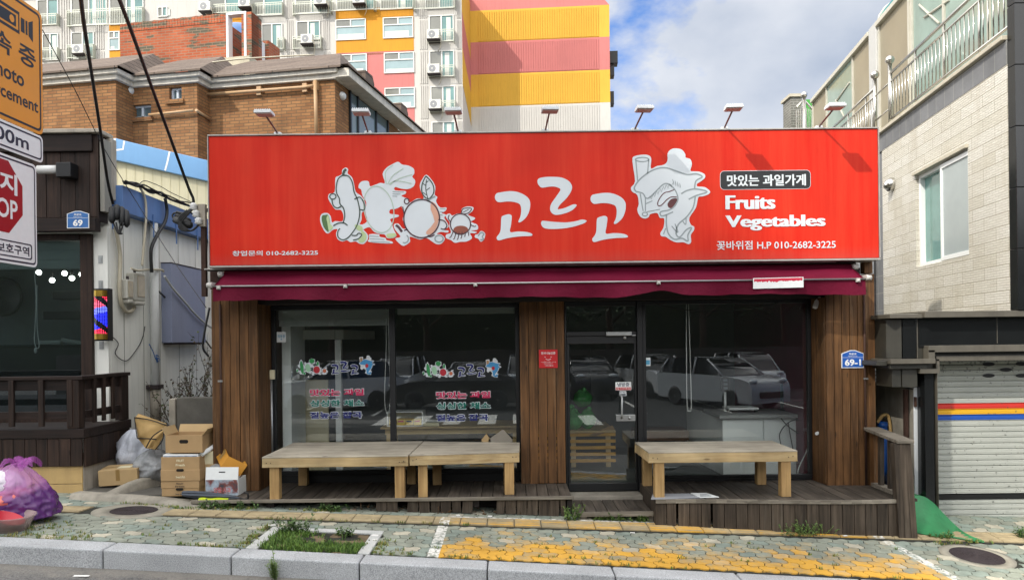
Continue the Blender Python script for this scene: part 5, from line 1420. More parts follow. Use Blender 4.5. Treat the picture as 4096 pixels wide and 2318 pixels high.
# dry shrub in the alley
M_twig=mat("dry_twig","4a4033",.9,.3,20);M_dryl=mat("dry_leaf","554a38",.9,.4,20);M_shl=mat("dull_green_leaf","4d5a35",.8,.3,20)
sh=thing("dry_shrub","leafless dry shrub growing against the cream side wall","shrub",(-5.0,11.6,.3))
tw=MB();lf=MB()
def branch(p,d,L,r,dep):
    pts=[p];
    for k in range(4):
        d=(d+Vector((R.uniform(-.35,.35),R.uniform(-.35,.35),R.uniform(-.05,.3)))).normalized();p=p+d*L/4;pts.append(p)
        if dep <3 and R.random() <.75:branch(p,(d+Vector((R.uniform(-1,1),R.uniform(-1,1),R.uniform(0,.7)))).normalized(),L*R.uniform(.45,.75),r*.6,dep+1)
        if dep >1 and R.random() <.7:lf.leaf(p,R.uniform(.03,.06),R.uniform(.008,.02),(R.uniform(-1,1),R.uniform(-1,1),R.uniform(-1,.3)),(R.random(),R.random(),R.random()),R.choice((0,0,1)))
    tw.tube(pts,[r,r*.9,r*.8,r*.7,r*.5],5)
for k in range(9):branch(Vector((-5.0+R.uniform(-.3,.5),11.6+R.uniform(-.3,.3),.35)),Vector((R.uniform(-.5,.5),R.uniform(-.3,.3),1)).normalized(),R.uniform(.5,.95),.012,0)
tw.build("stems",M_twig,sh);lf.build("leaves",[M_dryl,M_shl],sh)
# ---------------------------------------------------------------- rubbish
M_kraft=mat("kraft_cardboard","a78a62",.8,.1,5,bmp=.05);M_kraft2=mat("pale_cardboard","b0966c",.8,.09,5);M_kraftin=mat("cardboard_inside","8f744f",.85,.1,6)
M_orange=mat("ochre_cardboard","b98228",.75,.1,5);M_tape=mat("brown_tape","8d7142",.35,.08,9);M_cream=mat("cream_card","d6cfae",.7,.06,6)
def RM(x,y,z,rz=0,rxx=0,ry=0):return Matrix.Translation((x,y,z)) @ Matrix.Rotation(rz,4,'Z') @ Matrix.Rotation(ry,4,'Y') @ Matrix.Rotation(rxx,4,'X')
def open_box(root,M,sx,sy,sz,m,th_=.006,name="body",inner=None,hole=False):
    s=MB()
    def W_(x0,x1,y0,y1,z0,z1):s.hexa([M @ Vector(p) for p in ((x0,y0,z0),(x1,y0,z0),(x1,y1,z0),(x0,y1,z0),(x0,y0,z1),(x1,y0,z1),(x1,y1,z1),(x0,y1,z1))])
    W_(-sx/2,sx/2,-sy/2,sy/2,0,th_)
    W_(-sx/2,sx/2,-sy/2,-sy/2+th_,th_,sz);W_(-sx/2,sx/2,sy/2-th_,sy/2,th_,sz)
    W_(-sx/2,-sx/2+th_,-sy/2+th_,sy/2-th_,th_,sz);W_(sx/2-th_,sx/2,-sy/2+th_,sy/2-th_,th_,sz)
    return s.build(name,m,root,bevel=.003)
def MF(M):# a frame on the front face of an oriented box
    class G:pass
    f=G();f.p=lambda a,z,d=0.0:M @ Vector((a,-d,z));return f
zb_=zm(380,1600,3.165)
# sealed flat parcel
p=at(475,1925,9.82)
t=thing("cardboard_box","flat taped parcel lying left of the white rubbish bag","box",p,"discarded cardboard boxes")
Mx=RM(p.x+.02,9.9,p.z-.02,.14,.05,-.03)
s=MB();s.obox(Mx,.47,.36,.20);s.build("body",M_kraft2,t,bevel=.006)
s=MB();s.obox(Mx @ Matrix.Translation((0,0,.2005)),.472,.05,.001);s.obox(Mx @ Matrix.Translation((0,-.1805,.06)),.05,.001,.141);s.obox(Mx @ Matrix.Translation((.2355,0,.09)),.001,.05,.112);s.build("tape",M_tape,t)
s=MB();s.obox(Mx @ Matrix.Translation((.04,-.02,.202)),.16,.14,.001);s.build("label",M_cream,t)
# stack of three trays
p=at(722,1983,9.25);bx_,by_=p.x,9.42;z_=p.z
M_holed=mat("dark_hole","16110c",.9,.1,5)
M_print=mat("dark_print","3a322c",.7,.1,20)
for k,(lb,h,w) in enumerate((("brown two part fruit carton at the bottom of the stack",.185,.452),("second brown fruit carton in the stack, with printed cartons inside",.29,.462))):
    t=thing("cardboard_box",lb,"box",(bx_,by_,z_),"discarded cardboard boxes")
    Mx=RM(bx_+.004*k,by_,z_,.02*(k-.5))
    if k== 0:
        s=MB();s.obox(Mx,w,.34,h);s.build("body",M_kraft,t,bevel=.005)
        s=MB();s.obox(Mx @ Matrix.Translation((0,0,h*.53)),w+.012,.352,h*.47);s.build("lid",M_kraft,t,bevel=.004)
    else:
        open_box(t,Mx,w,.36,h,M_kraft)
        s=MB();s.obox(Mx @ Matrix.Translation((0,0,0)),w+.01,.37,h*.46);s.build("tray",M_kraft,t,bevel=.004)
    F=MF(Mx @ Matrix.Translation((0,-.19,0)))
    s=MB();s.poly(F,rrect(-.045,.045,h*.40,h*.40+.03,.014,3),-.004,.0008);s.build("hand_hole",M_holed,t)
    s=MB();text(s,F,"Fresh",-.05,h*.62,.06,h*.72,.0015,.03);text(s,F,"Sweet & Rich",-.05,h*.12,.06,h*.22,.0015,.03);text(s,F,"FRUIT",-.04,h*.8,.05,h*.9,.0015,.03);s.build("print",M_cream if k else M_print,t)
    z_+= h+.002
    if k== 1:
        M_pic=mat("printed_picture","8f9db0",.5,.5,14)
        for j in range(2):
            tt=thing("fruit_carton","printed white carton lying %s inside the stacked brown carton" % ("in front" if j== 0 else "behind"),"carton",(bx_,by_-.09+j*.17,z_-.09),"printed cartons inside the stack")
            s=MB();s.obox(RM(bx_,by_-.085+j*.17,z_-.29,.02,0),.42,.155,.315+.01*j);s.build("body",M_stick,tt,bevel=.004)
            s=MB();s.obox(RM(bx_,by_-.085+j*.17-.0785,z_-.05,.02),.40,.001,.06);s.build("print",M_pic,tt)
z_+= .045
t=thing("cardboard_box","open plain brown carton with a hand hole on top of the stack","box",(bx_,by_,z_),"discarded cardboard boxes")
Mx=RM(bx_+.045,by_+.02,z_,-.03,.02)
open_box(t,Mx,.455,.34,.215,M_kraft)
for (dx_,dy_,ax_,an_,lx,ly) in ((0,.17,'X',-.5,.44,.12),(-.2275,0,'Y',-.45,.12,.33),(.2275,0,'Y',.7,.12,.33)):
    s=MB();Mf=Mx @ Matrix.Translation((dx_,dy_,.213)) @ Matrix.Rotation(an_,4,ax_);s.obox(Mf,lx if ax_== 'X' else .005,.005 if ax_== 'X' else ly,.10);s.build("flap",M_kraft2,t)
F=MF(Mx @ Matrix.Translation((0,-.17,0)));s=MB();s.poly(F,rrect(-.055,.055,.115,.16,.021,4),-.007,.001);s.build("hand_hole",M_holed,t)
s=MB();s.tube([(bx_+.24,9.3,z_-.03),(bx_+.34,9.5,z_+.06)],.028,12);tag(s.build("paper_roll",M_stick),"white paper roll stuck between the carton stack and the ochre box","paper roll")
# right heap
p=at(893,1992,9.2)
t=thing("cardboard_box","white apple carton with red lettering in front of the timber pillar","box",p,"discarded cardboard boxes")
Mx=RM(p.x,9.30,ZD,-.05,.03)
open_box(t,Mx,.40,.24,.20,M_stick)
def applemat():
    m,tt,b=newmat("apple_print");tcn=N(tt,"ShaderNodeTexCoord");n_=N(tt,"ShaderNodeTexNoise",i_Scale=9.0,i_Detail=6.0);tt.links.new(tcn.outputs["Object"],n_.inputs["Vector"])
    rp=N(tt,"ShaderNodeValToRGB");e=rp.color_ramp.elements;e[0].position=.32;e[0].color=(*lin("3d4852"),1);e[1].position=.7;e[1].color=(*lin("b9c6d2"),1)
    x=e.new(.45);x.color=(*lin("7d463e"),1);x=e.new(.55);x.color=(*lin("9aa9b5"),1);tt.links.new(n_.outputs["Fac"],rp.inputs[0]);tt.links.new(rp.outputs[0],b.inputs["Base Color"]);b.inputs["Roughness"].default_value=.4;return m
M_apple=applemat()
F=MF(Mx @ Matrix.Translation((0,-.12,0)))
s=MB();s.poly(F,[(-.196,.004),(.196,.004),(.196,.19),(-.196,.19)],.0005,.0012);s.build("print",M_apple,t)
s=MB();text(s,F,"안심 사과",-.10,.035,.11,.10,.0022,.03,grow=.02);s.build("lettering",M_white,t)
s=MB();text(s,F,"안심 사과",-.10,.035,.11,.10,.0030,.01);s.build("lettering",M_red,t)
s=MB();M2=Mx @ Matrix.Translation((0,-.115,.20)) @ Matrix.Rotation(-.15,4,'X')
s.obox(M2,.40,.004,.14);s.build("flap",M_stick,t,bevel=.001)
F=MF(M2 @ Matrix.Translation((0,-.003,0)));s=MB();s.poly(F,rrect(-.04,.04,.075,.087,.005,2),-.001,.0008);s.build("hand_hole",M_holed,t)
p=at(925,1842,9.42)
t=thing("cardboard_box","ochre open carton tipped over on top of the apple carton","box",p,"discarded cardboard boxes")
def bq(x,y,Y):return at(*zb_(x,y),Y)
T4=[bq(1625,565,9.50),bq(1845,685,9.56),bq(1930,820,9.34),bq(1690,705,9.28)];dv=bq(1590,845,9.22)-T4[3];B4=[p_+dv for p_ in T4]
def wallq(mb,q4,n_,th_=.006):mb.hexa([p_ for p_ in q4]+[p_+n_*th_ for p_ in q4])
cen=sum(T4+B4,Vector())/8
s=MB()
for i in range(4):j=(i+1) % 4;f4=[B4[i],B4[j],T4[j],T4[i]];wallq(s,f4,(cen-sum(f4,Vector())/4).normalized())
wallq(s,B4,-dv.normalized());s.build("body",M_orange,t)
s=MB();wallq(s,[T4[1],T4[2],bq(1830,1005,9.40),bq(1770,900,9.6)],Vector((0,1,0)));s.build("flap",M_orange,t)
s=MB();m0=T4[3].lerp(T4[0],.4)+Vector((-.004,-.004,0));m1=T4[3].lerp(T4[0],.65)+Vector((-.004,-.004,0));s.poly3([m0,m1,m1+dv*.7,m0+dv*.7]);s.build("tape",M_tape,t)
t=thing("cardboard_sheet","torn pale cardboard flap with handwriting leaning on the pillar","cardboard",p+Vector((.3,0,0)))
s=MB();Mx=RM(p.x+.20,9.50,p.z-.06,.2,-.25,.35);s.obox(Mx,.15,.004,.22);s.build("sheet",M_cream,t)
F=MF(Mx @ Matrix.Translation((0,-.003,0)));s=MB()
for k in range(5):stroke(s,F,[(-.05+.02*j,.17-.032*k+.008*math.sin(j*2+k)) for j in range(6)],.004,.0008)
s.build("handwriting",M_red,t)
p=at(842,1850,9.45)
t=thing("cardboard_box","upright cream carton behind the clear plastic bag","box",p,"discarded cardboard boxes")
s=MB();s.obox(RM(p.x,9.52,ZD+.14,.25,.1),.17,.14,.36);s.build("body",M_cream,t,bevel=.004)
s=MB();s.obox(RM(p.x,9.52,ZD+.502,.25,.1),.172,.142,.03);s.build("lid",M_orange,t,bevel=.004)
t=thing("cardboard_box","tall narrow brown carton standing behind the apple carton","box",(p.x,9.6,ZD),"discarded cardboard boxes")
open_box(t,RM(p.x+.10,9.52,ZD,-.08),.44,.25,.34,M_kraft2)
# plastic bags
def plastic(name,c,alpha,var=.3):
    m,t,b=newmat(name);col,mp,nz=noise_col(t,lin(c),var,7)
    t.links.new(col,b.inputs["Base Color"]);b.inputs["Roughness"].default_value=.22;b.inputs["Alpha"].default_value=alpha
    n_=N(t,"ShaderNodeTexNoise",i_Scale=11.0,i_Detail=7.0,i_Distortion=1.6);mp2=N(t,"ShaderNodeMapping");mp2.inputs["Scale"].default_value=(1,1,.55);tcn=N(t,"ShaderNodeTexCoord");t.links.new(tcn.outputs["Object"],mp2.inputs[0]);t.links.new(mp2.outputs[0],n_.inputs["Vector"])
    bump(t,b,n_.outputs["Fac"],.5,.03);b.inputs["Transmission Weight"].default_value=0
    return m
def bag(mb,c,rxx,ryy,h,lump=.16,seed=0,power=.55,seg=40,rings=26,lean=(0,0),sit=False):
    def fn(u,v):
        a=2*math.pi*u
        pr=min(1,(v/.1) ** .5)*max(0,1-v ** 2.3) ** .62*(1-.12*v) if sit else (math.sin(math.pi*min(1,v*.93+.04)) ** power)*(1.08-.25*v)
        n_=mnoise.noise((2.2*math.cos(a)+seed,2.2*math.sin(a),3*v))*lump+mnoise.noise((6*math.cos(a)+seed,6*math.sin(a),5*v))*lump*.45-abs(mnoise.noise((4*math.cos(a)+seed,4*math.sin(a),9*v+seed)))*lump*.9+.12*lump*math.sin(a*11+7*v)*v
        r=pr*(1+n_)
        return (c[0]+rxx*r*math.cos(a)+lean[0]*v,c[1]+ryy*r*math.sin(a)+lean[1]*v,c[2]+h*v)
    mb.grid(fn,seg,rings,wrap=True)
M_purple=plastic("purple_plastic","5f2a72",.88);M_pink=plastic("pink_film","b050b0",.34);M_inner=plastic("pale_rubbish","d8d2da",1.0,.2);M_coral=plastic("coral_rubbish","cf6a62",1.0,.3)
p=at(95,2085,7.78)
t=thing("rubbish_bag","knotted translucent purple rubbish bag on the pavement at the left edge","rubbish bag",(p.x,7.9,p.z))
c=(p.x-.14,7.95,g(p.x,7.95))
def bagmat():
    m=plastic("purple_bag_film","60306f",.9);tr=m.node_tree;b_=tr.nodes["Principled BSDF"]
    sp=N(tr,"ShaderNodeSeparateXYZ");ge=N(tr,"ShaderNodeNewGeometry");tr.links.new(ge.outputs["Position"],sp.inputs[0])
    nz=N(tr,"ShaderNodeTexNoise",i_Scale=5.0,i_Detail=4.0);tr.links.new(ge.outputs["Position"],nz.inputs["Vector"])
    h_=mth(tr,'ADD',mth(tr,'MULTIPLY',mth(tr,'SUBTRACT',sp.outputs["Z"],c[2]),1.6),mth(tr,'MULTIPLY',mth(tr,'SUBTRACT',sp.outputs["X"],c[0]+.1),-.7))
    f_=N(tr,"ShaderNodeMapRange",i_1=.42,i_2=.62);tr.links.new(mth(tr,'ADD',h_,mth(tr,'MULTIPLY',mth(tr,'SUBTRACT',nz.outputs["Fac"],.5),.5)),f_.inputs[0])
    tr.links.new(mixc(tr,f_.outputs[0],lin("5c2f6e"),lin("c47fc0")),b_.inputs["Base Color"]);al=N(tr,"ShaderNodeMapRange",i_3=.93,i_4=.5);tr.links.new(f_.outputs[0],al.inputs[0]);tr.links.new(al.outputs[0],b_.inputs["Alpha"])
    return m
s=MB();bag(s,c,.40,.34,.60,.14,2,.5,84,50,(-.05,0),True);s.build("bag",bagmat(),t)
s=MB();bag(s,(c[0]-.14,c[1]-.06,c[2]+.27),.23,.22,.27,.22,9,.6,28,18);s.build("contents",M_inner,t)
s=MB();bag(s,(c[0]-.06,c[1]-.09,c[2]+.12),.27,.225,.27,.2,14,.6,28,18);s.build("contents",M_coral,t)
s=MB()
for k in range(4):
    a=k*1.7+.4
    def ear(u,v):return (c[0]+.03+(.03+.16*v)*math.cos(a)+.07*(u-.5)*math.sin(a)*(1+v),c[1]-.04+(.03+.13*v)*math.sin(a)-.07*(u-.5)*math.cos(a)*(1+v),c[2]+.57+.07*math.sin(math.pi*v)+.03*math.sin(6*u+9*v+k))
    s.grid(ear,8,8)
s.ball((c[0]+.03,c[1]-.05,c[2]+.585),.035,10);s.build("knot",M_pink,t)
p=at(30,2110,7.45)
M_basin=plastic("clear_plastic_basin","b7a3a0",.55,.1);M_redp=mat("red_plastic","b92737",.35,.08,9)
t=thing("plastic_basin","round translucent plastic basin on the pavement beside the purple bag","basin",(p.x,7.5,g(p.x,7.5)))
Mx=Matrix.Translation((p.x-.03,7.5,g(p.x,7.5)+.005)) @ Matrix.Rotation(.06,4,'Y')
s=MB();s.lathe([(1e-4,0),(.17,0),(.225,.13),(.24,.14),(.24,.15),(.222,.148),(.165,.006),(1e-4,.006)],Mx,36);s.build("body",M_basin,t)
t=thing("plastic_bowl","red plastic bowl tipped inside the translucent basin","bowl",Mx.translation+Vector((0,0,.05)))
s=MB();s.lathe([(1e-4,0),(.10,0),(.15,.07),(.155,.07),(.102,-.006),(1e-4,-.006)][:4]+[(.153,.072),(.105,.006),(1e-4,.006)],Mx @ Matrix.Translation((-.03,0,.05)) @ Matrix.Rotation(.35,4,'Y'),30);s.build("body",M_redp,t)
M_wbag=plastic("white_plastic_bag","c3c9d4",.92,.12);M_cbag=plastic("clear_plastic_bag","a9adb0",.75,.35)
p=at(535,1850,10.3)
t=thing("rubbish_bag","white plastic rubbish bag behind the flat parcel","rubbish bag",(p.x,10.3,p.z))
s=MB();bag(s,(p.x,10.35,.2),.27,.25,.62,.22,21,.55);s.build("bag",M_wbag,t)
p=at(610,1880,10.0)
t=thing("rubbish_bag","clear plastic bag of dark rubbish under the tan cool bag","rubbish bag",(p.x,10.0,p.z))
s=MB();bag(s,(p.x+.03,10.0,.17),.30,.24,.42,.28,33,.5);s.build("bag",M_cbag,t)
s=MB();bag(s,(p.x+.05,10.03,.2),.2,.16,.33,.25,41,.5,24,14);s.build("contents",M_iron,t)
p=at(858,1895,9.36)
t=thing("plastic_film","crumpled clear plastic film in the heap of cartons","plastic film",p)
s=MB();bag(s,(p.x+.02,9.42,p.z-.10),.16,.10,.22,.3,51,.55,28,16);s.build("film",M_cbag,t)
# tan insulated bag, collapsed
M_tan=mat("tan_fabric","a88b58",.75,.14,5,bmp=.3,bscale=9);M_bpipe=mat("black_piping","14110f",.6,.1,20)
zt_=zm(380,1600,3.165)
def tp(x,y,Y):return at(*zt_(x,y),Y)
t=thing("cool_bag","collapsed tan insulated bag with black piping on top of the rubbish","bag",tp(700,620,9.9))
def foil(mb,C,bulge,nn=10,back=.1):
    a,b,c_,d=C
    def f1(u,v):
        p=a.lerp(b,u).lerp(d.lerp(c_,u),v);return p+Vector((0,-1,.15))*(bulge*math.sin(math.pi*u)*math.sin(math.pi*v)+.012*math.sin(9*u+7*v)+.02*mnoise.noise((u*4,v*4,bulge*50)))
    mb.grid(f1,nn,nn)
    def f2(u,v):p=a.lerp(b,u).lerp(d.lerp(c_,u),v);return p+Vector((0,back,0))*math.sin(math.pi*u)*math.sin(math.pi*v)
    mb.grid(lambda u,v:f2(1-u,v),nn,nn)
s=MB()
A1,B1,C1,D1=tp(505,215,9.95),tp(905,310,9.75),tp(650,610,9.72),tp(545,480,9.9)
foil(s,(A1,B1,C1,D1),.06)
A2,B2,C2,D2=tp(555,168,10.05),tp(900,290,9.95),tp(905,310,9.752),tp(505,215,9.952)
foil(s,(A2,B2,C2,D2),.02,8,.05)
A3,B3,C3,D3=tp(900,305,9.76),tp(1150,425,9.7),tp(1040,475,9.68),tp(880,420,9.70)
foil(s,(A3,B3,C3,D3),.03,8)
A4,B4,C4,D4=tp(905,312,9.74),tp(915,360,9.70),tp(780,620,9.66),tp(640,605,9.70)
foil(s,(A4,B4,C4,D4),.07,8)
s.build("body",M_tan,t)
s=MB()
def edge(*P):s.tube(spline3([p+Vector((0,-.012,0)) for p in P],6),.0075,6)
edge(tp(507,217,9.94),tp(520,330,9.92),tp(540,470,9.88));edge(tp(507,215,9.93),tp(700,245,9.82),tp(900,308,9.73));edge(tp(905,312,9.72),tp(1030,370,9.68),tp(1150,428,9.68));edge(tp(890,350,9.66),tp(740,450,9.62),tp(650,600,9.64));edge(tp(880,360,9.64),tp(860,500,9.60),tp(770,620,9.62));edge(tp(545,478,9.86),tp(640,480,9.72),tp(780,490,9.62))
s.build("piping",M_bpipe,t)
# umbrella pair on the deck end
M_umb=mat("grey_umbrella_cloth","3f4650",.7,.2,8);M_hiv=mat("lime_cloth","b8c814",.6,.12,8)
t=thing("umbrella","folded dark grey umbrella with a hooked handle lying before the cartons","umbrella",at(850,1985,9.0))
s=MB();a,b=at(730,1972,9.0),at(968,1990,8.95)
def uf(u,v):
    p=a.lerp(b,u);r=(.045*math.sin(math.pi*min(1,u*.9+.15)) ** .6+.004)*(1+.25*math.sin(2*math.pi*v*6+5*u))
    an=2*math.pi*v
    return (p.x,p.y+r*math.cos(an),max(p.z+r*.75*math.sin(an),ZD+.005))
s.grid(uf,30,36);s.build("canopy",M_umb,t)
s=MB();s.tube(spline3([at(960,1990,8.94),at(980,1996,8.93),at(992,1990,8.93),at(990,1972,8.93),at(975,1968,8.93)],5),.012,8);s.build("handle",M_black,t)
t=thing("rain_jacket","rolled lime yellow cloth lying under the folded umbrella","cloth",at(850,2000,8.93))
s=MB();a2,b2=at(798,1996,8.93),at(915,1993,8.93)
s.grid(lambda u,v:tuple(a2.lerp(b2,u)+Vector((0,.035*math.cos(6.283*v),.018*math.sin(6.283*v)*(1+.3*math.sin(12*u))*(1.1-u*.6)))),16,14);s.build("roll",M_hiv,t)
# flattened cardboard on the right deck
p=at(2700,1985,8.72)
t=thing("cardboard_sheet","grey flattened cardboard lying under the right-hand bench","cardboard",p)
s=MB();s.hexa([(p.x-.29,8.63,ZD+.004),(p.x+.27,8.68,ZD+.004),(p.x+.20,8.9,ZD+.004),(p.x-.22,8.92,ZD+.004),(p.x-.29,8.63,ZD+.010),(p.x+.27,8.68,ZD+.012),(p.x+.20,8.9,ZD+.016),(p.x-.22,8.92,ZD+.011)]);s.build("sheet",mat("grey_card","8d9095",.8,.08,6),t)
t=thing("newspaper","folded white paper with dark print beside the flattened cardboard","paper",p+Vector((.35,0,0)))
s=MB();s.hexa([(p.x+.28,8.69,ZD+.004),(p.x+.50,8.71,ZD+.004),(p.x+.40,8.89,ZD+.004),(p.x+.22,8.9,ZD+.004),(p.x+.28,8.69,ZD+.008),(p.x+.50,8.71,ZD+.010),(p.x+.40,8.89,ZD+.022),(p.x+.22,8.9,ZD+.02)]);s.build("sheet",M_stick,t)
s=MB()
for k in range(3):s.poly3([(p.x+.29+.01*k,8.73+.045*k,ZD+.013+.003*k),(p.x+.42-.01*k,8.74+.045*k,ZD+.014+.003*k),(p.x+.42-.01*k,8.752+.045*k,ZD+.015+.003*k),(p.x+.29+.01*k,8.742+.045*k,ZD+.014+.003*k)])
s.build("print",M_ink,t)
# ---------------------------------------------------------------- traffic sign
TX,TY=-4.72,7.10
T=Fr(TX,TY,0,1)
M_steel=mat("galvanised_steel","8d8f8e",.5,.12,12,metal=.4);M_syel=mat("sign_amber","e39313",.4,.04,3);M_sred=mat("sign_red","9d1622",.4,.05,3);M_sink=mat("sign_black","15191f",.45,.05,9);M_snavy=mat("sign_navy","1b2338",.45,.05,9)
ts=thing("traffic_sign","traffic sign post with an amber photo enforcement panel above a red stop sign","traffic sign",(TX-.05,TY,gk(TX)))
s=MB();s.tube([(TX-.16,TY,gk(TX)),(TX-.16,TY,5.6)],.045,16);s.build("pole",M_steel,ts)
s=MB()
for z in (4.95,4.35,3.95,3.5,2.95):s.box(TX-.21,TX-.004,TY-.05,TY+.05,z,z+.04)
s.build("clamps",M_steel,ts)
e_o=T.uv(172,60);e_b=T.uv(162,541)
T0=T;T=T0.shift(0,.07);A1_=(T.uv(172,60)[0]+T.uv(162,541)[0])/2;zt,zb=e_o[1],e_b[1]
def panel(name,half,zb,zt,m,mborder,r=.07,inset=.03,bw=.022):
    s=MB();s.poly(T,rrect(-half,half,zb,zt,r,5),0,.008);o=s.build(name,m,ts)
    s=MB()
    outer=rrect(-half+inset,half-inset,zb+inset,zt-inset,r*.8,5);inner=rrect(-half+inset+bw,half-inset-bw,zb+inset+bw,zt-inset-bw,r*.6,5)
    b=len(s.v);n_=len(outer);s.v+= [T.p(a,z,.0095) for a,z in outer]+[T.p(a,z,.0095) for a,z in inner]
    for i in range(n_):j=(i+1) % n_;s.face((b+i,b+j,b+n_+j,b+n_+i))
    s.build("border",mborder,o)
    return o
ha=A1_;
o=panel("amber_panel",ha,zb,zt,M_syel,M_sink)
def TP(x,y):return T.uv(*zm(0,0,1.3236)(x,y))
H_=zt-zb
s=MB()
# camera pictogram
cz=zb+H_*.80
def rect(a0,a1,z0,z1,m=0,d=.0095):s.fbox(T,a0,a1,z0,z1,d-.0008,d,m)
rect(-ha*.72,ha*.36,cz-H_*.085,cz-H_*.062);rect(-ha*.72,ha*.36,cz+H_*.062,cz+H_*.085);rect(ha*.33,ha*.36,cz-H_*.062,cz+H_*.062);rect(-ha*.72,-ha*.69,cz-H_*.062,cz+H_*.062)
rect(-ha*.64,ha*.27,cz-H_*.045,cz+H_*.045)
s.poly(T,[(ha*.16+.035*math.cos(k*.4),cz+.035*math.sin(k*.4)) for k in range(16)],.0096,.0104,1);s.poly(T,[(-ha*.42+.035*math.cos(k*.4),cz+.035*math.sin(k*.4)) for k in range(16)],.0096,.0104,1)
rect(ha*.40,ha*.50,cz-H_*.055,cz+H_*.055);rect(ha*.53,ha*.58,cz-H_*.055,cz+H_*.055)
s.poly(T,[(ha*.61,cz-H_*.055),(ha*.73,cz-H_*.085),(ha*.73,cz+H_*.085),(ha*.61,cz+H_*.055)],.0087,.0095)
text(s,T,"단속 중",-ha*.80,zb+H_*.50,ha*.80,zb+H_*.66,.0095,.02)
text(s,T,"Photo",-ha*.44,zb+H_*.315,ha*.47,zb+H_*.43,.0095,.02)
text(s,T,"Enforcement",-ha*.88,zb+H_*.165,ha*.86,zb+H_*.265,.0095,.02)
s.build("lettering",[M_sink,M_syel],o)
zb2=T.uv(161,651)[1];zt2=zb-.012
o=panel("distance_plate",ha*.985,zb2,zt2,M_plw,M_snavy,.05,.022,.016)
s=MB();h2=zt2-zb2;text(s,T,"200m",-ha*.56,zb2+h2*.28,ha*.58,zb2+h2*.75,.0095,.02);s.build("lettering",M_snavy,o)
T=T0.shift(0,-.06);ea=T.uv(150,665);eb=T.uv(137,1069);hb=(ea[0]+eb[0])/2;zt3,zb3=ea[1],eb[1]
o=panel("stop_panel",hb,zb3,zt3,M_plw,M_snavy,.05,.022,.016)
h3=zt3-zb3
oc=(0,zb3+h3*.615);orr=h3*.36
s=MB();s.poly(T,[(oc[0]+orr*1.03*math.cos(math.radians(22.5+45*k)),oc[1]+orr*math.sin(math.radians(22.5+45*k))) for k in range(8)],.0085,.0095);s.build("octagon",M_sred,o)
s=MB();text(s,T,"정지",-orr*.74,oc[1]+orr*.08,orr*.74,oc[1]+orr*.62,.0105,.03);text(s,T,"STOP",-orr*.74,oc[1]-orr*.56,orr*.74,oc[1]-orr*.06,.0105,.02);s.build("lettering",M_plw,o)
s=MB()
oo=rrect(-hb*.86,hb*.86,zb3+h3*.065,zb3+h3*.215,.03,4);ii=rrect(-hb*.83,hb*.83,zb3+h3*.077,zb3+h3*.203,.025,4);b=len(s.v);n_=len(oo)
s.v+= [T.p(a,z,.0095) for a,z in oo]+[T.p(a,z,.0095) for a,z in ii]
for i in range(n_):j=(i+1) % n_;s.face((b+i,b+j,b+n_+j,b+n_+i))
text(s,T,"어린이보호구역",-hb*.70,zb3+h3*.095,hb*.78,zb3+h3*.185,.0095,.02);s.build("lettering",M_snavy,o)
# ================================================================= right side: tiled building, garage, walls
def tilemat():
    """cream tiles embossed with a small brick pattern"""
    m,t,b=newmat("embossed_cream_tile")
    uvn=N(t,"ShaderNodeTexCoord")
    bk=N(t,"ShaderNodeTexBrick",i_Scale=1.0,i_Mortar_Size=.004,i_Mortar_Smooth=.3,i_Brick_Width=.15,i_Row_Height=.031);t.links.new(uvn.outputs["UV"],bk.inputs["Vector"])
    big=N(t,"ShaderNodeTexBrick",i_Scale=1.0,i_Mortar_Size=.006,i_Mortar_Smooth=.1,i_Brick_Width=.6,i_Row_Height=.155);big.offset=.5;t.links.new(uvn.outputs["UV"],big.inputs["Vector"])
    for n_,a in ((bk,("dcd9d0","d4d0c6","bcb8ad")),(big,("ffffff","f2f0ea","d9d5ca"))):
        n_.inputs["Color1"].default_value=(*lin(a[0]),1);n_.inputs["Color2"].default_value=(*lin(a[1]),1);n_.inputs["Mortar"].default_value=(*lin(a[2]),1)
    c=mixc(t,1.0,bk.outputs["Color"],big.outputs["Color"],'MULTIPLY')
    mp=N(t,"ShaderNodeMapping");mp.inputs["Scale"].default_value=(1.5,.45,1);t.links.new(uvn.outputs["UV"],mp.inputs[0])
    n_=N(t,"ShaderNodeTexNoise",i_Scale=1.0,i_Detail=7.0,i_Roughness=.7);t.links.new(mp.outputs[0],n_.inputs["Vector"])
    r_=N(t,"ShaderNodeMapRange",i_1=.5,i_2=.75,i_3=0,i_4=.42);t.links.new(n_.outputs["Fac"],r_.inputs[0]);c=mixc(t,r_.outputs[0],c,lin("9a8c6e"))
    t.links.new(c,b.inputs["Base Color"]);b.inputs["Roughness"].default_value=.6
    f2=N(t,"ShaderNodeTexNoise",i_Scale=55.0,i_Detail=4.0);t.links.new(uvn.outputs["UV"],f2.inputs["Vector"])
    h=mth(t,'ADD',mth(t,'ADD',mth(t,'SUBTRACT',1.0,bk.outputs["Fac"]),mth(t,'MULTIPLY',f2.outputs["Fac"],.8)),mth(t,'MULTIPLY',mth(t,'SUBTRACT',1.0,big.outputs["Fac"]),.5))
    bump(t,b,h,.8,.018)
    return m
M_etile=tilemat()
M_gtile=brickmat("grey_band_tile","7b7c7e","737476","94948f",.28,.30,.006,bstr=.3,off=0)
M_coping=mat("pale_coping","b9b2a0",.7,.12,5,grime=.3)
M_steelp=mat("polished_steel","c6c3bb",.22,.06,20,metal=1.0)
M_stone=mat("polished_black_stone","17191a",.2,.25,3,spec=.6);M_stoned=mat("dull_black_stone","33322c",.45,.3,4,grime=.3)
M_stonet=mat("stone_trim","57534a",.45,.22,5,grime=.4)
W1_=Fr(5.86,9.0,-.128,-1)
def wuv(x,y):return W1_.uv(x,y)
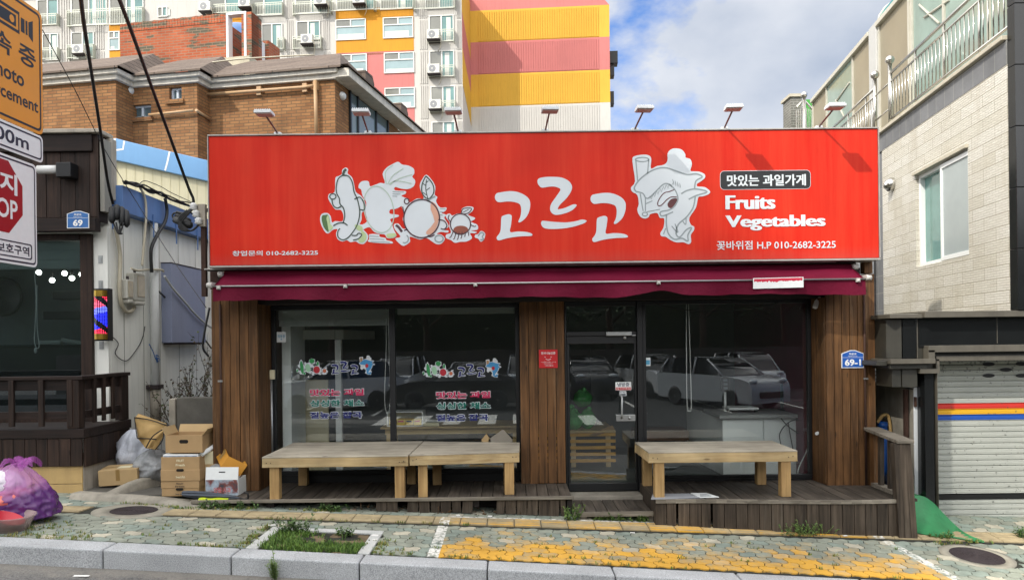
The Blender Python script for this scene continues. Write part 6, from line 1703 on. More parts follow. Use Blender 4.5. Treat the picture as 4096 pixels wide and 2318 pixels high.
tb=thing("tiled_building","cream embossed tile building with grey band above the black stone garage","building",(6.3,11,2.2))
far=-9.0
wa0=wuv(3662,800)[0];wa1=wuv(3872,700)[0];wz0,wz1=3.0,4.40
s=MB();wt=.5
s.fbox(W1_,-4.17,wa0,2.2,5.13,-wt,0);s.fbox(W1_,wa1,-.001,2.2,5.13,-wt,0);s.fbox(W1_,wa0,wa1,2.2,wz0,-wt,0);s.fbox(W1_,wa0,wa1,wz1,5.13,-wt,0)
s.build("wall",M_etile,tb)
s=MB();s.fbox(W1_,far,-4.175,1.0,5.13,-wt,-.02);s.fbox(W1_,far,-.002,5.131,5.42,-wt,.004);s.build("band",M_gtile,tb)
s=MB();s.fbox(W1_,far,.0,5.421,5.475,-wt,.06);s.build("coping",M_coping,tb,bevel=.008)
s=MB();s.fbox(W1_,far,-.01,2.2,5.4,-6,-wt-.01);s.build("core_wall",M_wallg,tb)
# front of black stone slabs, facing the street
s=MB();z=2.24
zz_=[2.24,2.95,3.66,4.37,5.08,5.79,6.5,7.2,8.0]
for a,b_ in zip(zz_,zz_[1:]):
    s.box(5.866,6.9,8.86,9.0,a+.004,b_-.004);s.box(6.906,9.5,8.86,9.0,a+.004,b_-.004)
s.build("stone_cladding",M_stone,tb,bevel=.004)
# window
s=MB();d=-.14;fw_=.055
s.fbox(W1_,wa0,wa1,wz0,wz0+fw_,d,d+.09);s.fbox(W1_,wa0,wa1,wz1-fw_,wz1,d,d+.09);s.fbox(W1_,wa0,wa0+fw_,wz0+fw_,wz1-fw_,d,d+.09);s.fbox(W1_,wa1-fw_,wa1,wz0+fw_,wz1-fw_,d,d+.09)
win=s.build("window",M_plw,tb,bevel=.004)
mid=wa0+(wa1-wa0)*.52
M_tealg=mat("teal_window_glass","67908a",.06,.18,2.2,spec=.8);M_frost=mat("frosted_window_glass","a3acac",.25,.05,3)
s=MB();s.fbox(W1_,wa0+fw_,mid,wz0+fw_,wz1-fw_,d+.01,d+.02);s.build("pane",M_tealg,win)
s=MB();a=mid-.05;c=wa1+.02
s.fbox(W1_,a,a+.05,wz0+.01,wz1-.03,d+.09,d+.13);s.fbox(W1_,c-.05,c,wz0+.01,wz1-.03,d+.09,d+.13);s.fbox(W1_,a+.05,c-.05,wz0+.01,wz0+.07,d+.09,d+.13);s.fbox(W1_,a+.05,c-.05,wz1-.09,wz1-.03,d+.09,d+.13)
sa=s.build("sash",M_plw,win,bevel=.004)
s=MB();s.fbox(W1_,a+.05,c-.05,wz0+.07,wz1-.09,d+.10,d+.11);s.build("pane",M_frost,sa)
s=MB();s.fbox(W1_,wa0-.02,wa1+.02,wz1+.002,wz1+.045,-.02,.045);s.build("lintel",M_coping,tb)
# vent hood
a,z=wuv(3572,735)
vt=thing("vent_hood","small round steel vent hood on the cream tiled wall","vent",W1_.p(a,z))
s=MB()
c=W1_.p(a,z)
def vh(u,v):
    an=2*math.pi*u;ph=v*math.pi/2
    r=.105*math.cos(ph);dd=.15*math.sin(ph)
    q_=c+W1_.e*(r*math.cos(an))+UP*(r*math.sin(an)+(-.03*v))+W1_.n*(dd+.005)
    return q_
s.grid(vh,22,8,wrap=True);s.build("hood",M_steelp,vt)
s=MB();s.poly(W1_,[(a+.07*math.cos(k*.45),z-.075+.045*math.sin(k*.45)) for k in range(14)],.06,.085);s.build("mouth",M_black,vt)
# balcony railing
def railing(name,label,a0,a1,d,z0,z1,endballs):
    t=thing(name,label,"railing",W1_.p((a0+a1)/2,5.48,d))
    s=MB()
    for z,r in ((z1,.024),(z1-.14,.016),(z0,.02)):s.tube([W1_.p(a0,z,d),W1_.p(a1,z,d)],r,8)
    s.build("rails",M_steelp,t)
    n_=int((a1-a0)/.125)
    s=MB()
    for k in range(1,n_):s.tube([W1_.p(a0+(a1-a0)*k/n_,z0,d),W1_.p(a0+(a1-a0)*k/n_,z1-.14,d)],.0095,6)
    o=s.build("balusters",M_steelp,t)
    for k in range(0,n_,8):
        s=MB();aa=a0+(a1-a0)*k/n_+.03;s.tube([W1_.p(aa,5.476,d),W1_.p(aa,z1,d)],.017,8);s.build("post",M_steelp,t)
    for aa in endballs:
        s=MB();p0=W1_.p(aa,5.476,d);s.tube([p0,p0+UP*1.06],.034,12);s.build("post",M_steelp,t)
        s=MB();s.ball(p0+UP*1.12,.075,14);s.build("ball",M_steelp,t)
    return t
rA=wuv(3548,400)[0]
railing("balcony_railing","polished steel balcony railing running along the top of the cream tiled wall",rA,-.05,-.06,5.60,6.36,(rA-.02,))
rB=wuv(3486,400)[0];rC=wuv(3318,450)[0]
railing("balcony_railing","polished steel balcony railing farther back, below the small sunroom panels",rC,rB,-.06,5.60,6.36,(rB,))
t=thing("railing_bracket","two short steel bars joining the ball topped railing posts","bracket",W1_.p((rA+rB)/2,5.8,-.06))
s=MB()
for z in (5.78,6.22):s.tube([W1_.p(rB,z,-.06),W1_.p(rA,z,-.06)],.015,8)
s.build("bars",M_steelp,t)
# sunroom set back on the terrace
W2_=W1_.shift(-.62)
M_gframe=mat("sunroom_frame","c2bfb2",.45,.08,6);M_opaq=mat("sandy_panel","938b76",.4,.1,1.5);M_green=mat("tinted_sunroom_glass","8fa39a",.08,.15,1.2,spec=.7);M_wpost=mat("white_post","bdbebb",.5,.05,6)
sr=thing("sunroom","glazed terrace sunroom with sandy panels above the steel railing","sunroom",W2_.p(-4,5.5))
zt_=8.05
def W2p(x,y):return W2_.uv(x,y)
b0=W2p(3253,400)[0];bpost0=W2p(3488,300)[0];bpost1=W2p(3518,300)[0]
s=MB();s.fbox(W2_,b0,bpost0-.01,zt_-.06,zt_+.03,-.1,.08);s.fbox(W2_,bpost1+.01,-.3,zt_-.06,zt_+.03,-.1,.08);s.build("top_beam",M_gframe,sr,bevel=.006)
s=MB();s.fbox(W2_,bpost0,bpost1,5.48,zt_+.06,-.25,.06);s.build("post",M_wpost,sr,bevel=.01)
edges_=[b0,W2p(3310,500)[0],W2p(3415,400)[0],bpost0-.02]
mats_=[M_opaq,M_green,M_opaq]
def bays(edges_,mats_):
    for k in range(len(edges_)-1):
        a0,a1=edges_[k],edges_[k+1]
        s=MB();s.fbox(W2_,a0-.03,a0+.03,5.48,zt_-.065,-.03,.03);s.build("mullion",M_gframe,sr)
        s=MB();s.fbox(W2_,a0+.032,a1-.032,5.48,zt_-.065,-.01,.0);s.build("panel",mats_[k],sr)
bays(edges_,mats_)
e2=[bpost1+.04,W2p(3640,200)[0],W2p(3652,200)[0],W2p(3780,150)[0],W2p(3960,100)[0],-.3]
bays(e2,[M_opaq,M_gframe,M_green,M_green,M_green])
# things dimly behind the tinted glass: braces
s=MB()
for (x0,y0,x1,y1) in ((3680,20,3760,95),(3700,70,3800,0),(3330,430,3400,330),(3345,400,3380,470)):
    a,z=W2p(x0,y0);a2,z2_=W2p(x1,y1);p0,p1=W2_.p(a,z,.012),W2_.p(a2,z2_,.012);s.tube([p0,p1],.022,4)
s.build("braces",M_gframe,sr)
# arched green roof behind
M_grn=mat("green_polycarbonate","2a7d6c",.25,.15,3)
s=MB()
def arch(u,v):
    an=math.pi*u;a=-6.3+5.5*v
    return W2_.p(a,zt_+.08+.62*math.sin(an),-1.1+1.05*math.cos(an))
s.grid(arch,16,6);s.build("arched_roof",M_grn,sr)
s=MB();s.tube([arch(k/12,0) for k in range(13)],.03,6);s.build("arch_rim",M_gframe,sr)
# the neighbour's pier and green panel behind
t=thing("tiled_pier","grey brick pier with a pale cap rising behind the sign beside the sky","pier",at(3190,500,21))
s=MB();a,b_=at(3165,540,21),at(3207,388,21);s.box(a.x,b_.x,21,21.6,3,b_.z);s.build("pier",brickmat("grey_small_brick","77766f","6b6a64","94938d",.2,.07,.01),t)
s=MB();s.box(a.x-.05,b_.x+.05,20.95,21.65,b_.z+.002,b_.z+.08);s.build("cap",M_coping,t)
t=thing("green_panel","bright green panel behind the small steel railing next to the pier","panel",at(3237,500,20.5))
s=MB();a,b_=at(3222,540,20.5),at(3256,398,20.5);s.box(a.x,b_.x,20.5,20.56,3,b_.z);s.build("sheet",mat("green_sheet","3f9a34",.5,.1,3),t)
t=thing("balcony_railing","small steel railing with a ball post between the grey pier and the sunroom","railing",at(3215,520,20))
s=MB()
for k in range(9):a=at(3186+8.4*k,528,20.2);top_=at(3186+8.4*k,430+abs(k-4)*3,20.2);s.tube([(a.x,20.2,4),(a.x,20.2,top_.z)],.012,5)
s.build("balusters",M_steelp,t)
s=MB();a=at(3216,380,20);s.tube([(a.x,20,4),(a.x,20,a.z)],.05,8);s.ball(a,.09,10);s.build("post",M_steelp,t)
s=MB();s.tube(spline3([at(3185,430,20.1),at(3212,405,20.1),at(3225,410,20.1),at(3255,445,20.1)],5),.03,6);s.build("rail",M_steelp,t)
# wall at the back of the gap
t=thing("alley_wall","pale tiled wall with white louvres seen in the gap right of the shop","wall",(5,13.5,0))
s=MB();s.box(4.4,6.4,13.5,13.7,-.5,3.6);s.build("wall",brickmat("pale_grey_tile","9b9fa4","93979c","b0b3b5",.5,.12,.006,bstr=.25),t)
s=MB()
for k in range(6):z=at(3500,1462+16*k,13.3).z;s.box(4.5,6.4,13.36,13.48,z-.02,z+.022)
s.build("louvres",M_plw,t)
# ---------------------------------------------------------------- garage
G=Fr(0,9.02)
def guv(x,y):return G.uv(x,y)
zg=zm(3440,1200,1.456)
gar=thing("garage","black polished stone garage front with stepped mouldings and a raised fascia","garage",(6.5,9.1,-.3))
def gbox(mb,x0,y0,x1,y1,d0,d1):
    a0,zt=guv(*zg(x0,y0));a1,zb=guv(*zg(x1,y1));mb.fbox(G,a0,a1,zb,zt,d0,d1)
EXT=1600
s=MB();gbox(s,340,95,EXT,262,-.6,0);gbox(s,243,105,325,338,-.5,.02);s.build("fascia",M_stone,gar,bevel=.004)
s=MB()
a0,zt=guv(*zg(175,112));a1,zb=guv(*zg(240,340));s.hexa([G.p(a0,zb,-.10),G.p(a1-.003,zb,.02),G.p(a1-.003,zb,-.4),G.p(a0,zb,-.4),G.p(a0,zt,-.10),G.p(a1-.003,zt,.02),G.p(a1-.003,zt,-.4),G.p(a0,zt,-.4)])
gbox(s,186,398,240,505,-.4,.0);gbox(s,243,400,332,505,-.4,.01)
s.build("stone_blocks",M_stoned,gar,bevel=.004)
s=MB();gbox(s,340,68,EXT,88,-.6,.14);gbox(s,150,84,339,104,-.5,.10)
gbox(s,327,106,337,338,-.3,.01);gbox(s,795,96,801,250,-.001,.004)
gbox(s,372,264,EXT,288,-.3,.10);gbox(s,372,289,410,352,-.3,.10)
gbox(s,430,324,EXT,340,-.3,.05);gbox(s,430,341,450,398,-.3,.05)
gbox(s,150,342,408,366,-.5,.12);gbox(s,335,398,448,424,-.3,.06)
s.build("mouldings",M_stonet,gar,bevel=.008)
s=MB();gbox(s,411,289,EXT,323,-.3,.0);gbox(s,376,353,429,397,-.3,.0);gbox(s,160,367,375,397,-.45,.06);gbox(s,88,352,149,380,-.5,.04);gbox(s,340,262.5,371,341,-.29,-.01);s.build("recesses",M_stoned,gar,bevel=.006)
s=MB();gbox(s,376,425,440,1300,-.4,.0);s.build("pier",M_stone,gar,bevel=.004)
s=MB();gbox(s,441,425,453,1300,-.4,.03);s.build("jamb_strip",M_stonet,gar,bevel=.003)
s=MB();s.box(4.9,9.6,9.75,10.0,-.8,2.2);s.box(4.5,9.6,9.03,12.6,2.185,2.215);s.build("back_wall",M_wallg,gar)
# roller shutter
H=Fr(0,9.36)
def huv(x,y):return H.uv(*zg(x,y))
M_slat=mat("shutter_slat","b3b6b1",.35,.08,3,grime=.12,metal=.25)
def shutmat():
    m,t,b=newmat("shutter_paint")
    col,mp,nz=noise_col(t,lin("a8aba4"),.08,2.5)
    geo=N(t,"ShaderNodeNewGeometry");sp=N(t,"ShaderNodeSeparateXYZ");t.links.new(geo.outputs["Position"],sp.inputs[0]);Z=sp.outputs["Z"]
    zs=[huv(700,y)[1] for y in (597,629,662,695)]
    for hi,lo,cc in ((zs[0],zs[1],"c8332a"),(zs[1],zs[2],"d9a51e"),(zs[2],zs[3],"1c4fa5")):
        f=mth(t,'MULTIPLY',mth(t,'LESS_THAN',Z,hi),mth(t,'GREATER_THAN',Z,lo));col=mixc(t,f,col,lin(cc))
    # dark specks near the top
    n_=N(t,"ShaderNodeTexNoise",i_Scale=26.0,i_Detail=4.0);t.links.new(geo.outputs["Position"],n_.inputs["Vector"])
    top_=N(t,"ShaderNodeMapRange",i_1=zs[0]+.25,i_2=zs[0]+.55,i_3=0,i_4=.12);t.links.new(Z,top_.inputs[0])
    r_=N(t,"ShaderNodeMapRange",i_1=.66,i_2=.70);t.links.new(mth(t,'ADD',n_.outputs["Fac"],top_.outputs[0]),r_.inputs[0])
    col=mixc(t,mth(t,'MULTIPLY',r_.outputs[0],.7),col,lin("4a4a46"))
    t.links.new(col,b.inputs["Base Color"]);b.inputs["Roughness"].default_value=.38;b.inputs["Metallic"].default_value=.2
    f2=N(t,"ShaderNodeTexNoise",i_Scale=140.0,i_Detail=2.0);t.links.new(geo.outputs["Position"],f2.inputs["Vector"]);bump(t,b,f2.outputs["Fac"],.25,.004)
    return m
M_shp=shutmat()
sh_=thing("roller_shutter","pale grey roller shutter with red yellow and blue stripes","shutter",(7,9.36,-.4))
a0=huv(452,700)[0]-.05;a1=8.9
zt_=huv(600,340)[1];zrub=huv(600,1142)[1];zbot=-.52;zb_=huv(600,1355)[1]
pit=(huv(600,597)[1]-huv(600,695)[1])/3
def corr(mb,z0,z1):
    n_=max(1,round((z1-z0)/pit))
    # slat profile: a flat face with two soft ribs and a groove
    prof=[]
    for k in range(n_):
        zz=z1-(z1-z0)*k/n_;h=(z1-z0)/n_
        prof+= [(zz-.002,-.012),(zz-.010,.0),(zz-h*.34,.0015),(zz-h*.40,-.0005),(zz-h*.46,.0015),(zz-h*.72,.0015),(zz-h*.78,-.0005),(zz-h*.84,.0015),(zz-h+.008,0.0),(zz-h+.002,-.012)]
    b=len(mb.v)
    for z,d in prof:mb.v+= [H.p(a0,z,d),H.p(a1,z,d)]
    for i in range(len(prof)-1):mb.face((b+2*i+2,b+2*i+3,b+2*i+1,b+2*i),None,0)
s=MB();corr(s,zrub+.03,zt_);corr(s,zb_+.03,zrub-.03);s.build("slats",M_shp,sh_)
s=MB();s.fbox(H,a0,a1,zrub-.028,zrub+.028,-.02,.012);s.build("rubber_strip",M_black,sh_)
s=MB();s.fbox(H,a0,a1,zbot,zb_+.028,-.02,.02);s.build("bottom_bar",M_plw,sh_)
s=MB()
for (x,y) in ((748,372),(848,404),(748,438),(940,370),(940,438),(1040,404)):
    a,z=huv(x,y);s.poly(H,[(a+.075*math.cos(k*.4),z+.024*math.sin(k*.4)) for k in range(16)],.005,.0062)
s.build("slots",M_black,sh_)
# low walls, pipe and ramp beside it
t=thing("low_wall","low stained wall with a white painted end between the deck and the garage","wall",(4.87,9.6,-.3))
a0,zt=at(3654,1552,9.2).x,at(3675,1552,9.2).z;a1=at(3694,1552,9.2).x
s=MB();s.box(a0+.006,a1-.004,9.215,12,-.5,zt-.012);s.build("wall",M_conc,t,bevel=.008)
s=MB();s.box(a0,a1,9.19,9.213,-.2,zt);s.box(a0-.0,a1,9.19,12,zt+.001,zt+.012);s.build("painted_end",mat("white_wall_paint","cfd3d6",.7,.05,4,grime=.15),t,bevel=.004)
s=MB();s.box(a0-.05,a0-.008,9.30,9.36,.1,zt-.02);s.box(a0-.008,a0+.02,9.16,9.188,zt-.22,zt-.10);s.build("rusty_post",M_rustp,t,bevel=.004)
p=at(3530,1700,9.75)
t=thing("water_pipe","blue plastic water pipe standing behind the short timber railing","pipe",(p.x,9.75,0))
M_bpipe2=mat("blue_pipe","164f9a",.4,.1,10)
s=MB();s.tube([(p.x,9.75,-.2),(p.x,9.75,at(3530,1695,9.75).z)],.055,14);s.lathe([(.06,0),(.066,.02),(.06,.06),(1e-4,.07)],Matrix.Translation((p.x,9.75,at(3530,1705,9.75).z)),14);s.build("pipe",M_bpipe2,t)
s=MB();s.tube(spline3([Vector((p.x-.08,9.72,.86)),Vector((p.x-.02,9.7,.95)),Vector((p.x+.06,9.72,.93)),Vector((p.x+.09,9.73,.7)),Vector((p.x+.07,9.75,.4))],5),.022,8);s.build("tape",M_tan,t)
t=thing("rubble_sack","dark blue sack slumped behind the short timber railing","sack",(p.x+.1,9.4,-.1))
s=MB();bag(s,(p.x+.10,9.55,-.1),.2,.17,.42,.2,77,.5,24,14);s.build("sack",mat("dark_blue_sack","2b3a55",.8,.2,8),t)
s=MB()
s.box(4.5,a0+.02,9.22,12,-.5,-.14);s.build("gap_floor",M_conc2,kind="structure")
M_greenp=mat("green_epoxy_paint","31804f",.55,.22,3.5,grime=.45,bmp=.4,bscale=16)
up_=[(3655,1982,9.0),(3696,1984,9.0),(3735,2010,9.0),(3775,2052,8.99),(3815,2092,8.95),(3850,2122,8.92),(3895,2146,8.88),(3935,2160,8.85)]
lo_=[(3660,2128,8.62),(3700,2136,8.62),(3745,2143,8.62),(3790,2147,8.63),(3825,2151,8.66),(3860,2156,8.70),(3900,2163,8.74),(3938,2168,8.78)]
def gnd(px,py,dz=.012):
    Y=8.6
    for k in range(12):d=ray(px,py);X=d.x/FPX*Y;Y=(g(X,Y)+dz-HC)*FPX/d.z
    return Vector((d.x/FPX*Y,Y,HC+d.z/FPX*Y))
L_=[gnd(*p[:2]) for p in lo_];U_=[]
for i,p in enumerate(up_):
    q_=at(*p);q_.z=max(q_.z,g(q_.x,q_.y)+.02)
    if i >4:q_=gnd(*p[:2],.016)
    U_.append(q_)
U_=spline3(U_,4);L_=spline3(L_,4);n_=min(len(U_),len(L_))
s=MB()
def rampf(u,v):
    i=round(u*(n_-1));a,b_=L_[i],U_[i]
    p=a.lerp(b_,v);p.z+=-.05*math.sin(math.pi*v)*(1-u)
    return p
s.grid(rampf,n_-1,8)
s.grid(lambda u,v:U_[round(u*(n_-1))].lerp(U_[round(u*(n_-1))]+Vector((0,.35,-.01)),v),n_-1,1)
s.build("ramp",M_greenp,kind="structure")
# ================================================================= behind: brick house, cream building, apartments
A_H=math.radians(11)
HC_=Fr(-3.64,16.0,math.cos(A_H),-math.sin(A_H))          # front C, s=0 at its right corner
HB_=HC_.shift(.46);HA_=HC_.shift(.98)
HS_=Fr(-3.64,16.0,math.sin(A_H),math.cos(A_H))           # right side, going back
M_brown=brickmat("brown_brick","9b7049","82593a","6b563f",.22,.066,.009,stain="4a3a2c",stainamt=.45)
M_orangeb=brickmat("orange_brick","b06040","9c4d33","8f7a66",.24,.075,.009,sec="5d5a4c")
M_cornice=mat("white_cornice","cdc7bb",.7,.12,4,grime=.45)
M_shing=brickmat("brown_shingle","75685e","63574f","403833",.62,.16,.012,bstr=.4,rough=.9)
M_conch=mat("pale_concrete","b4ad98",.85,.15,3,grime=.3)
M_glz=mat("dark_glazing","57696f",.06,.25,.8,spec=.8);M_pipeb=mat("beige_pipe","b08f6a",.5,.12,6);M_pale=mat("pale_frame","b9c4cf",.5,.05,6)
zA=zm(0,0,1.82);zB=zm(800,0,1.82)
hs=thing("brick_house","brown brick house with stepped front and shingled mansard roof behind the cream wall","house",(-6,16.5,0))
ZE=HC_.uv(1340,277)[1]
sC0=HC_.uv(830,500)[0];sB1=HB_.uv(790,500)[0];sB0=HB_.uv(515,500)[0];sA1=HA_.uv(465,500)[0]
ZW=ZE-.22
s=MB()
s.fbox(HC_,sC0-.6,0,0,ZW,-4.8,0)
s.build("wall",M_brown,hs)
s=MB()
def holed(mb,F,a0,a1,z0,z1,holes,d0,d1):
    holes=sorted(holes);x=a0
    for (h0,h1,y0,y1) in holes:
        mb.fbox(F,x,h0,z0,z1,d0,d1);mb.fbox(F,h0,h1,z0,y0,d0,d1);mb.fbox(F,h0,h1,y1,z1,d0,d1);x=h1
    mb.fbox(F,x,a1,z0,z1,d0,d1)
def hole(F,zf,x0,y0,x1,y1):
    a0,zt=F.uv(*zf(x0,y0));a1,zb=F.uv(*zf(x1,y1));return (a0,a1,zb,zt)
h1_=hole(HB_,zA,1232,638,1323,722);h2_=hole(HB_,zA,945,768,1100,850)
if h2_[1] >h1_[0]:h2_=(h2_[0],h1_[0]-.05,h2_[2],h2_[3])
s.fbox(HB_,sB0-.6,sB1,0,ZW,-4.8,-.2);holed(s,HB_,sB0-.3,sB1,0,ZW,[h1_,h2_],-.199,0)
s.build("wall",M_brown,hs)
s=MB();s.fbox(HA_,sA1-9,sA1,0,ZW,-5,0);s.build("wall",M_brown,hs)
for h in (h1_,h2_):
    a0,a1,zb,zt=h;fr=.045
    s=MB();s.fbox(HB_,a0,a1,zb,zb+fr,-.15,-.08);s.fbox(HB_,a0,a1,zt-fr,zt,-.15,-.08);s.fbox(HB_,a0,a0+fr,zb+fr,zt-fr,-.15,-.08);s.fbox(HB_,a1-fr,a1,zb+fr,zt-fr,-.15,-.08);s.fbox(HB_,(a0+a1)/2-.025,(a0+a1)/2+.025,zb+fr,zt-fr,-.15,-.07)
    o=s.build("window",M_pale,hs,bevel=.004)
    s=MB();s.fbox(HB_,a0+fr,a1-fr,zb+fr,zt-fr,-.13,-.12);s.build("pane",M_glz,o)
    s=MB();s.fbox(HB_,a0-.06,a1+.06,zb-.09,zb-.005,.001,.05);s.build("sill",M_brown,o)
# soldier course, cornice
s=MB()
def corn(F,a0,a1):
    s.fbox(F,a0,a1+.10,ZW+.10,ZE-.02,-.3,.16);s.fbox(F,a0,a1+.05,ZW+.001,ZW+.10,-.3,.08)
corn(HC_,sC0+.0,0);corn(HB_,sB0+.1,sB1);corn(HA_,sA1-9,sA1)
for F,a in ((HB_,sB1),(HA_,sA1)):
    S2=Fr(F.p(a,0).x,F.p(a,0).y,math.sin(A_H),math.cos(A_H));s.fbox(S2,-.155,.48,ZW+.102,ZE-.022,-.2,.158);s.fbox(S2,-.075,.48,ZW+.002,ZW+.098,-.2,.078)
s.fbox(HS_,-.09,6.5,ZW+.02,ZE-.02,-.02,.35)
s.build("cornice",M_cornice,hs,bevel=.01)
# roofs
s=MB();ZR=HC_.shift(-2.6).uv(1272,222)[1]
def roof(F,a0,a1,dep,hipr=True):
    f0,f1=F.p(a0,ZE,.22),F.p(a1+.22,ZE,.22)
    r0,r1=F.p(a0,ZR,-dep),F.p(a1-(1.0 if hipr else 0),ZR,-dep)
    b0,b1=F.p(a0,ZE,-dep-2),F.p(a1+.22,ZE,-dep-2)
    def q(pts,ax):
        s.poly3(pts,[((p-F.o).dot(F.e),(p-F.o).dot(F.n)*-1.0+p.z) if ax else ((p-F.o).dot(F.n),p.z) for p in pts])
    q([f0,f1,r1,r0],True)
    if hipr:q([f1,b1,r1],False)
    s.poly3([r0,r1,b1,b0])
    s.poly3([f0,f0-UP*.04,f1-UP*.04,f1])
roof(HC_,sC0-.5,0,2.6);roof(HB_,sB0-.5,sB1,2.6);roof(HA_,sA1-9,sA1,2.6)
s.build("roof",M_shing,hs)
# the long roof edge of the right side and its glazing
s=MB();s.poly3([HS_.p(-.25,ZE,.4),HS_.p(6.6,ZE,.4),HS_.p(6.6,ZE+.25,-.5),HS_.p(.4,ZE+.25,-.5)],[(0,0),(6.6,0),(6.6,1.6),(1,1.6)]);s.poly3([HS_.p(-.25,ZE-.03,.4),HS_.p(6.6,ZE-.03,.4),HS_.p(6.6,ZE,.4),HS_.p(-.25,ZE,.4)]);s.build("side_roof",M_shing,hs)
g0=HS_.uv(1395,480)[0];g1=HS_.uv(1545,520)[0]
s=MB()
for a in (g0,HS_.uv(1425,480)[0],HS_.uv(1498,500)[0],g1):s.fbox(HS_,a,a+.06,0,ZW,.0,.05)
s.build("glazing_bars",M_black,hs)
s=MB();s.fbox(HS_,g0+.06,g1,0,ZW-.02,.001,.02);s.build("glazing",M_glz,hs)
# dormers along the side roof
for (x0,y0,x1,y1,lb) in ((1180,670,1288,780,0),(1445,915,1530,1010,1)):
    aa=HS_.uv(*zB((x0+x1)/2,y1))[0];z=HS_.uv(*zB(x1,y0))[1]
    s=MB();s.poly(HS_.shift(0),[(aa-.28,ZE+.1),(aa+.28,ZE+.1),(aa+.28,ZE+.40),(aa+.16,ZE+.56),(aa-.28,ZE+.55)],-.7,.02);s.build("dormer",M_shing,hs)
# pipes on the walls
s=MB()
def hp(F,zf,pts,d=.09):return [F.p(*F.uv(*zf(*p)),d) for p in pts]
s.tube(hp(HC_,zB,[(45,700),(440,670),(770,645),(850,632)]),.035,8);s.tube(hp(HC_,zB,[(852,598),(862,1020)],.09),.04,8)
for x,y in ((440,668),(772,645),(850,630)):a,z=HC_.uv(*zB(x,y));s.fbox(HC_,a-.05,a+.05,z-.09,z+.09,.0,.08)
s.build("pipe",M_pipeb,hs)
s=MB();s.tube(hp(HB_,zA,[(1105,845),(1280,828),(1430,812)],.09),.03,8)
a,z=HB_.uv(*zA(1430,812));s.tube([HB_.p(sB1+.03,z,.09),HB_.p(sB1+.03,z-.05,-.42),HC_.p(sC0+.12,z+.6,.09),HC_.p(sC0+.12,z+.72,.09)][:2],.03,8);s.tube(hp(HC_,zB,[(48,845),(47,700)]),.03,8)
s.build("pipe",M_pipeb,hs)
p=HB_.p(*HB_.uv(*zA(948,665)),.09)
for F,(x,y),zf,lb in ((HB_,(950,665),zA,"small white security camera high on the brown brick wall"),(HS_,(1036,703),zB,"small grey security camera on the shaded side of the brick house")):
    p=F.p(*F.uv(*zf(x,y)),.0)
    t=thing("security_camera",lb,"camera",p)
    s=MB();s.lathe([(.09,0),(.09,.04),(.07,.10),(.03,.14),(1e-4,.15)],Matrix.Translation(p) @ Matrix.Rotation(math.pi/2,4,'X'),14);s.build("dome",M_white,t)
# roof cable and concrete upstand
s=MB()
s.tube(spline3([HC_.p(-6,ZR-.3,-1.8),HC_.p(-4.5,ZE+.5,-.5),HC_.p(-2.8,ZE+.75,-.9),HC_.p(-1.2,ZE+.98,-1.6)],6),.018,5);tag(s.build("cable",M_cablew),"pale cable lying in a sag across the brown shingle roof","cable")
# orange brick roof structure
OB=Fr(HC_.p(-.3,0,-4.2).x,HC_.p(-.3,0,-4.2).y,math.cos(A_H),-math.sin(A_H))
ob=thing("rooftop_brick_enclosure","orange brick rooftop enclosure with dark brick streaks around a water tank","rooftop enclosure",OB.p(-4,8))
def oz(x,y):return OB.uv(*zA(x,y))
a0,a1=oz(875,300)[0],oz(1648,300)[0];zt0,zt1=oz(875,175)[1],oz(1648,100)[1]
zt=(zt0+zt1)/2
s=MB();s.fbox(OB,a0,a1,7.6,zt-.24,-3.0,0);s.build("wall",M_orangeb,ob)
n_=int((a1-a0)/.085)
s=MB()
for k in range(n_):s.fbox(OB,a0+(a1-a0)*k/n_+.006,a0+(a1-a0)*(k+1)/n_-.002,zt-.238,zt+R.uniform(-.01,.01),-.24,.012)
s.build("soldier_course",M_orangeb,ob)
a2,a3=OB.uv(*zB(340,200))[0],OB.uv(*zB(375,200))[0]
s=MB();s.fbox(OB,a2,a3,7.6,zt-.02,-.4,0)
OS=Fr(OB.p(a3,0).x,OB.p(a3,0).y,math.sin(A_H),math.cos(A_H))
e=[OS.uv(*zB(x,300))[0] for x in (376,450,500,580)]
zn=OS.uv(*zB(475,315))[1];z3=OS.uv(*zB(580,262))[1]
s.fbox(OS,.002,e[1],7.6,zt-.03,-.3,0);s.fbox(OS,e[1],e[2],7.6,zt-1.15,-.3,0);s.fbox(OS,e[2],e[3],7.6,zt-.45,-.3,0)
s.build("wall",M_orangeb,ob)
s=MB();f=.06;s.fbox(OB,a1+.01,a1+.01+f,8.0,zt,-.2,.02);s.fbox(OB,a2-f-.01,a2-.01,8.0,zt,-.2,.02);s.fbox(OB,a1+.01+f,a2-f-.01,zt-f,zt,-.2,.02);s.fbox(OS,e[1]+.03,e[2]-.03,zt-1.14,zt-.55,-.14,-.10);s.build("frame",M_plw,ob)
O3=OB.shift(-1.5);c=O3.p(O3.uv(958,106)[0],O3.uv(958,106)[1]-2.15)
t=thing("water_tank","blue cylindrical rooftop water tank framed by orange brick walls","water tank",c)
s=MB();s.lathe([(.62,-.6),(.62,1.6),(.58,1.88),(.45,2.05),(.3,2.15),(1e-4,2.18)],Matrix.Translation(c),28);s.build("tank",mat("blue_tank","4c6f9f",.35,.12,2),t)
s=MB();u0=OB.uv(*zB(130,430));u1=OB.uv(*zB(360,400));O2=OB.shift(.6);s.fbox(O2,O2.uv(872,240)[0],O2.uv(998,240)[0],7.8,O2.uv(930,228)[1],-.4,0);tag(s.build("roof_upstand",M_conch),"pale concrete upstand on the shingle roof below the blue water tank","roof upstand")
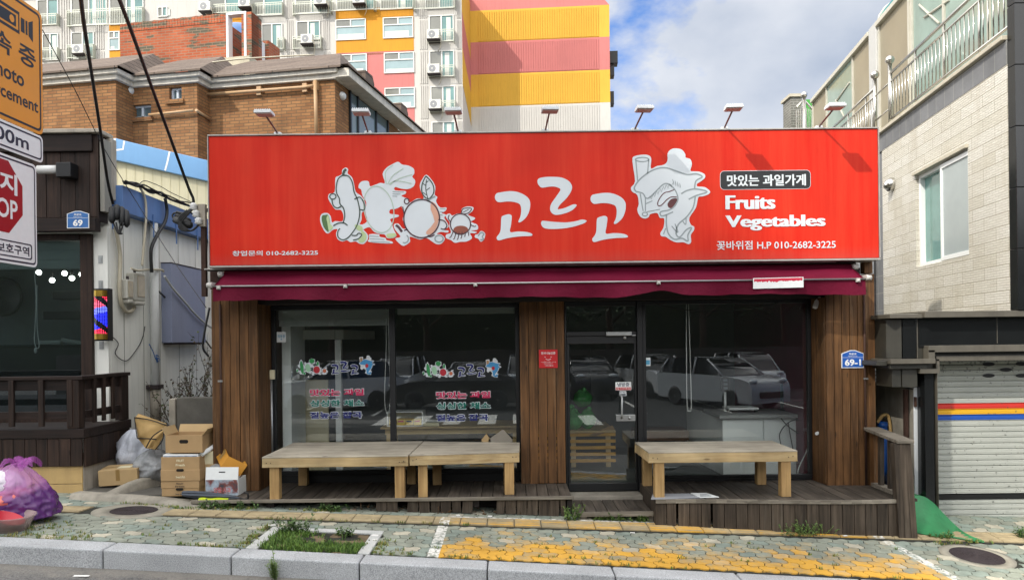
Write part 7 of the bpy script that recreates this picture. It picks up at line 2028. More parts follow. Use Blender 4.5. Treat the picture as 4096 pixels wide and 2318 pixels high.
# ---------------------------------------------------------------- cream annex with sky blue edge
CF=Fr(0,14.75)
cb=thing("cream_annex","cream sheet metal building with a sky blue roof edge between barber and brick house","building",(-7,14.75,2))
s=MB();o1=[CF.uv(*p) for p in ((400,660),(430,653),(470,642),(880,736),(880,1300),(400,1300))]
s.poly(CF,o1,-3,0);s.build("wall",mat("cream_sheet","d6cfae",.55,.05,2,grime=.25),cb)
s=MB();a=CF.uv(400,900)[0];b_=CF.uv(880,900)[0]
x=a
while x <b_:s.fbox(CF,x,x+.012,3,7.2-0,-.5,.004);x+= .17
# ribs only up to below the edge
s2=MB();x=a
while x <b_:
    zt_=CF.uv(400,660)[1];px=x
    top_=min(CF.uv(470,645)[1]-(x-CF.uv(470,645)[0])*.205 if x >CF.uv(470,645)[0] else CF.uv(430,656)[1],99)
    s2.fbox(CF,x,x+.012,3,top_-.02,.0005,.006);x+= .17
s2.build("ribs",mat("cream_sheet_rib","c9c2a0",.55,.05,2),cb)
s=MB();o2=[CF.uv(*p) for p in ((395,598),(438,570),(475,559),(530,574),(880,656),(880,738),(470,644),(430,655),(395,664))]
s.poly(CF,o2,-3.1,.12);s.build("roof_edge",mat("sky_blue_sheet","6f9fcc",.45,.06,1.5,grime=.1),cb,bevel=.01)
s=MB()
for pts in (((472,560),(475,600),(470,642)),((440,600),(475,607),(505,603),(510,570)),((690,612),(682,650),(672,688))):
    L=[CF.uv(*p) for p in pts];stroke(s,CF,L,.035,.123)
s.build("sealant",M_plw,cb)
# ---------------------------------------------------------------- apartment block
A_A=math.radians(4.5)
AF=Fr(at(1850,300,59).x,59,math.cos(A_A),-math.sin(A_A))
GAP=4.86
o_=AF.p(0,0,-GAP);BF=Fr(o_.x,o_.y,AF.e.x,AF.e.y)
ASF=Fr(AF.o.x,AF.o.y,math.sin(A_A),math.cos(A_A))
def pmat(n,c):return mat(n,c,.8,.07,.25,grime=.22)
M_aw=pmat("apartment_white","bfbcb6");M_ay=pmat("apartment_yellow","d0a338");M_ap=pmat("apartment_pink","bc716d");M_ao=pmat("apartment_orange","c98a1d")
ap=thing("apartment_block","tall white apartment block with yellow and pink bands and many balconies","apartment block",(-3,60,0))
b1=BF.uv(2440,300)[0]
ZTA=30.1
s=MB();s.fbox(AF,-36,0,0,ZTA,-4.86,0);s.build("wall",M_aw,ap)
s=MB();s.fbox(AF,-36.3,.0,ZTA+.01,ZTA+.5,-5,.3);s.build("parapet",M_ap,ap)
lv=[BF.uv(1900,y)[1] for y in (45,171,301,430)]
tops=[BF.uv(2400,y)[1] for y in (20,148,278,409)]
lv=[(a+b_)/2 for a,b_ in zip(lv,tops)]
lev=[lv[0]+3.2,lv[0],lv[1],lv[2],lv[3],0]
bm=[M_ap,M_ay,M_ap,M_ay,M_aw]
n_rib=86
for k in range(5):
    s=MB();zt,zb=lev[k],lev[k+1]
    if k== 0:
        s.poly(BF,[(0.0,zb),(b1,zb),(b1-1.2,zb+1.4),(b1-1.2,zt),(0.0,zt)],-14,-.0)
    else:
        s.fbox(BF,0,b1,zb+.002,zt,-14,0)
        x=.72
        while x <b1-.9:s.fbox(BF,x,x+.11,zb+.06,zt-.12,.001,.065);x+= .2
        for e_ in (.0,):pass
    s.build("gable_band",bm[k],ap)
# painted slanting bands on the narrow side wall of the front wing
def asv(x,y):return ASF.uv(x,y)
zz0=[asv(1850,y)[1] for y in (58,196,335)];sl_=(asv(1850,196)[1]-asv(1850,290)[1])
bounds=[zz0[0],zz0[1],zz0[2]]
cols_=[(M_ap,0),(M_ay,1)]
for (top0,bot0,m_) in ((ZTA,zz0[0],M_ay),(zz0[0],zz0[1],M_ap),(zz0[1],zz0[2],M_ay)):
    s=MB();s.poly(ASF,[(.02,bot0),(4.84,bot0-sl_*1.0),(4.84,top0-sl_*1.0 if top0 <ZTA else ZTA),(.02,top0)],.0,.02);s.build("side_band",m_,ap)
M_arail=mat("balcony_steel","b9bcae",.4,.1,3,metal=.3);M_af=mat("window_frame_white","d8d8d2",.5,.05,2)
M_ag=[mat("window_glass_teal","5f8582",.07,.3,.35,spec=.8),mat("window_glass_grey","7a7a72",.08,.3,.35,spec=.7),mat("window_glass_pale","8aa0a2",.07,.25,.4,spec=.8)]
M_curt=mat("curtain","c4c8c2",.8,.1,2)
def auv(x,y):return AF.uv(x,y)
def colour_block(x0,y0,x1,y1,m,d=.02):
    a0,zt=auv(x0,y0);a1,zb=auv(x1,y1);s=MB();s.fbox(AF,a0,a1,zb,zt,.0,d);return s.build("painted_panel",m,ap)
colour_block(1343,40,1656,213,M_ao);colour_block(1348,214,1660,560,M_ap);colour_block(437,98,482,262,M_ao);colour_block(905,72,975,200,M_ao)
def awin(x0,y0,x1,y1,style=0,k=0):
    a0,zt=auv(x0,y0);a1,zb=auv(x1,y1);f=.07;D=.10
    s=MB();s.fbox(AF,a0,a1,zb,zb+f,.021,D);s.fbox(AF,a0,a1,zt-f,zt,.021,D);s.fbox(AF,a0,a0+f,zb+f,zt-f,.021,D);s.fbox(AF,a1-f,a1,zb+f,zt-f,.021,D)
    mid=a0+(a1-a0)*.5;zq=zt-(zt-zb)*.36
    if style== 0:s.fbox(AF,a0+f,a1-f,zq-.04,zq+.04,.021,D);s.fbox(AF,mid-.05,mid+.05,zq+.04,zt-f,.021,D)
    else:s.fbox(AF,mid-.05,mid+.05,zb+f,zt-f,.021,D)
    o=s.build("window",M_af,ap)
    r=R.Random(k*7+3) if hasattr(R,"Random") else random.Random(k*7+3)
    def pane(p0,p1,q0,q1,m):s=MB();s.fbox(AF,p0,p1,q0,q1,.022,.04);s.build("pane",m,o)
    if style== 0:
        pane(a0+f,mid-.05,zq+.04,zt-f,M_ag[1]);pane(mid+.05,a1-f,zq+.04,zt-f,M_ag[2]);pane(a0+f,a1-f,zb+f,zq-.04,M_ag[2])
        s=MB();s.fbox(AF,a0+f+.05,a1-f-.4*r.random(),zb+f,zb+f+.25+.3*r.random(),.041,.046);s.build("curtain",M_curt,o)
    else:
        pane(a0+f,mid-.05,zb+f,zt-f,M_ag[1]);pane(mid+.05,a1-f,zb+f,zt-f,M_ag[0])
        if r.random() <.8:
            s=MB();c0=mid+.1+.3*r.random();s.fbox(AF,c0,c0+.35,zb+f,zt-f-.1,.041,.046);s.build("curtain",M_curt,o)
k=0
for w in ((1343,81,1465,159),(1345,221,1469,297),(1347,360,1472,436),(1532,73,1654,151),(1536,213,1658,291),(1539,354,1661,431),(1540,495,1663,572),(437,128,481,202)):
    awin(*w,0,k);k+= 1
for w in ((1716,65,1816,165),(1718,206,1818,307),(1723,347,1821,448),(1727,489,1823,600),(1187,88,1282,160),(287,132,379,236),(171,137,236,242),(1047,98,1132,205),
          (150,2,236,100),(286,-30,430,98),(440,-30,577,96),(632,30,672,68),(832,-60,975,64),(980,-60,1135,62),(1182,-60,1310,52),(1345,-70,1500,38),(1520,-70,1660,36),(1700,-70,1815,34)):
    awin(*w,1,k);k+= 1
M_dkw=mat("window_dark","57605f",.08,.2,1)
# fluted pilasters
s=MB()
for (x0,x1) in ((244,280),(385,417),(1146,1173),(1292,1319),(1679,1709),(1828,1844)):
    s=MB()
    a0,a1=auv(x0,100)[0],auv(x1,100)[0]
    zf_=[-40,78,203,340,480,620]
    for y0,y1 in zip(zf_,zf_[1:]):
        zt,zb=auv(x0,y0+4)[1],auv(x0,y1-4)[1]
        for j in range(4):s.fbox(AF,a0+(a1-a0)*j/3.6,a0+(a1-a0)*(j+.42)/3.6,zb,zt,.001,.06)
    s.build("fluting",M_aw,ap)
# balcony railings, each its own part
def arail(x0,y0,x1,y1,n):
    a0,zt=auv(x0,y0);a1,zb=auv(x1,y1);D=.45
    s=MB()
    for z in (zt,zt-.15,zb):s.fbox(AF,a0,a1,z-.025,z+.025,D-.03,D)
    for j in range(n+1):x=a0+(a1-a0)*j/n;s.fbox(AF,x-.012,x+.012,zb+.026,zt-.026,D-.02,D-.006)
    for x in (a0,a1):s.fbox(AF,x-.025,x+.025,zb-.05,zt+.05,.022,D-.031)
    s.build("balcony_railing",M_arail,ap)
for r_ in ((1716,130,1818,172,14),(1718,272,1820,310,14),(1723,412,1823,450,14),(1180,157,1289,198,16),(1179,20,1327,60,22),(1330,10,1500,46,26),(1505,5,1655,40,22),(832,30,975,56,22),(1020,24,1136,64,18),(1118,160,1142,202,4),(282,52,580,100,44),(150,68,240,106,14),(170,202,242,240,12),(282,190,385,236,16),(1660,0,1822,38,24)):
    arail(*r_)
# air conditioners
M_ac=mat("air_conditioner_case","ccccc4",.5,.08,2,grime=.2);M_fan=mat("fan_grille","85878a",.5,.2,12)
acs=[(1716,127,1764,170,"air conditioner in an ornamental white cage on the uppermost balcony right of the yellow panels"),(1716,266,1767,306,"air conditioner under the window in the middle of the right-hand balcony column"),(1722,406,1772,446,"lowest air conditioner of the right-hand balcony column"),
       (1217,151,1264,188,"air conditioner on the balcony left of the yellow window panels"),(1273,-2,1318,34,"air conditioner at the top edge above the left yellow panel"),(1420,-6,1472,29,"air conditioner at the top edge above the right yellow panel"),
       (816,30,861,59,"air conditioner just above the orange brick enclosure"),(975,16,1014,43,"air conditioner above the blue water tank"),(312,192,364,227,"air conditioner behind the left black cable, on the far left balcony")]
ac0=None
for (x0,y0,x1,y1,lb) in acs:
    a0,zt=auv(x0,y0);a1,zb=auv(x1,y1);p=AF.p((a0+a1)/2,zb,.46)
    if ac0 is None:
        ac0=thing("air_conditioner",lb,"air conditioner",p,"air conditioners on the apartment block")
        a0,a1=(a0+a1)/2-.46,(a0+a1)/2+.46;zt=zb+.70
        s=MB();s.fbox(AF,a0,a1,zb,zt,.47,.85);s.build("case",M_ac,ac0,bevel=.02)
        cx,cz=a0+.36,(zb+zt)/2
        s=MB();s.poly(AF,[(cx+.27*math.cos(j*.3),cz+.27*math.sin(j*.3)) for j in range(21)],.8505,.865);s.build("fan_grille",M_fan,ac0)
        s=MB();s.poly(AF,[(cx+.06*math.cos(j*.6),cz+.06*math.sin(j*.6)) for j in range(10)],.866,.875);s.build("hub",M_ac,ac0)
        s=MB();s.fbox(AF,a0-.03,a1+.03,zb-.07,zb-.005,.05,.9);s.build("bracket",M_iron,ac0)
        s=MB();s.tube(spline3([AF.p(a1-.05,zb+.2,.86),AF.p(a1+.12,zb+.05,.8),AF.p(a1+.05,zb-.5,.5),AF.p(a1-.2,zb-.7,.1)],5),.025,6);s.build("hose",M_cablew,ac0)
    else:clone(ac0,p,lb)
# things at the far edge of the gable
p=BF.p(b1,0,-1)
for (y0,y1,w,lb) in ((175,225,.75,"black ventilation box on the far edge of the striped gable, upper one"),(232,275,.45,"small black box on the gable edge below the ventilation box"),(340,392,.4,"thin dark box on the gable edge near the lower yellow stripe")):
    zt,zb=BF.uv(2445,y0)[1],BF.uv(2445,y1)[1]
    t=thing("wall_unit",lb,"wall unit",BF.p(b1+.3,zb,-2))
    s=MB();s.fbox(BF,b1+.02,b1+w,zb,zt,-2.6,-1.6);s.build("case",M_black,t,bevel=.02)
    s=MB();s.tube([BF.p(b1+.05,zb-.3,-1.59),BF.p(b1+w,zb,-1.59)],.03,5);s.build("bracket",M_iron,t)
# ================================================================= inside the shop
M_inlam=mat("white_laminate","e6eae8",.45,.05,2);M_inwood=mat("light_table_wood","b89f70",.5,.12,5);M_yel=mat("yellow_carton","dcb92a",.5,.1,6);M_sack=plastic("green_mesh_sack","4a9a52",1.0,.3)
ql=zm(800,1100,1.456);q=zm(2000,1100,1.456)
# booth like white partition behind the left pane
t=thing("partition_booth","white partition booth with a deep fascia behind the left shop window","booth",(-2.7,11,.082))
a=at(*ql(500,320),10.9);b=at(*ql(765,365),10.9);c=at(*ql(1020,390),12.9)
s=MB();s.box(a.x,b.x+.05,10.9,11.02,b.z-.02,a.z);s.hexa([(b.x+.052,10.9,b.z-.02),(b.x+.17,10.9,b.z-.02),(c.x,12.9,b.z-.02),(c.x-.12,12.9,b.z-.02),(b.x+.052,10.9,a.z),(b.x+.17,10.9,a.z),(c.x,12.9,a.z),(c.x-.12,12.9,a.z)]);s.build("fascia",M_inw,t,bevel=.01)
pl=at(*ql(808,600),10.95)
s=MB();s.box(pl.x-.045,pl.x+.045,10.92,11.0,.082,b.z-.025);s.build("post",M_plw,t,bevel=.008)
a2=at(*ql(515,610),11.1);b2=at(*ql(745,610),11.1)
s=MB();s.box(a2.x,b2.x,11.1,11.14,.082,a2.z);s.build("lower_panel",mat("beige_panel","cfc5a4",.6,.06,2),t)
s=MB();s.box(-3.1,-2.98,10.3,11.0,.082,2.3);s.build("side_panel",M_inlam,t)
# blind and cords
t=thing("roller_blind","rolled grey blind at the top of the left shop window","blind",(-2.3,10.06,2.3))
s=MB();s.box(-3.06,-1.62,10.03,10.10,2.26,2.38);s.box(-3.06,-1.62,10.055,10.065,2.17,2.26);s.build("roll",M_shut,t,bevel=.01)
t=thing("roller_blind","rolled grey blind at the top of the second window pane","blind",(-.7,10.06,2.33))
s=MB();s.box(-1.5,.04,10.03,10.10,2.31,2.40);s.build("roll",M_shut,t,bevel=.01)
t=thing("blind_cord","looped blind cord hanging beside the left window mullion","cord",at(*ql(1085,250),10.04))
s=MB();s.tube(spline3([at(*ql(x,y),10.04) for x,y in ((1083,190),(1085,400),(1075,700),(1085,795),(1100,800),(1108,700),(1100,400),(1098,190))],4),.005,5);s.build("cord",M_white,t)
t=thing("blind_cord","pale double blind cord hanging in the right-hand window","cord",at(*q(1095,300),9.86))
s=MB();s.tube(spline3([at(*q(x,y),9.86) for x,y in ((1085,150),(1086,500),(1090,760),(1103,788),(1114,760),(1108,500),(1098,150))],4),.006,5);s.build("cord",M_white,t)
# shop name and goods lettered on the panes
M_dk={k:mat(k+"_decal",c,.5,.04,20) for k,c in (("magenta","c00d50"),("teal","0a6a5c"),("navy","141d66"),("green","2f8f4e"),("paleg","9cc9a6"),("red","b3202f"),("orange","c06a4a"),("blue","3f8fc4"),("sand","b08d68"))}
FD=Fr(0,GL-.0065)
def decal(dx,dy,lb):
    zd=zm(800+dx/1.456,1100+dy/1.456,1.456)
    a,z=FD.uv(*zd(790,700));t=thing("window_decal",lb,"window lettering",FD.p(a,z))
    wht=MB();ink=MB()
    for body,x0,y0,x1,y1,mi in (("맛있는 과일",640,703,955,660,0),("싱싱한 채소",640,765,955,723,1),("질높은 잡곡",640,834,943,792,2)):
        c0=FD.uv(*zd(x0,y0));c1=FD.uv(*zd(x1,y1))
        text(wht,FD,body,c0[0]-.006,c0[1]-.007,c1[0]+.006,c1[1]+.007,.001,.06,fat=.012);text(ink,FD,body,c0[0],c0[1],c1[0],c1[1],.003,.03,mi,fat=.012)
    def sc(ox,oy,k,src):return lambda x,y:(lambda p:zd(ox+(p[0]-2180)*k,oy+(p[1]-800)*k))(src(x,y))
    k=.295;S1=sc(825,528,k,lambda x,y:zv(x,y));S2=sc(825,528,k,lambda x,y:z1(x,y));S3=sc(825,528,k,lambda x,y:zf_0(x,y))
    big_letters(ink,S2,FD,.003,2,base=.0022)
    for P in (GO1,GO2,REU,EU):
        for off in ((0,0),(1638,28)) if P in (GO1,GO2) else ((0,0),):
            pp=[(x+off[0],y+off[1]) for x,y in P];cx_=sum(p[0] for p in pp)/len(pp);cy_=sum(p[1] for p in pp)/len(pp)
            oo=[]
            for i,p in enumerate(pp):
                q0,q1=pp[i-1],pp[(i+1) % len(pp)];tx,ty=q1[0]-q0[0],q1[1]-q0[1];l_=math.hypot(tx,ty) or 1;oo.append((p[0]+ty/l_*38,p[1]-tx/l_*38))
            if sum(oo[i-1][0]*oo[i][1]-oo[i][0]*oo[i-1][1] for i in range(len(oo))) ** 2 <sum(pp[i-1][0]*pp[i][1]-pp[i][0]*pp[i-1][1] for i in range(len(pp))) ** 2:oo=[(2*p[0]-o[0],2*p[1]-o[1]) for p,o in zip(pp,oo)]
            lay(wht,oo,S2,.0016,0,3,F=FD)
    for i,(P,Z) in enumerate(((CUC,S1),(RAD,S1),(APP,S1),(BER,S1),(FIS,S3))):lay(wht,P,Z,.0010+.0002*i,0,2,F=FD)
    for (c,m_) in ((ell(500,760,125,470,-8,0,360,18),3),(ell(940,800,180,310,-12,0,360,16),4),(ell(1220,300,190,170,0,0,360,12),3),(ell(1570,935,240,260,0,0,360,16),5),(ell(1650,480,80,150,0,0,360,12),3),(ell(2140,1015,130,140,0,0,360,12),6),(ell(160,1000,60,110,10,0,360,10),3),(ell(690,1200,70,90,0,0,360,10),3)):lay(ink,c,S1,.003,m_,2,F=FD,base=.0026)
    lay(ink,[(150,665),(125,610),(200,500),(330,400),(450,350),(560,345),(700,390),(840,435),(1045,465),(960,520),(960,630),(1110,668),(960,720),(920,880),(830,1010),(740,1120),(720,1230),(900,1155),(850,1335),(670,1310),(590,1240),(560,980),(490,935),(660,870),(600,740),(420,700)],S3,.003,7,2,F=FD,base=.0026)
    lay(ink,ell(600,760,110,130,0,0,360,14),S3,.0034,5,2,F=FD,base=.003);lay(ink,[(150,250),(310,250),(300,440),(170,500)],S3,.0032,8,2,F=FD,base=.003)
    wht.build("white_backing",M_signwhite,t);ink.build("lettering",list(M_dk.values()),t)
zf_0=zm(2500,570,3.385)
decal(0,0,"coloured shop lettering with vegetables on the left pane of the left window")
decal(736,15,"coloured shop lettering with vegetables on the pane beside the middle timber pillar")
# table with tray of yellow cartons and scale
p0,p1=at(*ql(1050,885),10.9),at(*ql(1870,885),10.9)
t=thing("packing_table","light wood packing table behind the second window pane","table",((p0.x+p1.x)/2,11.2,.082))
s=MB();s.box(p0.x,p1.x,10.9,11.7,p0.z-.03,p0.z);s.build("tabletop",M_inwood,t,bevel=.005)
for x in (p0.x+.08,p1.x-.12):
    for y in (10.94,11.6):s=MB();s.box(x,x+.06,y,y+.06,.082,p0.z-.031);s.build("leg",M_inwood,t)
s=MB();s.box(p0.x+.06,p1.x-.06,10.95,10.97,p0.z-.11,p0.z-.031);s.build("apron",M_inwood,t)
x0=at(*ql(1090,800),11).x;x1=at(*ql(1300,800),11).x;zt=at(*ql(1090,800),11).z
t=thing("display_tray","white display tray of yellow cartons on the packing table","tray",((x0+x1)/2,11.1,p0.z))
s=MB();s.box(x0,x1,10.98,11.3,p0.z,p0.z+.015);s.box(x0,x1,11.28,11.3,p0.z+.016,zt);s.box(x0,x0+.015,10.98,11.279,p0.z+.016,zt);s.box(x1-.015,x1,10.98,11.279,p0.z+.016,zt);s.box(x0,x1,10.98,11.3,zt+.001,zt+.016);s.build("tray",M_plw,t)
cw=(x1-x0-.05)/4
for k in range(4):
    tt=thing("yellow_carton",["leftmost","second","third","rightmost"][k]+" yellow carton in the white tray on the packing table","carton",(x0+.03+cw*(k+.5),11.1,p0.z+.016),"yellow cartons in the tray")
    s=MB();s.box(x0+.027+cw*k,x0+.02+cw*(k+1),11.0,11.2,p0.z+.0155,zt-.1);s.build("body",M_yel,tt,bevel=.004)
    s=MB();s.box(x0+.04+cw*k,x0+.0+cw*(k+1),10.997,10.9995,p0.z+.06,p0.z+.085);s.build("print",M_red if k % 2 else M_ink,tt)
x0=at(*ql(1302,850),11).x;x1=at(*ql(1395,850),11).x;zt=at(*ql(1302,842),11).z
t=thing("kitchen_scale","flat cream scale beside the tray on the packing table","scale",((x0+x1)/2,11,p0.z))
s=MB();s.box(x0,x1,10.95,11.25,p0.z,p0.z+(zt-p0.z)*.6);s.build("body",M_cream,t,bevel=.01)
s=MB();s.box(x0+.02,x1-.02,10.97,11.23,p0.z+(zt-p0.z)*.62,zt);s.build("plate",M_alu,t,bevel=.01)
for (pts,lb) in ((((1640,955),(1668,922),(1692,955)),"small tan cardboard piece leaning behind the angled bench"),(((1680,955),(1765,895),(1820,955)),"grey cardboard sheet leaning behind the angled bench")):
    t=thing("cardboard_sheet",lb,"cardboard",at(*ql(*pts[0]),9.90))
    s=MB();P=[at(*ql(*p),9.88) for p in pts];s.poly(Fr(0,9.88),[(P[0].x,P[0].z-.3)]+[(p.x,p.z) for p in P]+[(P[2].x,P[2].z-.3)],-.012,0);s.build("sheet",M_kraft2 if "tan" in lb else mat("grey_card2","8c867a",.8,.1,5),t)
# cracked pallet platform, sacks behind the door
pz=at(*q(450,905),11.2).z
t=thing("pallet_platform","slatted wooden platform behind the glass door","pallet",(.9,11.5,.082))
s=MB();z=.16
while z <pz-.03:s.box(.3,1.5,11.2,11.23,z,z+.045);z+= .095
s.build("slats",mat("amber_slats","c2912f",.6,.12,5),t)
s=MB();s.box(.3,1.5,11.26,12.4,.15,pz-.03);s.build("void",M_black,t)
s=MB();s.box(.3,1.5,11.18,12.4,pz-.03,pz);s.build("top_boards",M_inwood,t,bevel=.004)
for x in (.38,.85,1.36):s=MB();s.box(x,x+.07,11.232,11.255,.085,pz-.031);s.build("post",M_inwood,t)
for k,(x,y,rx_,h,lb) in enumerate(((410,820,60,100,"leftmost green mesh sack, partly cut off by the door frame"),(430,850,62,95,"front green mesh sack with a knotted neck"),(490,790,60,90,"topmost green mesh sack of the heap"),(510,850,50,100,"rightmost green mesh sack of the heap"))):
    p=at(*q(x,y+h/2),11.5-.1*(k== 1));rr=rx_*1.0/1.456*11.5/FPX
    t=thing("produce_sack",lb,"sack",p,"green mesh sacks behind the door")
    s=MB();bag(s,(p.x,11.5-.1*(k== 1)+.25*(k== 2),max(p.z-.02,pz)+(.18 if k== 2 else 0)),rr,rr,h/1.456*11.5/FPX*1.15,.14,k*9,.55,24,16);s.build("sack",M_sack,t)
    c_=Vector((p.x+.02,11.45-.1*(k== 1)+.25*(k== 2),max(p.z-.02,pz)+(.18 if k== 2 else 0)+h/1.456*11.5/FPX*1.15))
    s=MB();s.ball(c_,.035,8,sq=(1.2,.8,1));s.build("knot",M_sack,t)
t=thing("cardboard_sheet","brown cardboard flap lying on the slatted platform","cardboard",at(*q(600,900),11.2))
s=MB();P=[at(*q(520,928),11.15),at(*q(655,872),11.3),at(*q(668,895),11.28),at(*q(560,932),11.13)];s.poly3(P);s.poly3([p+Vector((0,.004,-.006)) for p in P[::-1]]);s.build("sheet",M_kraftin,t)
t=thing("cross_display","dim pale stand in the depth of the shop behind the door","stand",(1.0,12.9,.082))
p=at(*q(548,600),12.8);s=MB();s.box(p.x-.05,p.x+.05,12.8,12.9,.082,at(*q(548,430),12.8).z);s.box(p.x-.38,p.x+.62,12.78,12.92,at(*q(548,545),12.8).z,at(*q(548,520),12.8).z);s.build("frame",M_in,t)
t=thing("low_crate","brown wooden bench far inside behind the right-hand window","bench",(1.9,11.8,.082))
a,b=at(*q(800,908),11.6),at(*q(1100,960),11.6);s=MB();s.box(a.x,b.x,11.6,12.2,b.z,a.z);s.build("seat",mat("brown_wood_in","5d4230",.6,.15,5),t)
for x in (a.x+.05,b.x-.1):s=MB();s.box(x,x+.07,11.7,12.1,.082,b.z-.001);s.build("leg",M_dark,t)
# counter with scale
a,b=at(*q(1285,832),10.35),at(*q(1820,832),10.35);zc=at(*q(1400,815),10.3).z
t=thing("sales_counter","white sales counter with a stone top behind the right-hand window","counter",(3.2,10.6,.082))
xl=at(*q(1300,1000),10.4).x
xm=at(*q(1540,1000),10.4).x
s=MB();s.box(xl,xm-.004,10.42,11.2,.085,zc-.05);s.box(xm+.004,3.855,10.42,11.2,.085,zc-.05);s.build("body",M_inlam,t,bevel=.004)
s=MB();s.box(xl-.06,3.855,10.34,11.25,zc-.049,zc);s.build("top",mat("stone_top","8c8e8c",.4,.12,20),t,bevel=.006)
s=MB();P=[at(*q(1140,780),11.6),at(*q(1285,832),10.40)];s.hexa([(P[0].x-.02,11.8,.085),(xl-.002,10.5,.085),(xl-.002,11.2,.085),(P[0].x,12.2,.085),(P[0].x-.02,11.8,zc-.05),(xl-.002,10.5,zc-.05),(xl-.002,11.2,zc-.05),(P[0].x,12.2,zc-.05)]);s.build("return",M_inlam,t)
t=thing("shop_scale","white shop scale with a display on a post on the sales counter","scale",(at(*q(1400,800),10.7).x,10.7,zc))
a,b=at(*q(1322,770),10.7),at(*q(1495,800),10.7);s=MB();s.box(a.x,b.x,10.6,10.95,zc+.04,zc+.075);s.build("platter",M_plw,t,bevel=.01)
s=MB();s.box(a.x+.04,b.x-.04,10.64,10.9,zc+.001,zc+.039);s.build("base",M_iron,t)
p=at(*q(1311,740),10.8);s=MB();s.tube([(p.x,10.8,zc+.0),(p.x,10.8,at(*q(1311,680),10.8).z)],.018,8);s.build("post",M_plw,t)
a,b=at(*q(1289,592),10.8),at(*q(1333,676),10.8);s=MB();s.box(a.x,b.x,10.78,10.86,b.z,a.z);dsp=s.build("display",M_iron,t,bevel=.008)
s=MB()
for k in range(3):z_=a.z-(a.z-b.z)*(.14+.27*k);s.box(a.x+.025,b.x-.025,10.775,10.779,z_-(a.z-b.z)*.16,z_)
s.build("screen",mat("dim_screen","5c666b",.3,.1,9),dsp)
t=thing("monitor","dark monitor and till standing on the sales counter","monitor",(3.4,10.8,zc))
a,b=at(*q(1640,632),10.9),at(*q(1758,770),10.9);s=MB();s.box(a.x,b.x,10.9,10.96,b.z,a.z);s.build("screen",M_black,t,bevel=.008)
s=MB();s.box((a.x+b.x)/2-.05,(a.x+b.x)/2+.05,10.92,11.0,zc,b.z-.001);s.box((a.x+b.x)/2-.14,(a.x+b.x)/2+.14,10.85,11.05,zc,zc+.015);s.build("stand",M_black,t)
a,b=at(*q(1765,745),10.5),at(*q(1822,795),10.5);t=thing("router","white router at the right end of the sales counter","router",a)
s=MB();s.box(a.x,b.x-.02,10.45,10.6,zc+.04,a.z);s.box(a.x-.05,b.x-.03,10.42,10.62,zc+.001,zc+.039);s.build("case",M_plw,t,bevel=.01)
for k,pts in enumerate((((1620,810),(1680,880),(1780,945)),((1790,830),(1690,850),(1630,920),(1640,1000)),((1680,860),(1690,930),(1720,1060),(1760,1120)),((1750,1170),(1780,1120),(1810,1150),(1815,1175)))):
    cable("cable",["thin black wire crossing the white counter front","black wire looping down the white counter front","black wire hanging to the floor before the counter","white wire coil on the floor at the counter end"][k],[at(*q(x,y),10.36-.02*k) for x,y in pts],.007,M_cable if k <3 else M_white)
cable("cable","white cable running down the right edge of the right-hand window",[at(*q(x,y),10.0) for x,y in ((1818,620),(1815,760),(1812,900),(1790,1010),(1740,1120),(1735,1175))],.008,M_white)
cable("cable","thin black wire sagging across the top of the right-hand window",[at(*q(x,y),9.66) for x,y in ((850,148),(960,180),(1150,208),(1400,200),(1600,165),(1700,140))],.005,M_cable)
t=thing("wall_picture","large dark framed screen on the right wall inside the shop","screen",(3.3,13.2,1.9))
a,b=at(*q(1590,210),13.2),at(*q(1760,380),13.2);s=MB();s.box(a.x,b.x,13.2,13.27,b.z,a.z);s.build("frame",M_in,t,bevel=.01);s=MB();s.box(a.x+.06,b.x-.06,13.19,13.199,b.z+.06,a.z-.06);s.build("screen",M_black,t)
# little fittings outside
p=at(1093,1500,9.93)
t=thing("switch_box","small cream switch box with a grey conduit beside the left shop window","switch box",p)
s=MB();a,b=at(1076,1478,9.93),at(1104,1515,9.93);s.box(a.x,b.x,9.86,9.905,b.z,a.z);s.build("box",M_cream,t,bevel=.006)
s=MB();s.tube([((a.x+b.x)/2,9.885,b.z),((a.x+b.x)/2,9.885,.15)],.014,8);s.build("conduit",M_alu,t)
x=at(884,1500,9.40).x
t=thing("drain_pipe","thin rust brown pipe fixed to the left timber pillar","pipe",(x,9.40,ZD))
s=MB();s.tube([(x,9.395,ZD),(x,9.395,2.44)],.014,8);s.build("pipe",M_rustp,t)
s=MB();z_=at(884,1523,9.4).z;s.box(x-.03,x+.03,9.372,9.378,z_-.01,z_+.012);s.build("clip",M_alu,t)
x=at(3458,1500,9.37).x
t=thing("drain_pipe","thin rust brown pipe fixed to the right-hand timber pillar","pipe",(x,9.37,ZD))
s=MB();s.tube([(x,9.358,ZD),(x,9.358,2.6)],.014,8);s.build("pipe",M_rustp,t)
s=MB();z_=at(3457,1513,9.37).z;s.box(x-.03,x+.03,9.335,9.341,z_-.01,z_+.012);s.build("clip",M_alu,t)
p=at(3268,1727,9.6);t=thing("drain_spout","short grey plastic spout poking from the splayed pillar side","spout",p)
s=MB();s.tube([p+Vector((.08,.06,0)),p+Vector((-.03,-.06,-.01))],.02,10);s.build("spout",M_pvc,t)
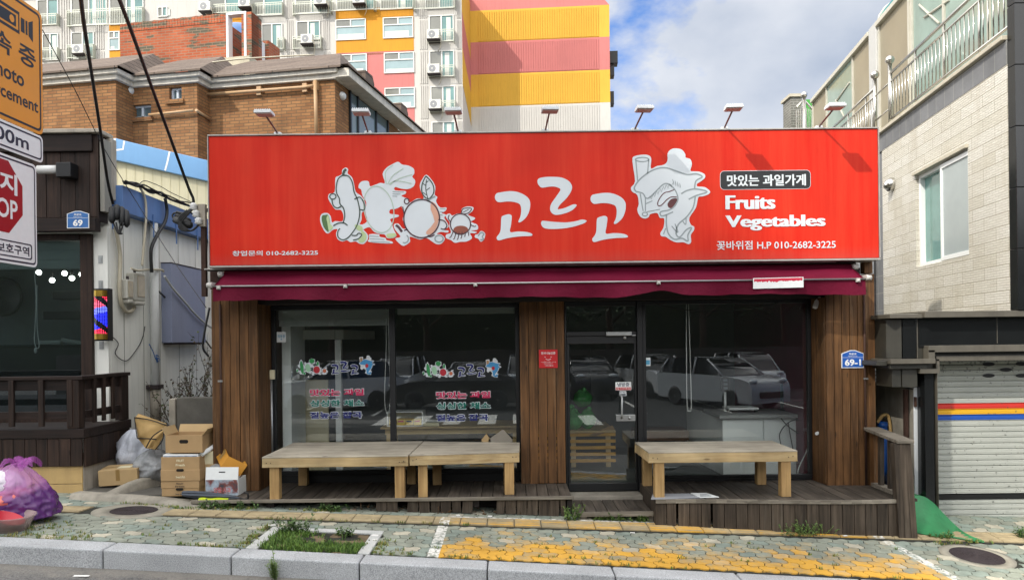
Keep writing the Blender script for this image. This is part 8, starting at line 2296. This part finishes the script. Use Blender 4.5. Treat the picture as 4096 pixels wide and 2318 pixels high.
# ================================================================= plants along the foot of the decks
def weed(label,x,y,n,h,spread,mats,leafy=True):
    z=g(x,y)-.005
    t=thing("weed",label,"weed",(x,y,z))
    st=MB();lf=MB()
    for k in range(n):
        a=R.uniform(0,6.283);d=Vector((math.cos(a)*R.uniform(.1,.9),math.sin(a)*R.uniform(.1,.6),R.uniform(.5,1.2))).normalized()
        p=Vector((x+R.gauss(0,spread*.4),y+R.gauss(0,.02),z));L=h*R.uniform(.5,1.1);pts=[p]
        for j in range(5):
            d=(d+Vector((R.uniform(-.2,.2),R.uniform(-.2,.2),R.uniform(-.12,.1)))).normalized();p=p+d*L/5;pts.append(p)
            for q_ in range(3 if leafy else 2):lf.leaf(p,R.uniform(.018,.045)*(1 if leafy else .7),R.uniform(.005,.012),(R.uniform(-1,1),R.uniform(-1,1),R.uniform(-.2,.7)),(R.random()-.5,R.random()-.5,1),R.choice((0,0,1)))
        st.tube(pts,.0022,4)
    st.build("stems",mats[1],t);lf.build("leaves",mats,t)
M_weed=[mat("weed_green","436128",.65,.3,20),mat("weed_pale","6f8644",.65,.3,20)]
M_weedd=[mat("weed_dark","34501f",.65,.3,20),mat("weed_dark_pale","55703a",.65,.3,20)]
weed("bushy weed at the back left corner of the tree pit",-2.26,7.86,34,.17,.22,M_weedd)
weed("small weed tuft at the back right of the tree pit",-1.72,7.82,16,.08,.12,M_weedd)
weed("low weeds under the left deck edge near the folded umbrella",-3.35,8.84,30,.10,.45,M_weedd)
weed("low broad leaved weeds under the middle of the left deck edge",-2.15,8.86,22,.09,.30,M_weedd)
weed("weeds growing between the left deck and the timber step",.66,8.76,20,.17,.10,M_weed)
weed("weeds growing under the timber step",1.10,8.80,30,.09,.35,M_weed)
weed("pale weeds at the right leg of the timber step",1.45,8.79,12,.08,.14,M_weed)
weed("spreading weed at the foot of the right deck skirting",3.22,8.44,38,.17,.28,M_weed,False)
weed("small weed at the corner of the green ramp and the railing post",4.75,8.50,22,.07,.2,M_weed,False)
weed("small weed at the right frame edge below the roller shutter",5.72,8.6,16,.12,.12,M_weedd)
# the tall weed growing from the gutter at the kerb
p=at(1105,2318,6.9)
t=thing("weed","tall feathery weed growing from the gutter against the kerb face","weed",(p.x,6.9,gk(p.x)-.17))
st=MB();lf=MB()
for k in range(9):
    pos=Vector((p.x+R.gauss(0,.02),6.9+R.uniform(-.02,.01),gk(p.x)-.17));d=Vector((R.uniform(-.35,.35),R.uniform(-.35,.0),1)).normalized();L=R.uniform(.12,.2) if k else .29;pts=[pos]
    if k== 0:d=Vector((-.10,-.08,1)).normalized()
    for j in range(9):
        pos=pos+d*L/9;pts.append(pos)
        for q_ in range(8):a=R.uniform(0,6.28);lf.leaf(pos,R.uniform(.02,.05),.004,(math.cos(a),math.sin(a),.35),(0,0,1),R.choice((0,1,1)))
    st.tube(pts,.003,4)
st.build("stems",M_weed[1],t);lf.build("leaves",M_weed,t)
# scraps on the ground
M_paper=mat("paper_scrap","dcdcd8",.7,.05,20)
for k,(x,y,Y,w,h,lb) in enumerate(((1085,2093,8.1,.09,.02,"white paper scrap on the pavers left of the tree pit"),(325,2272,6.7,.14,.018,"narrow white litter strip in the road gutter"),(1500,2137,7.85,.07,.03,"white scrap on the back right corner of the tree pit"),(1832,2050,8.8,.04,.03,"small white bottle cap under the left deck"),(1960,2060,8.8,.05,.02,"tiny white scrap beside the left deck skirting"),(3380,2122,8.45,.05,.015,"white scrap at the foot of the right deck"),(2530,2138,8.3,.05,.015,"white scrap on the yellow guide tiles"),(1500,2170,7.7,.05,.012,"white scrap on the dry soil edge"))):
    p=at(x,y,Y);z=g(p.x,Y)+.006 if Y >6.95 else groad(p.x,Y)+.006
    t=thing("litter",lb,"litter",(p.x,Y,z),"white scraps on the ground")
    s=MB();a=R.uniform(-.5,.5);s.obox(Matrix.Translation((p.x,Y,z)) @ Matrix.Rotation(a,4,'Z') @ Matrix.Rotation(.1,4,'X'),w,h+.01,.004);s.build("scrap",M_paper,t)
# ================================================================= across the road: seen only in the glass, and shading the street
M_ctyre=mat("tyre_rubber","15161a",.7,.2,20);M_crim=mat("wheel_rim","8d9094",.3,.1,20,metal=.8);M_cglass=mat("car_glass","0c1013",.04,.2,3,spec=.9)
M_head=mat("headlight","c5ccd0",.1,.1,9);M_tail=mat("taillight","8a1210",.2,.1,9)
def paint(n,c):
    m=mat(n,c,.25,.03,2,spec=.7);m.node_tree.nodes["Principled BSDF"].inputs["Coat Weight"].default_value=.6;return m
def car(label,x,y,z,rz,m,kind):
    """a parked car; length along local +x (nose), built at the origin then placed"""
    t=thing("parked_car",label,"car",(0,0,0),"cars parked across the road")
    if kind== 'sedan':L,H,Wd=4.8,1.44,1.82;low=[(-2.4,.45),(-2.38,.85),(-2.0,1.0),(-1.3,1.0),(1.0,.98),(2.0,.86),(2.36,.66),(2.4,.42)];cab=[(-1.95,.98),(-1.2,1.36),(-.5,1.44),(.2,1.40),(1.15,.96)]
    elif kind== 'suv':L,H,Wd=4.6,1.68,1.88;low=[(-2.3,.5),(-2.3,1.05),(-2.1,1.12),(1.0,1.10),(2.0,1.0),(2.26,.8),(2.3,.45)];cab=[(-2.2,1.10),(-1.95,1.58),(-1.2,1.68),(.2,1.64),(1.15,1.09)]
    else:L,H,Wd=3.6,1.70,1.6;low=[(-1.8,.45),(-1.8,1.05),(1.0,1.02),(1.6,.98),(1.78,.75),(1.8,.4)];cab=[(-1.78,1.03),(-1.7,1.62),(-1.2,1.70),(.5,1.66),(1.25,1.01)]
    def loft(mb,prof,w0,w1,zb,m_i=0,n=5):
        pp=catmull(prof,n+4,False);
        b=len(mb.v);N_=len(pp)
        def wid(xx,zz):return (Wd/2)*(1-.10*(abs(xx)/(L/2)) ** 4)
        for sgn in (-1,1):
            for (xx,zz) in pp:mb.v.append(Vector((xx,sgn*wid(xx,zz)*w1,zz)))
            for (xx,zz) in pp:mb.v.append(Vector((xx,sgn*wid(xx,zb)*w0,zb)))
        for i in range(N_-1):
            mb.face((b+i,b+i+1,b+2*N_+i+1,b+2*N_+i)[::-1],None,m_i,True)
            mb.face((b+i,b+N_+i,b+N_+i+1,b+i+1)[::-1],None,m_i);c=b+2*N_
            mb.face((c+i,c+N_+i,c+N_+i+1,c+i+1),None,m_i)
        mb.face((b,b+N_,b+3*N_,b+2*N_)[::-1],None,m_i);i=N_-1
        mb.face((b+i,b+N_+i,b+3*N_+i,b+2*N_+i),None,m_i)
    s=MB();loft(s,low,.97,1.0,.26);body=s.build("body",m,t,bevel=.05,bseg=3)
    s=MB();zb=low[2][1]-.03;loft(s,cab,.98,.80,zb);cb_=s.build("cabin",M_cglass,t,bevel=.03)
    # roof skin and pillars over the glass
    s=MB();xs0,xs1=cab[1][0]+.1,cab[-2][0]-.02;zr=H
    top_=[p for p in catmull(cab,5,False) if p[0] >= xs0 and p[0] <= xs1]
    b=len(s.v)
    for (xx,zz) in top_:s.v+= [Vector((xx,-Wd/2*.80,zz+.012)),Vector((xx,Wd/2*.80,zz+.012))]
    for i in range(len(top_)-1):s.face((b+2*i,b+2*i+2,b+2*i+3,b+2*i+1),None,0,True)
    for sgn in (-1,1):
        for (xa,xb) in ((cab[0][0]+.05,cab[1][0]+.12),(cab[-1][0]-.05,cab[-2][0]+.02),(-.35,-.35)):
            s.tube([(xa,sgn*Wd/2*.975,zb+.02),(xb,sgn*Wd/2*.81,[p[1] for p in catmull(cab,8,False) if p[0] <= xb+.05][-1])],.035,6)
    s.build("roof",m,t)
    wr=.34 if kind != 'mini' else .29
    for xx in (-L*.29,L*.30):
        for sgn in (-1,1):
            w=MB();Mx=Matrix.Translation((xx,sgn*(Wd/2-.10),wr)) @ Matrix.Rotation(math.pi/2*-sgn,4,'X')
            w.lathe([(wr*.62,-.1),(wr,-.09),(wr,.09),(wr*.66,.11),(wr*.62,.1)],Mx,22);wo=w.build("wheel",M_ctyre,t)
            w=MB();w.lathe([(wr*.62,.08),(wr*.55,.085),(.05,.10),(1e-4,.10)],Mx,10,sm=False);w.build("rim",M_crim,wo)
    for sgn in (-1,1):
        s=MB();s.ball((L/2-.13,sgn*Wd*.34,low[-3][1]-.04),.16,10,sq=(.7,1.1,.5));s.build("headlight",M_head,t)
        s=MB();s.ball((-L/2+.06,sgn*Wd*.37,low[1][1]-.06),.14,10,sq=(.4,1,.8));s.build("taillight",M_tail,t)
    s=MB();s.box(L/2-.02,L/2+.03,-.5,.5,.42,.62);s.build("grille",M_cglass,t)
    t.location=(x,y,z);t.rotation_euler=(0,0,rz)
    return t
P_b,P_w,P_g,P_s=paint("black_car_paint","0b0c0f"),paint("white_car_paint","cfd2d4"),paint("grey_car_paint","6a6f75"),paint("silver_car_paint","a3a8ac")
zr=-.40
car("black sedan reflected low in the middle of the shop glass",-1.9,-6.9,zr,math.pi,P_b,'sedan')
car("white sport utility car reflected in the left shop window",-6.3,-6.6,zr,math.radians(150),P_w,'suv')
car("white minivan reflected in the middle pane behind the black sedan",-4.6,-11.5,zr,math.radians(95),P_w,'mini')
car("silver car reflected at the far left of the shop glass",-9.6,-11.2,zr,math.radians(88),P_s,'sedan')
car("white car reflected beside the minivan in the second pane",-1.7,-11.8,zr,math.radians(92),P_w,'sedan')
car("large silver sport utility car reflected in the right-hand window",7.2,-7.0,zr,math.radians(62),P_s,'suv')
car("white sport utility car reflected higher in the right-hand window",5.9,-12.2,zr,math.radians(75),P_w,'suv')
car("white hatchback reflected at the right edge of the glass",9.8,-12.4,zr,math.radians(80),P_w,'mini')
car("silver hatchback reflected above the black sedan in the middle pane",.6,-12.2,zr,math.radians(91),P_s,'mini')
car("black sport utility car reflected beside the door frame",3.0,-11.9,zr,math.radians(84),P_b,'suv')
car("white sedan reflected at the far left behind the sport utility car",-7.4,-12.0,zr,math.radians(97),P_w,'sedan')
# bank, hedge fence and trees behind the cars
M_bank=mat("dark_bank_wall","3d3b36",.9,.3,1.5)
t=thing("retaining_wall","dark retaining wall behind the parked cars, seen reflected","wall",(0,-15.5,-.4))
s=MB();s.box(-22,18,-15.9,-15.5,-.6,1.5);s.build("wall",M_bank,t)
M_crown=[mat("dark_crown_leaf","24351a",.7,.4,6),mat("crown_leaf","334a22",.7,.4,6)];M_trunk=mat("tree_bark","3d3127",.9,.3,9,bmp=.4)
def tree(label,x,y,z,h,r,n):
    t=thing("broadleaf_tree",label,"tree",(x,y,z),"trees across the road")
    s=MB();s.tube([(x,y,z),(x+.1,y,z+h*.3),(x-.1,y+.1,z+h*.6),(x,y,z+h*.85)],[.22,.17,.12,.05],8)
    for k in range(5):a=k*1.3;s.tube([(x,y,z+h*(.35+.08*k)),(x+r*.6*math.cos(a),y+r*.6*math.sin(a),z+h*(.55+.08*k))],[.08,.03],6)
    s.build("trunk",M_trunk,t)
    s=MB()
    cl=[(x+r*R.uniform(-.75,.75),y+r*R.uniform(-.75,.75),z+h*R.uniform(.42,1.0),r*R.uniform(.25,.5)) for k in range(16)]
    for k in range(n):
        c=R.choice(cl);v=Vector((R.gauss(0,1),R.gauss(0,1),R.gauss(0,.8))).normalized()*c[3]*R.random() ** .4
        s.leaf((c[0]+v.x,c[1]+v.y,c[2]+v.z),R.uniform(.15,.32),R.uniform(.05,.1),(R.uniform(-1,1),R.uniform(-1,1),R.uniform(-.6,.4)),(R.random()-.5,R.random()-.5,1),R.choice((0,0,1)))
    s.build("crown",M_crown,t)
for k,(x,y,h,r) in enumerate(((-9,-18,9,3.2),(-4.2,-17.2,8,3.0),(.4,-17.5,9.5,3.2),(4.8,-18.4,8.5,3.0),(9.2,-17.6,9,3.2),(-13.5,-19,10,3.5),(13.6,-19,10,3.6))):
    tree(["tree reflected left of centre","tree reflected behind the minivan","tree reflected behind the black sedan","tree reflected above the right door pane","tree reflected at the right end of the glass","tree farthest left in the reflections","tree farthest right in the reflections"][k]+", across the road",x,y,-.4,h,r,1500)
M_hill=mat("wooded_slope","18200f",.95,.5,.9,bmp=.6,bscale=3)
s=MB()
s.grid(lambda u,v:(-60+120*u,-19.5-9*v+1.5*mnoise.noise((u*14,v*3,2)),-.6+9.5*(1-(1-v) ** 2.2)+1.3*mnoise.noise((u*22,v*4,7))),90,12)
s.build("hill",M_hill,kind="structure")
# added tall block, out of view, sized so its shadow covers the street
M_shade=mat("grey_apartment_render","8d8b86",.85,.1,.5)
sb=thing("shading_tower","unseen grey apartment tower across the road, added to throw the street into shade","apartment block",(-57,-30,-.5))
XC,HT=-38.7,52.3
s=MB();s.box(-78,XC,-35,-25,-1,HT);s.build("wall",M_shade,sb)
s=MB()
for f in range(17):
    for k in range(9):s.box(-74+4.4*k,-71.6+4.4*k,-24.99,-24.93,1.5+f*2.9,3.0+f*2.9)
s.build("windows",M_cglass,sb)
s=MB();s.box(-78.2,XC+.2,-35.2,-24.8,HT+.01,HT+.5);s.build("parapet",M_shade,sb)
# helpers are not part of the picture
for o in bpy.data.objects:
    if "_w" in o:del o["_w"]
bpy.context.view_layer.update()
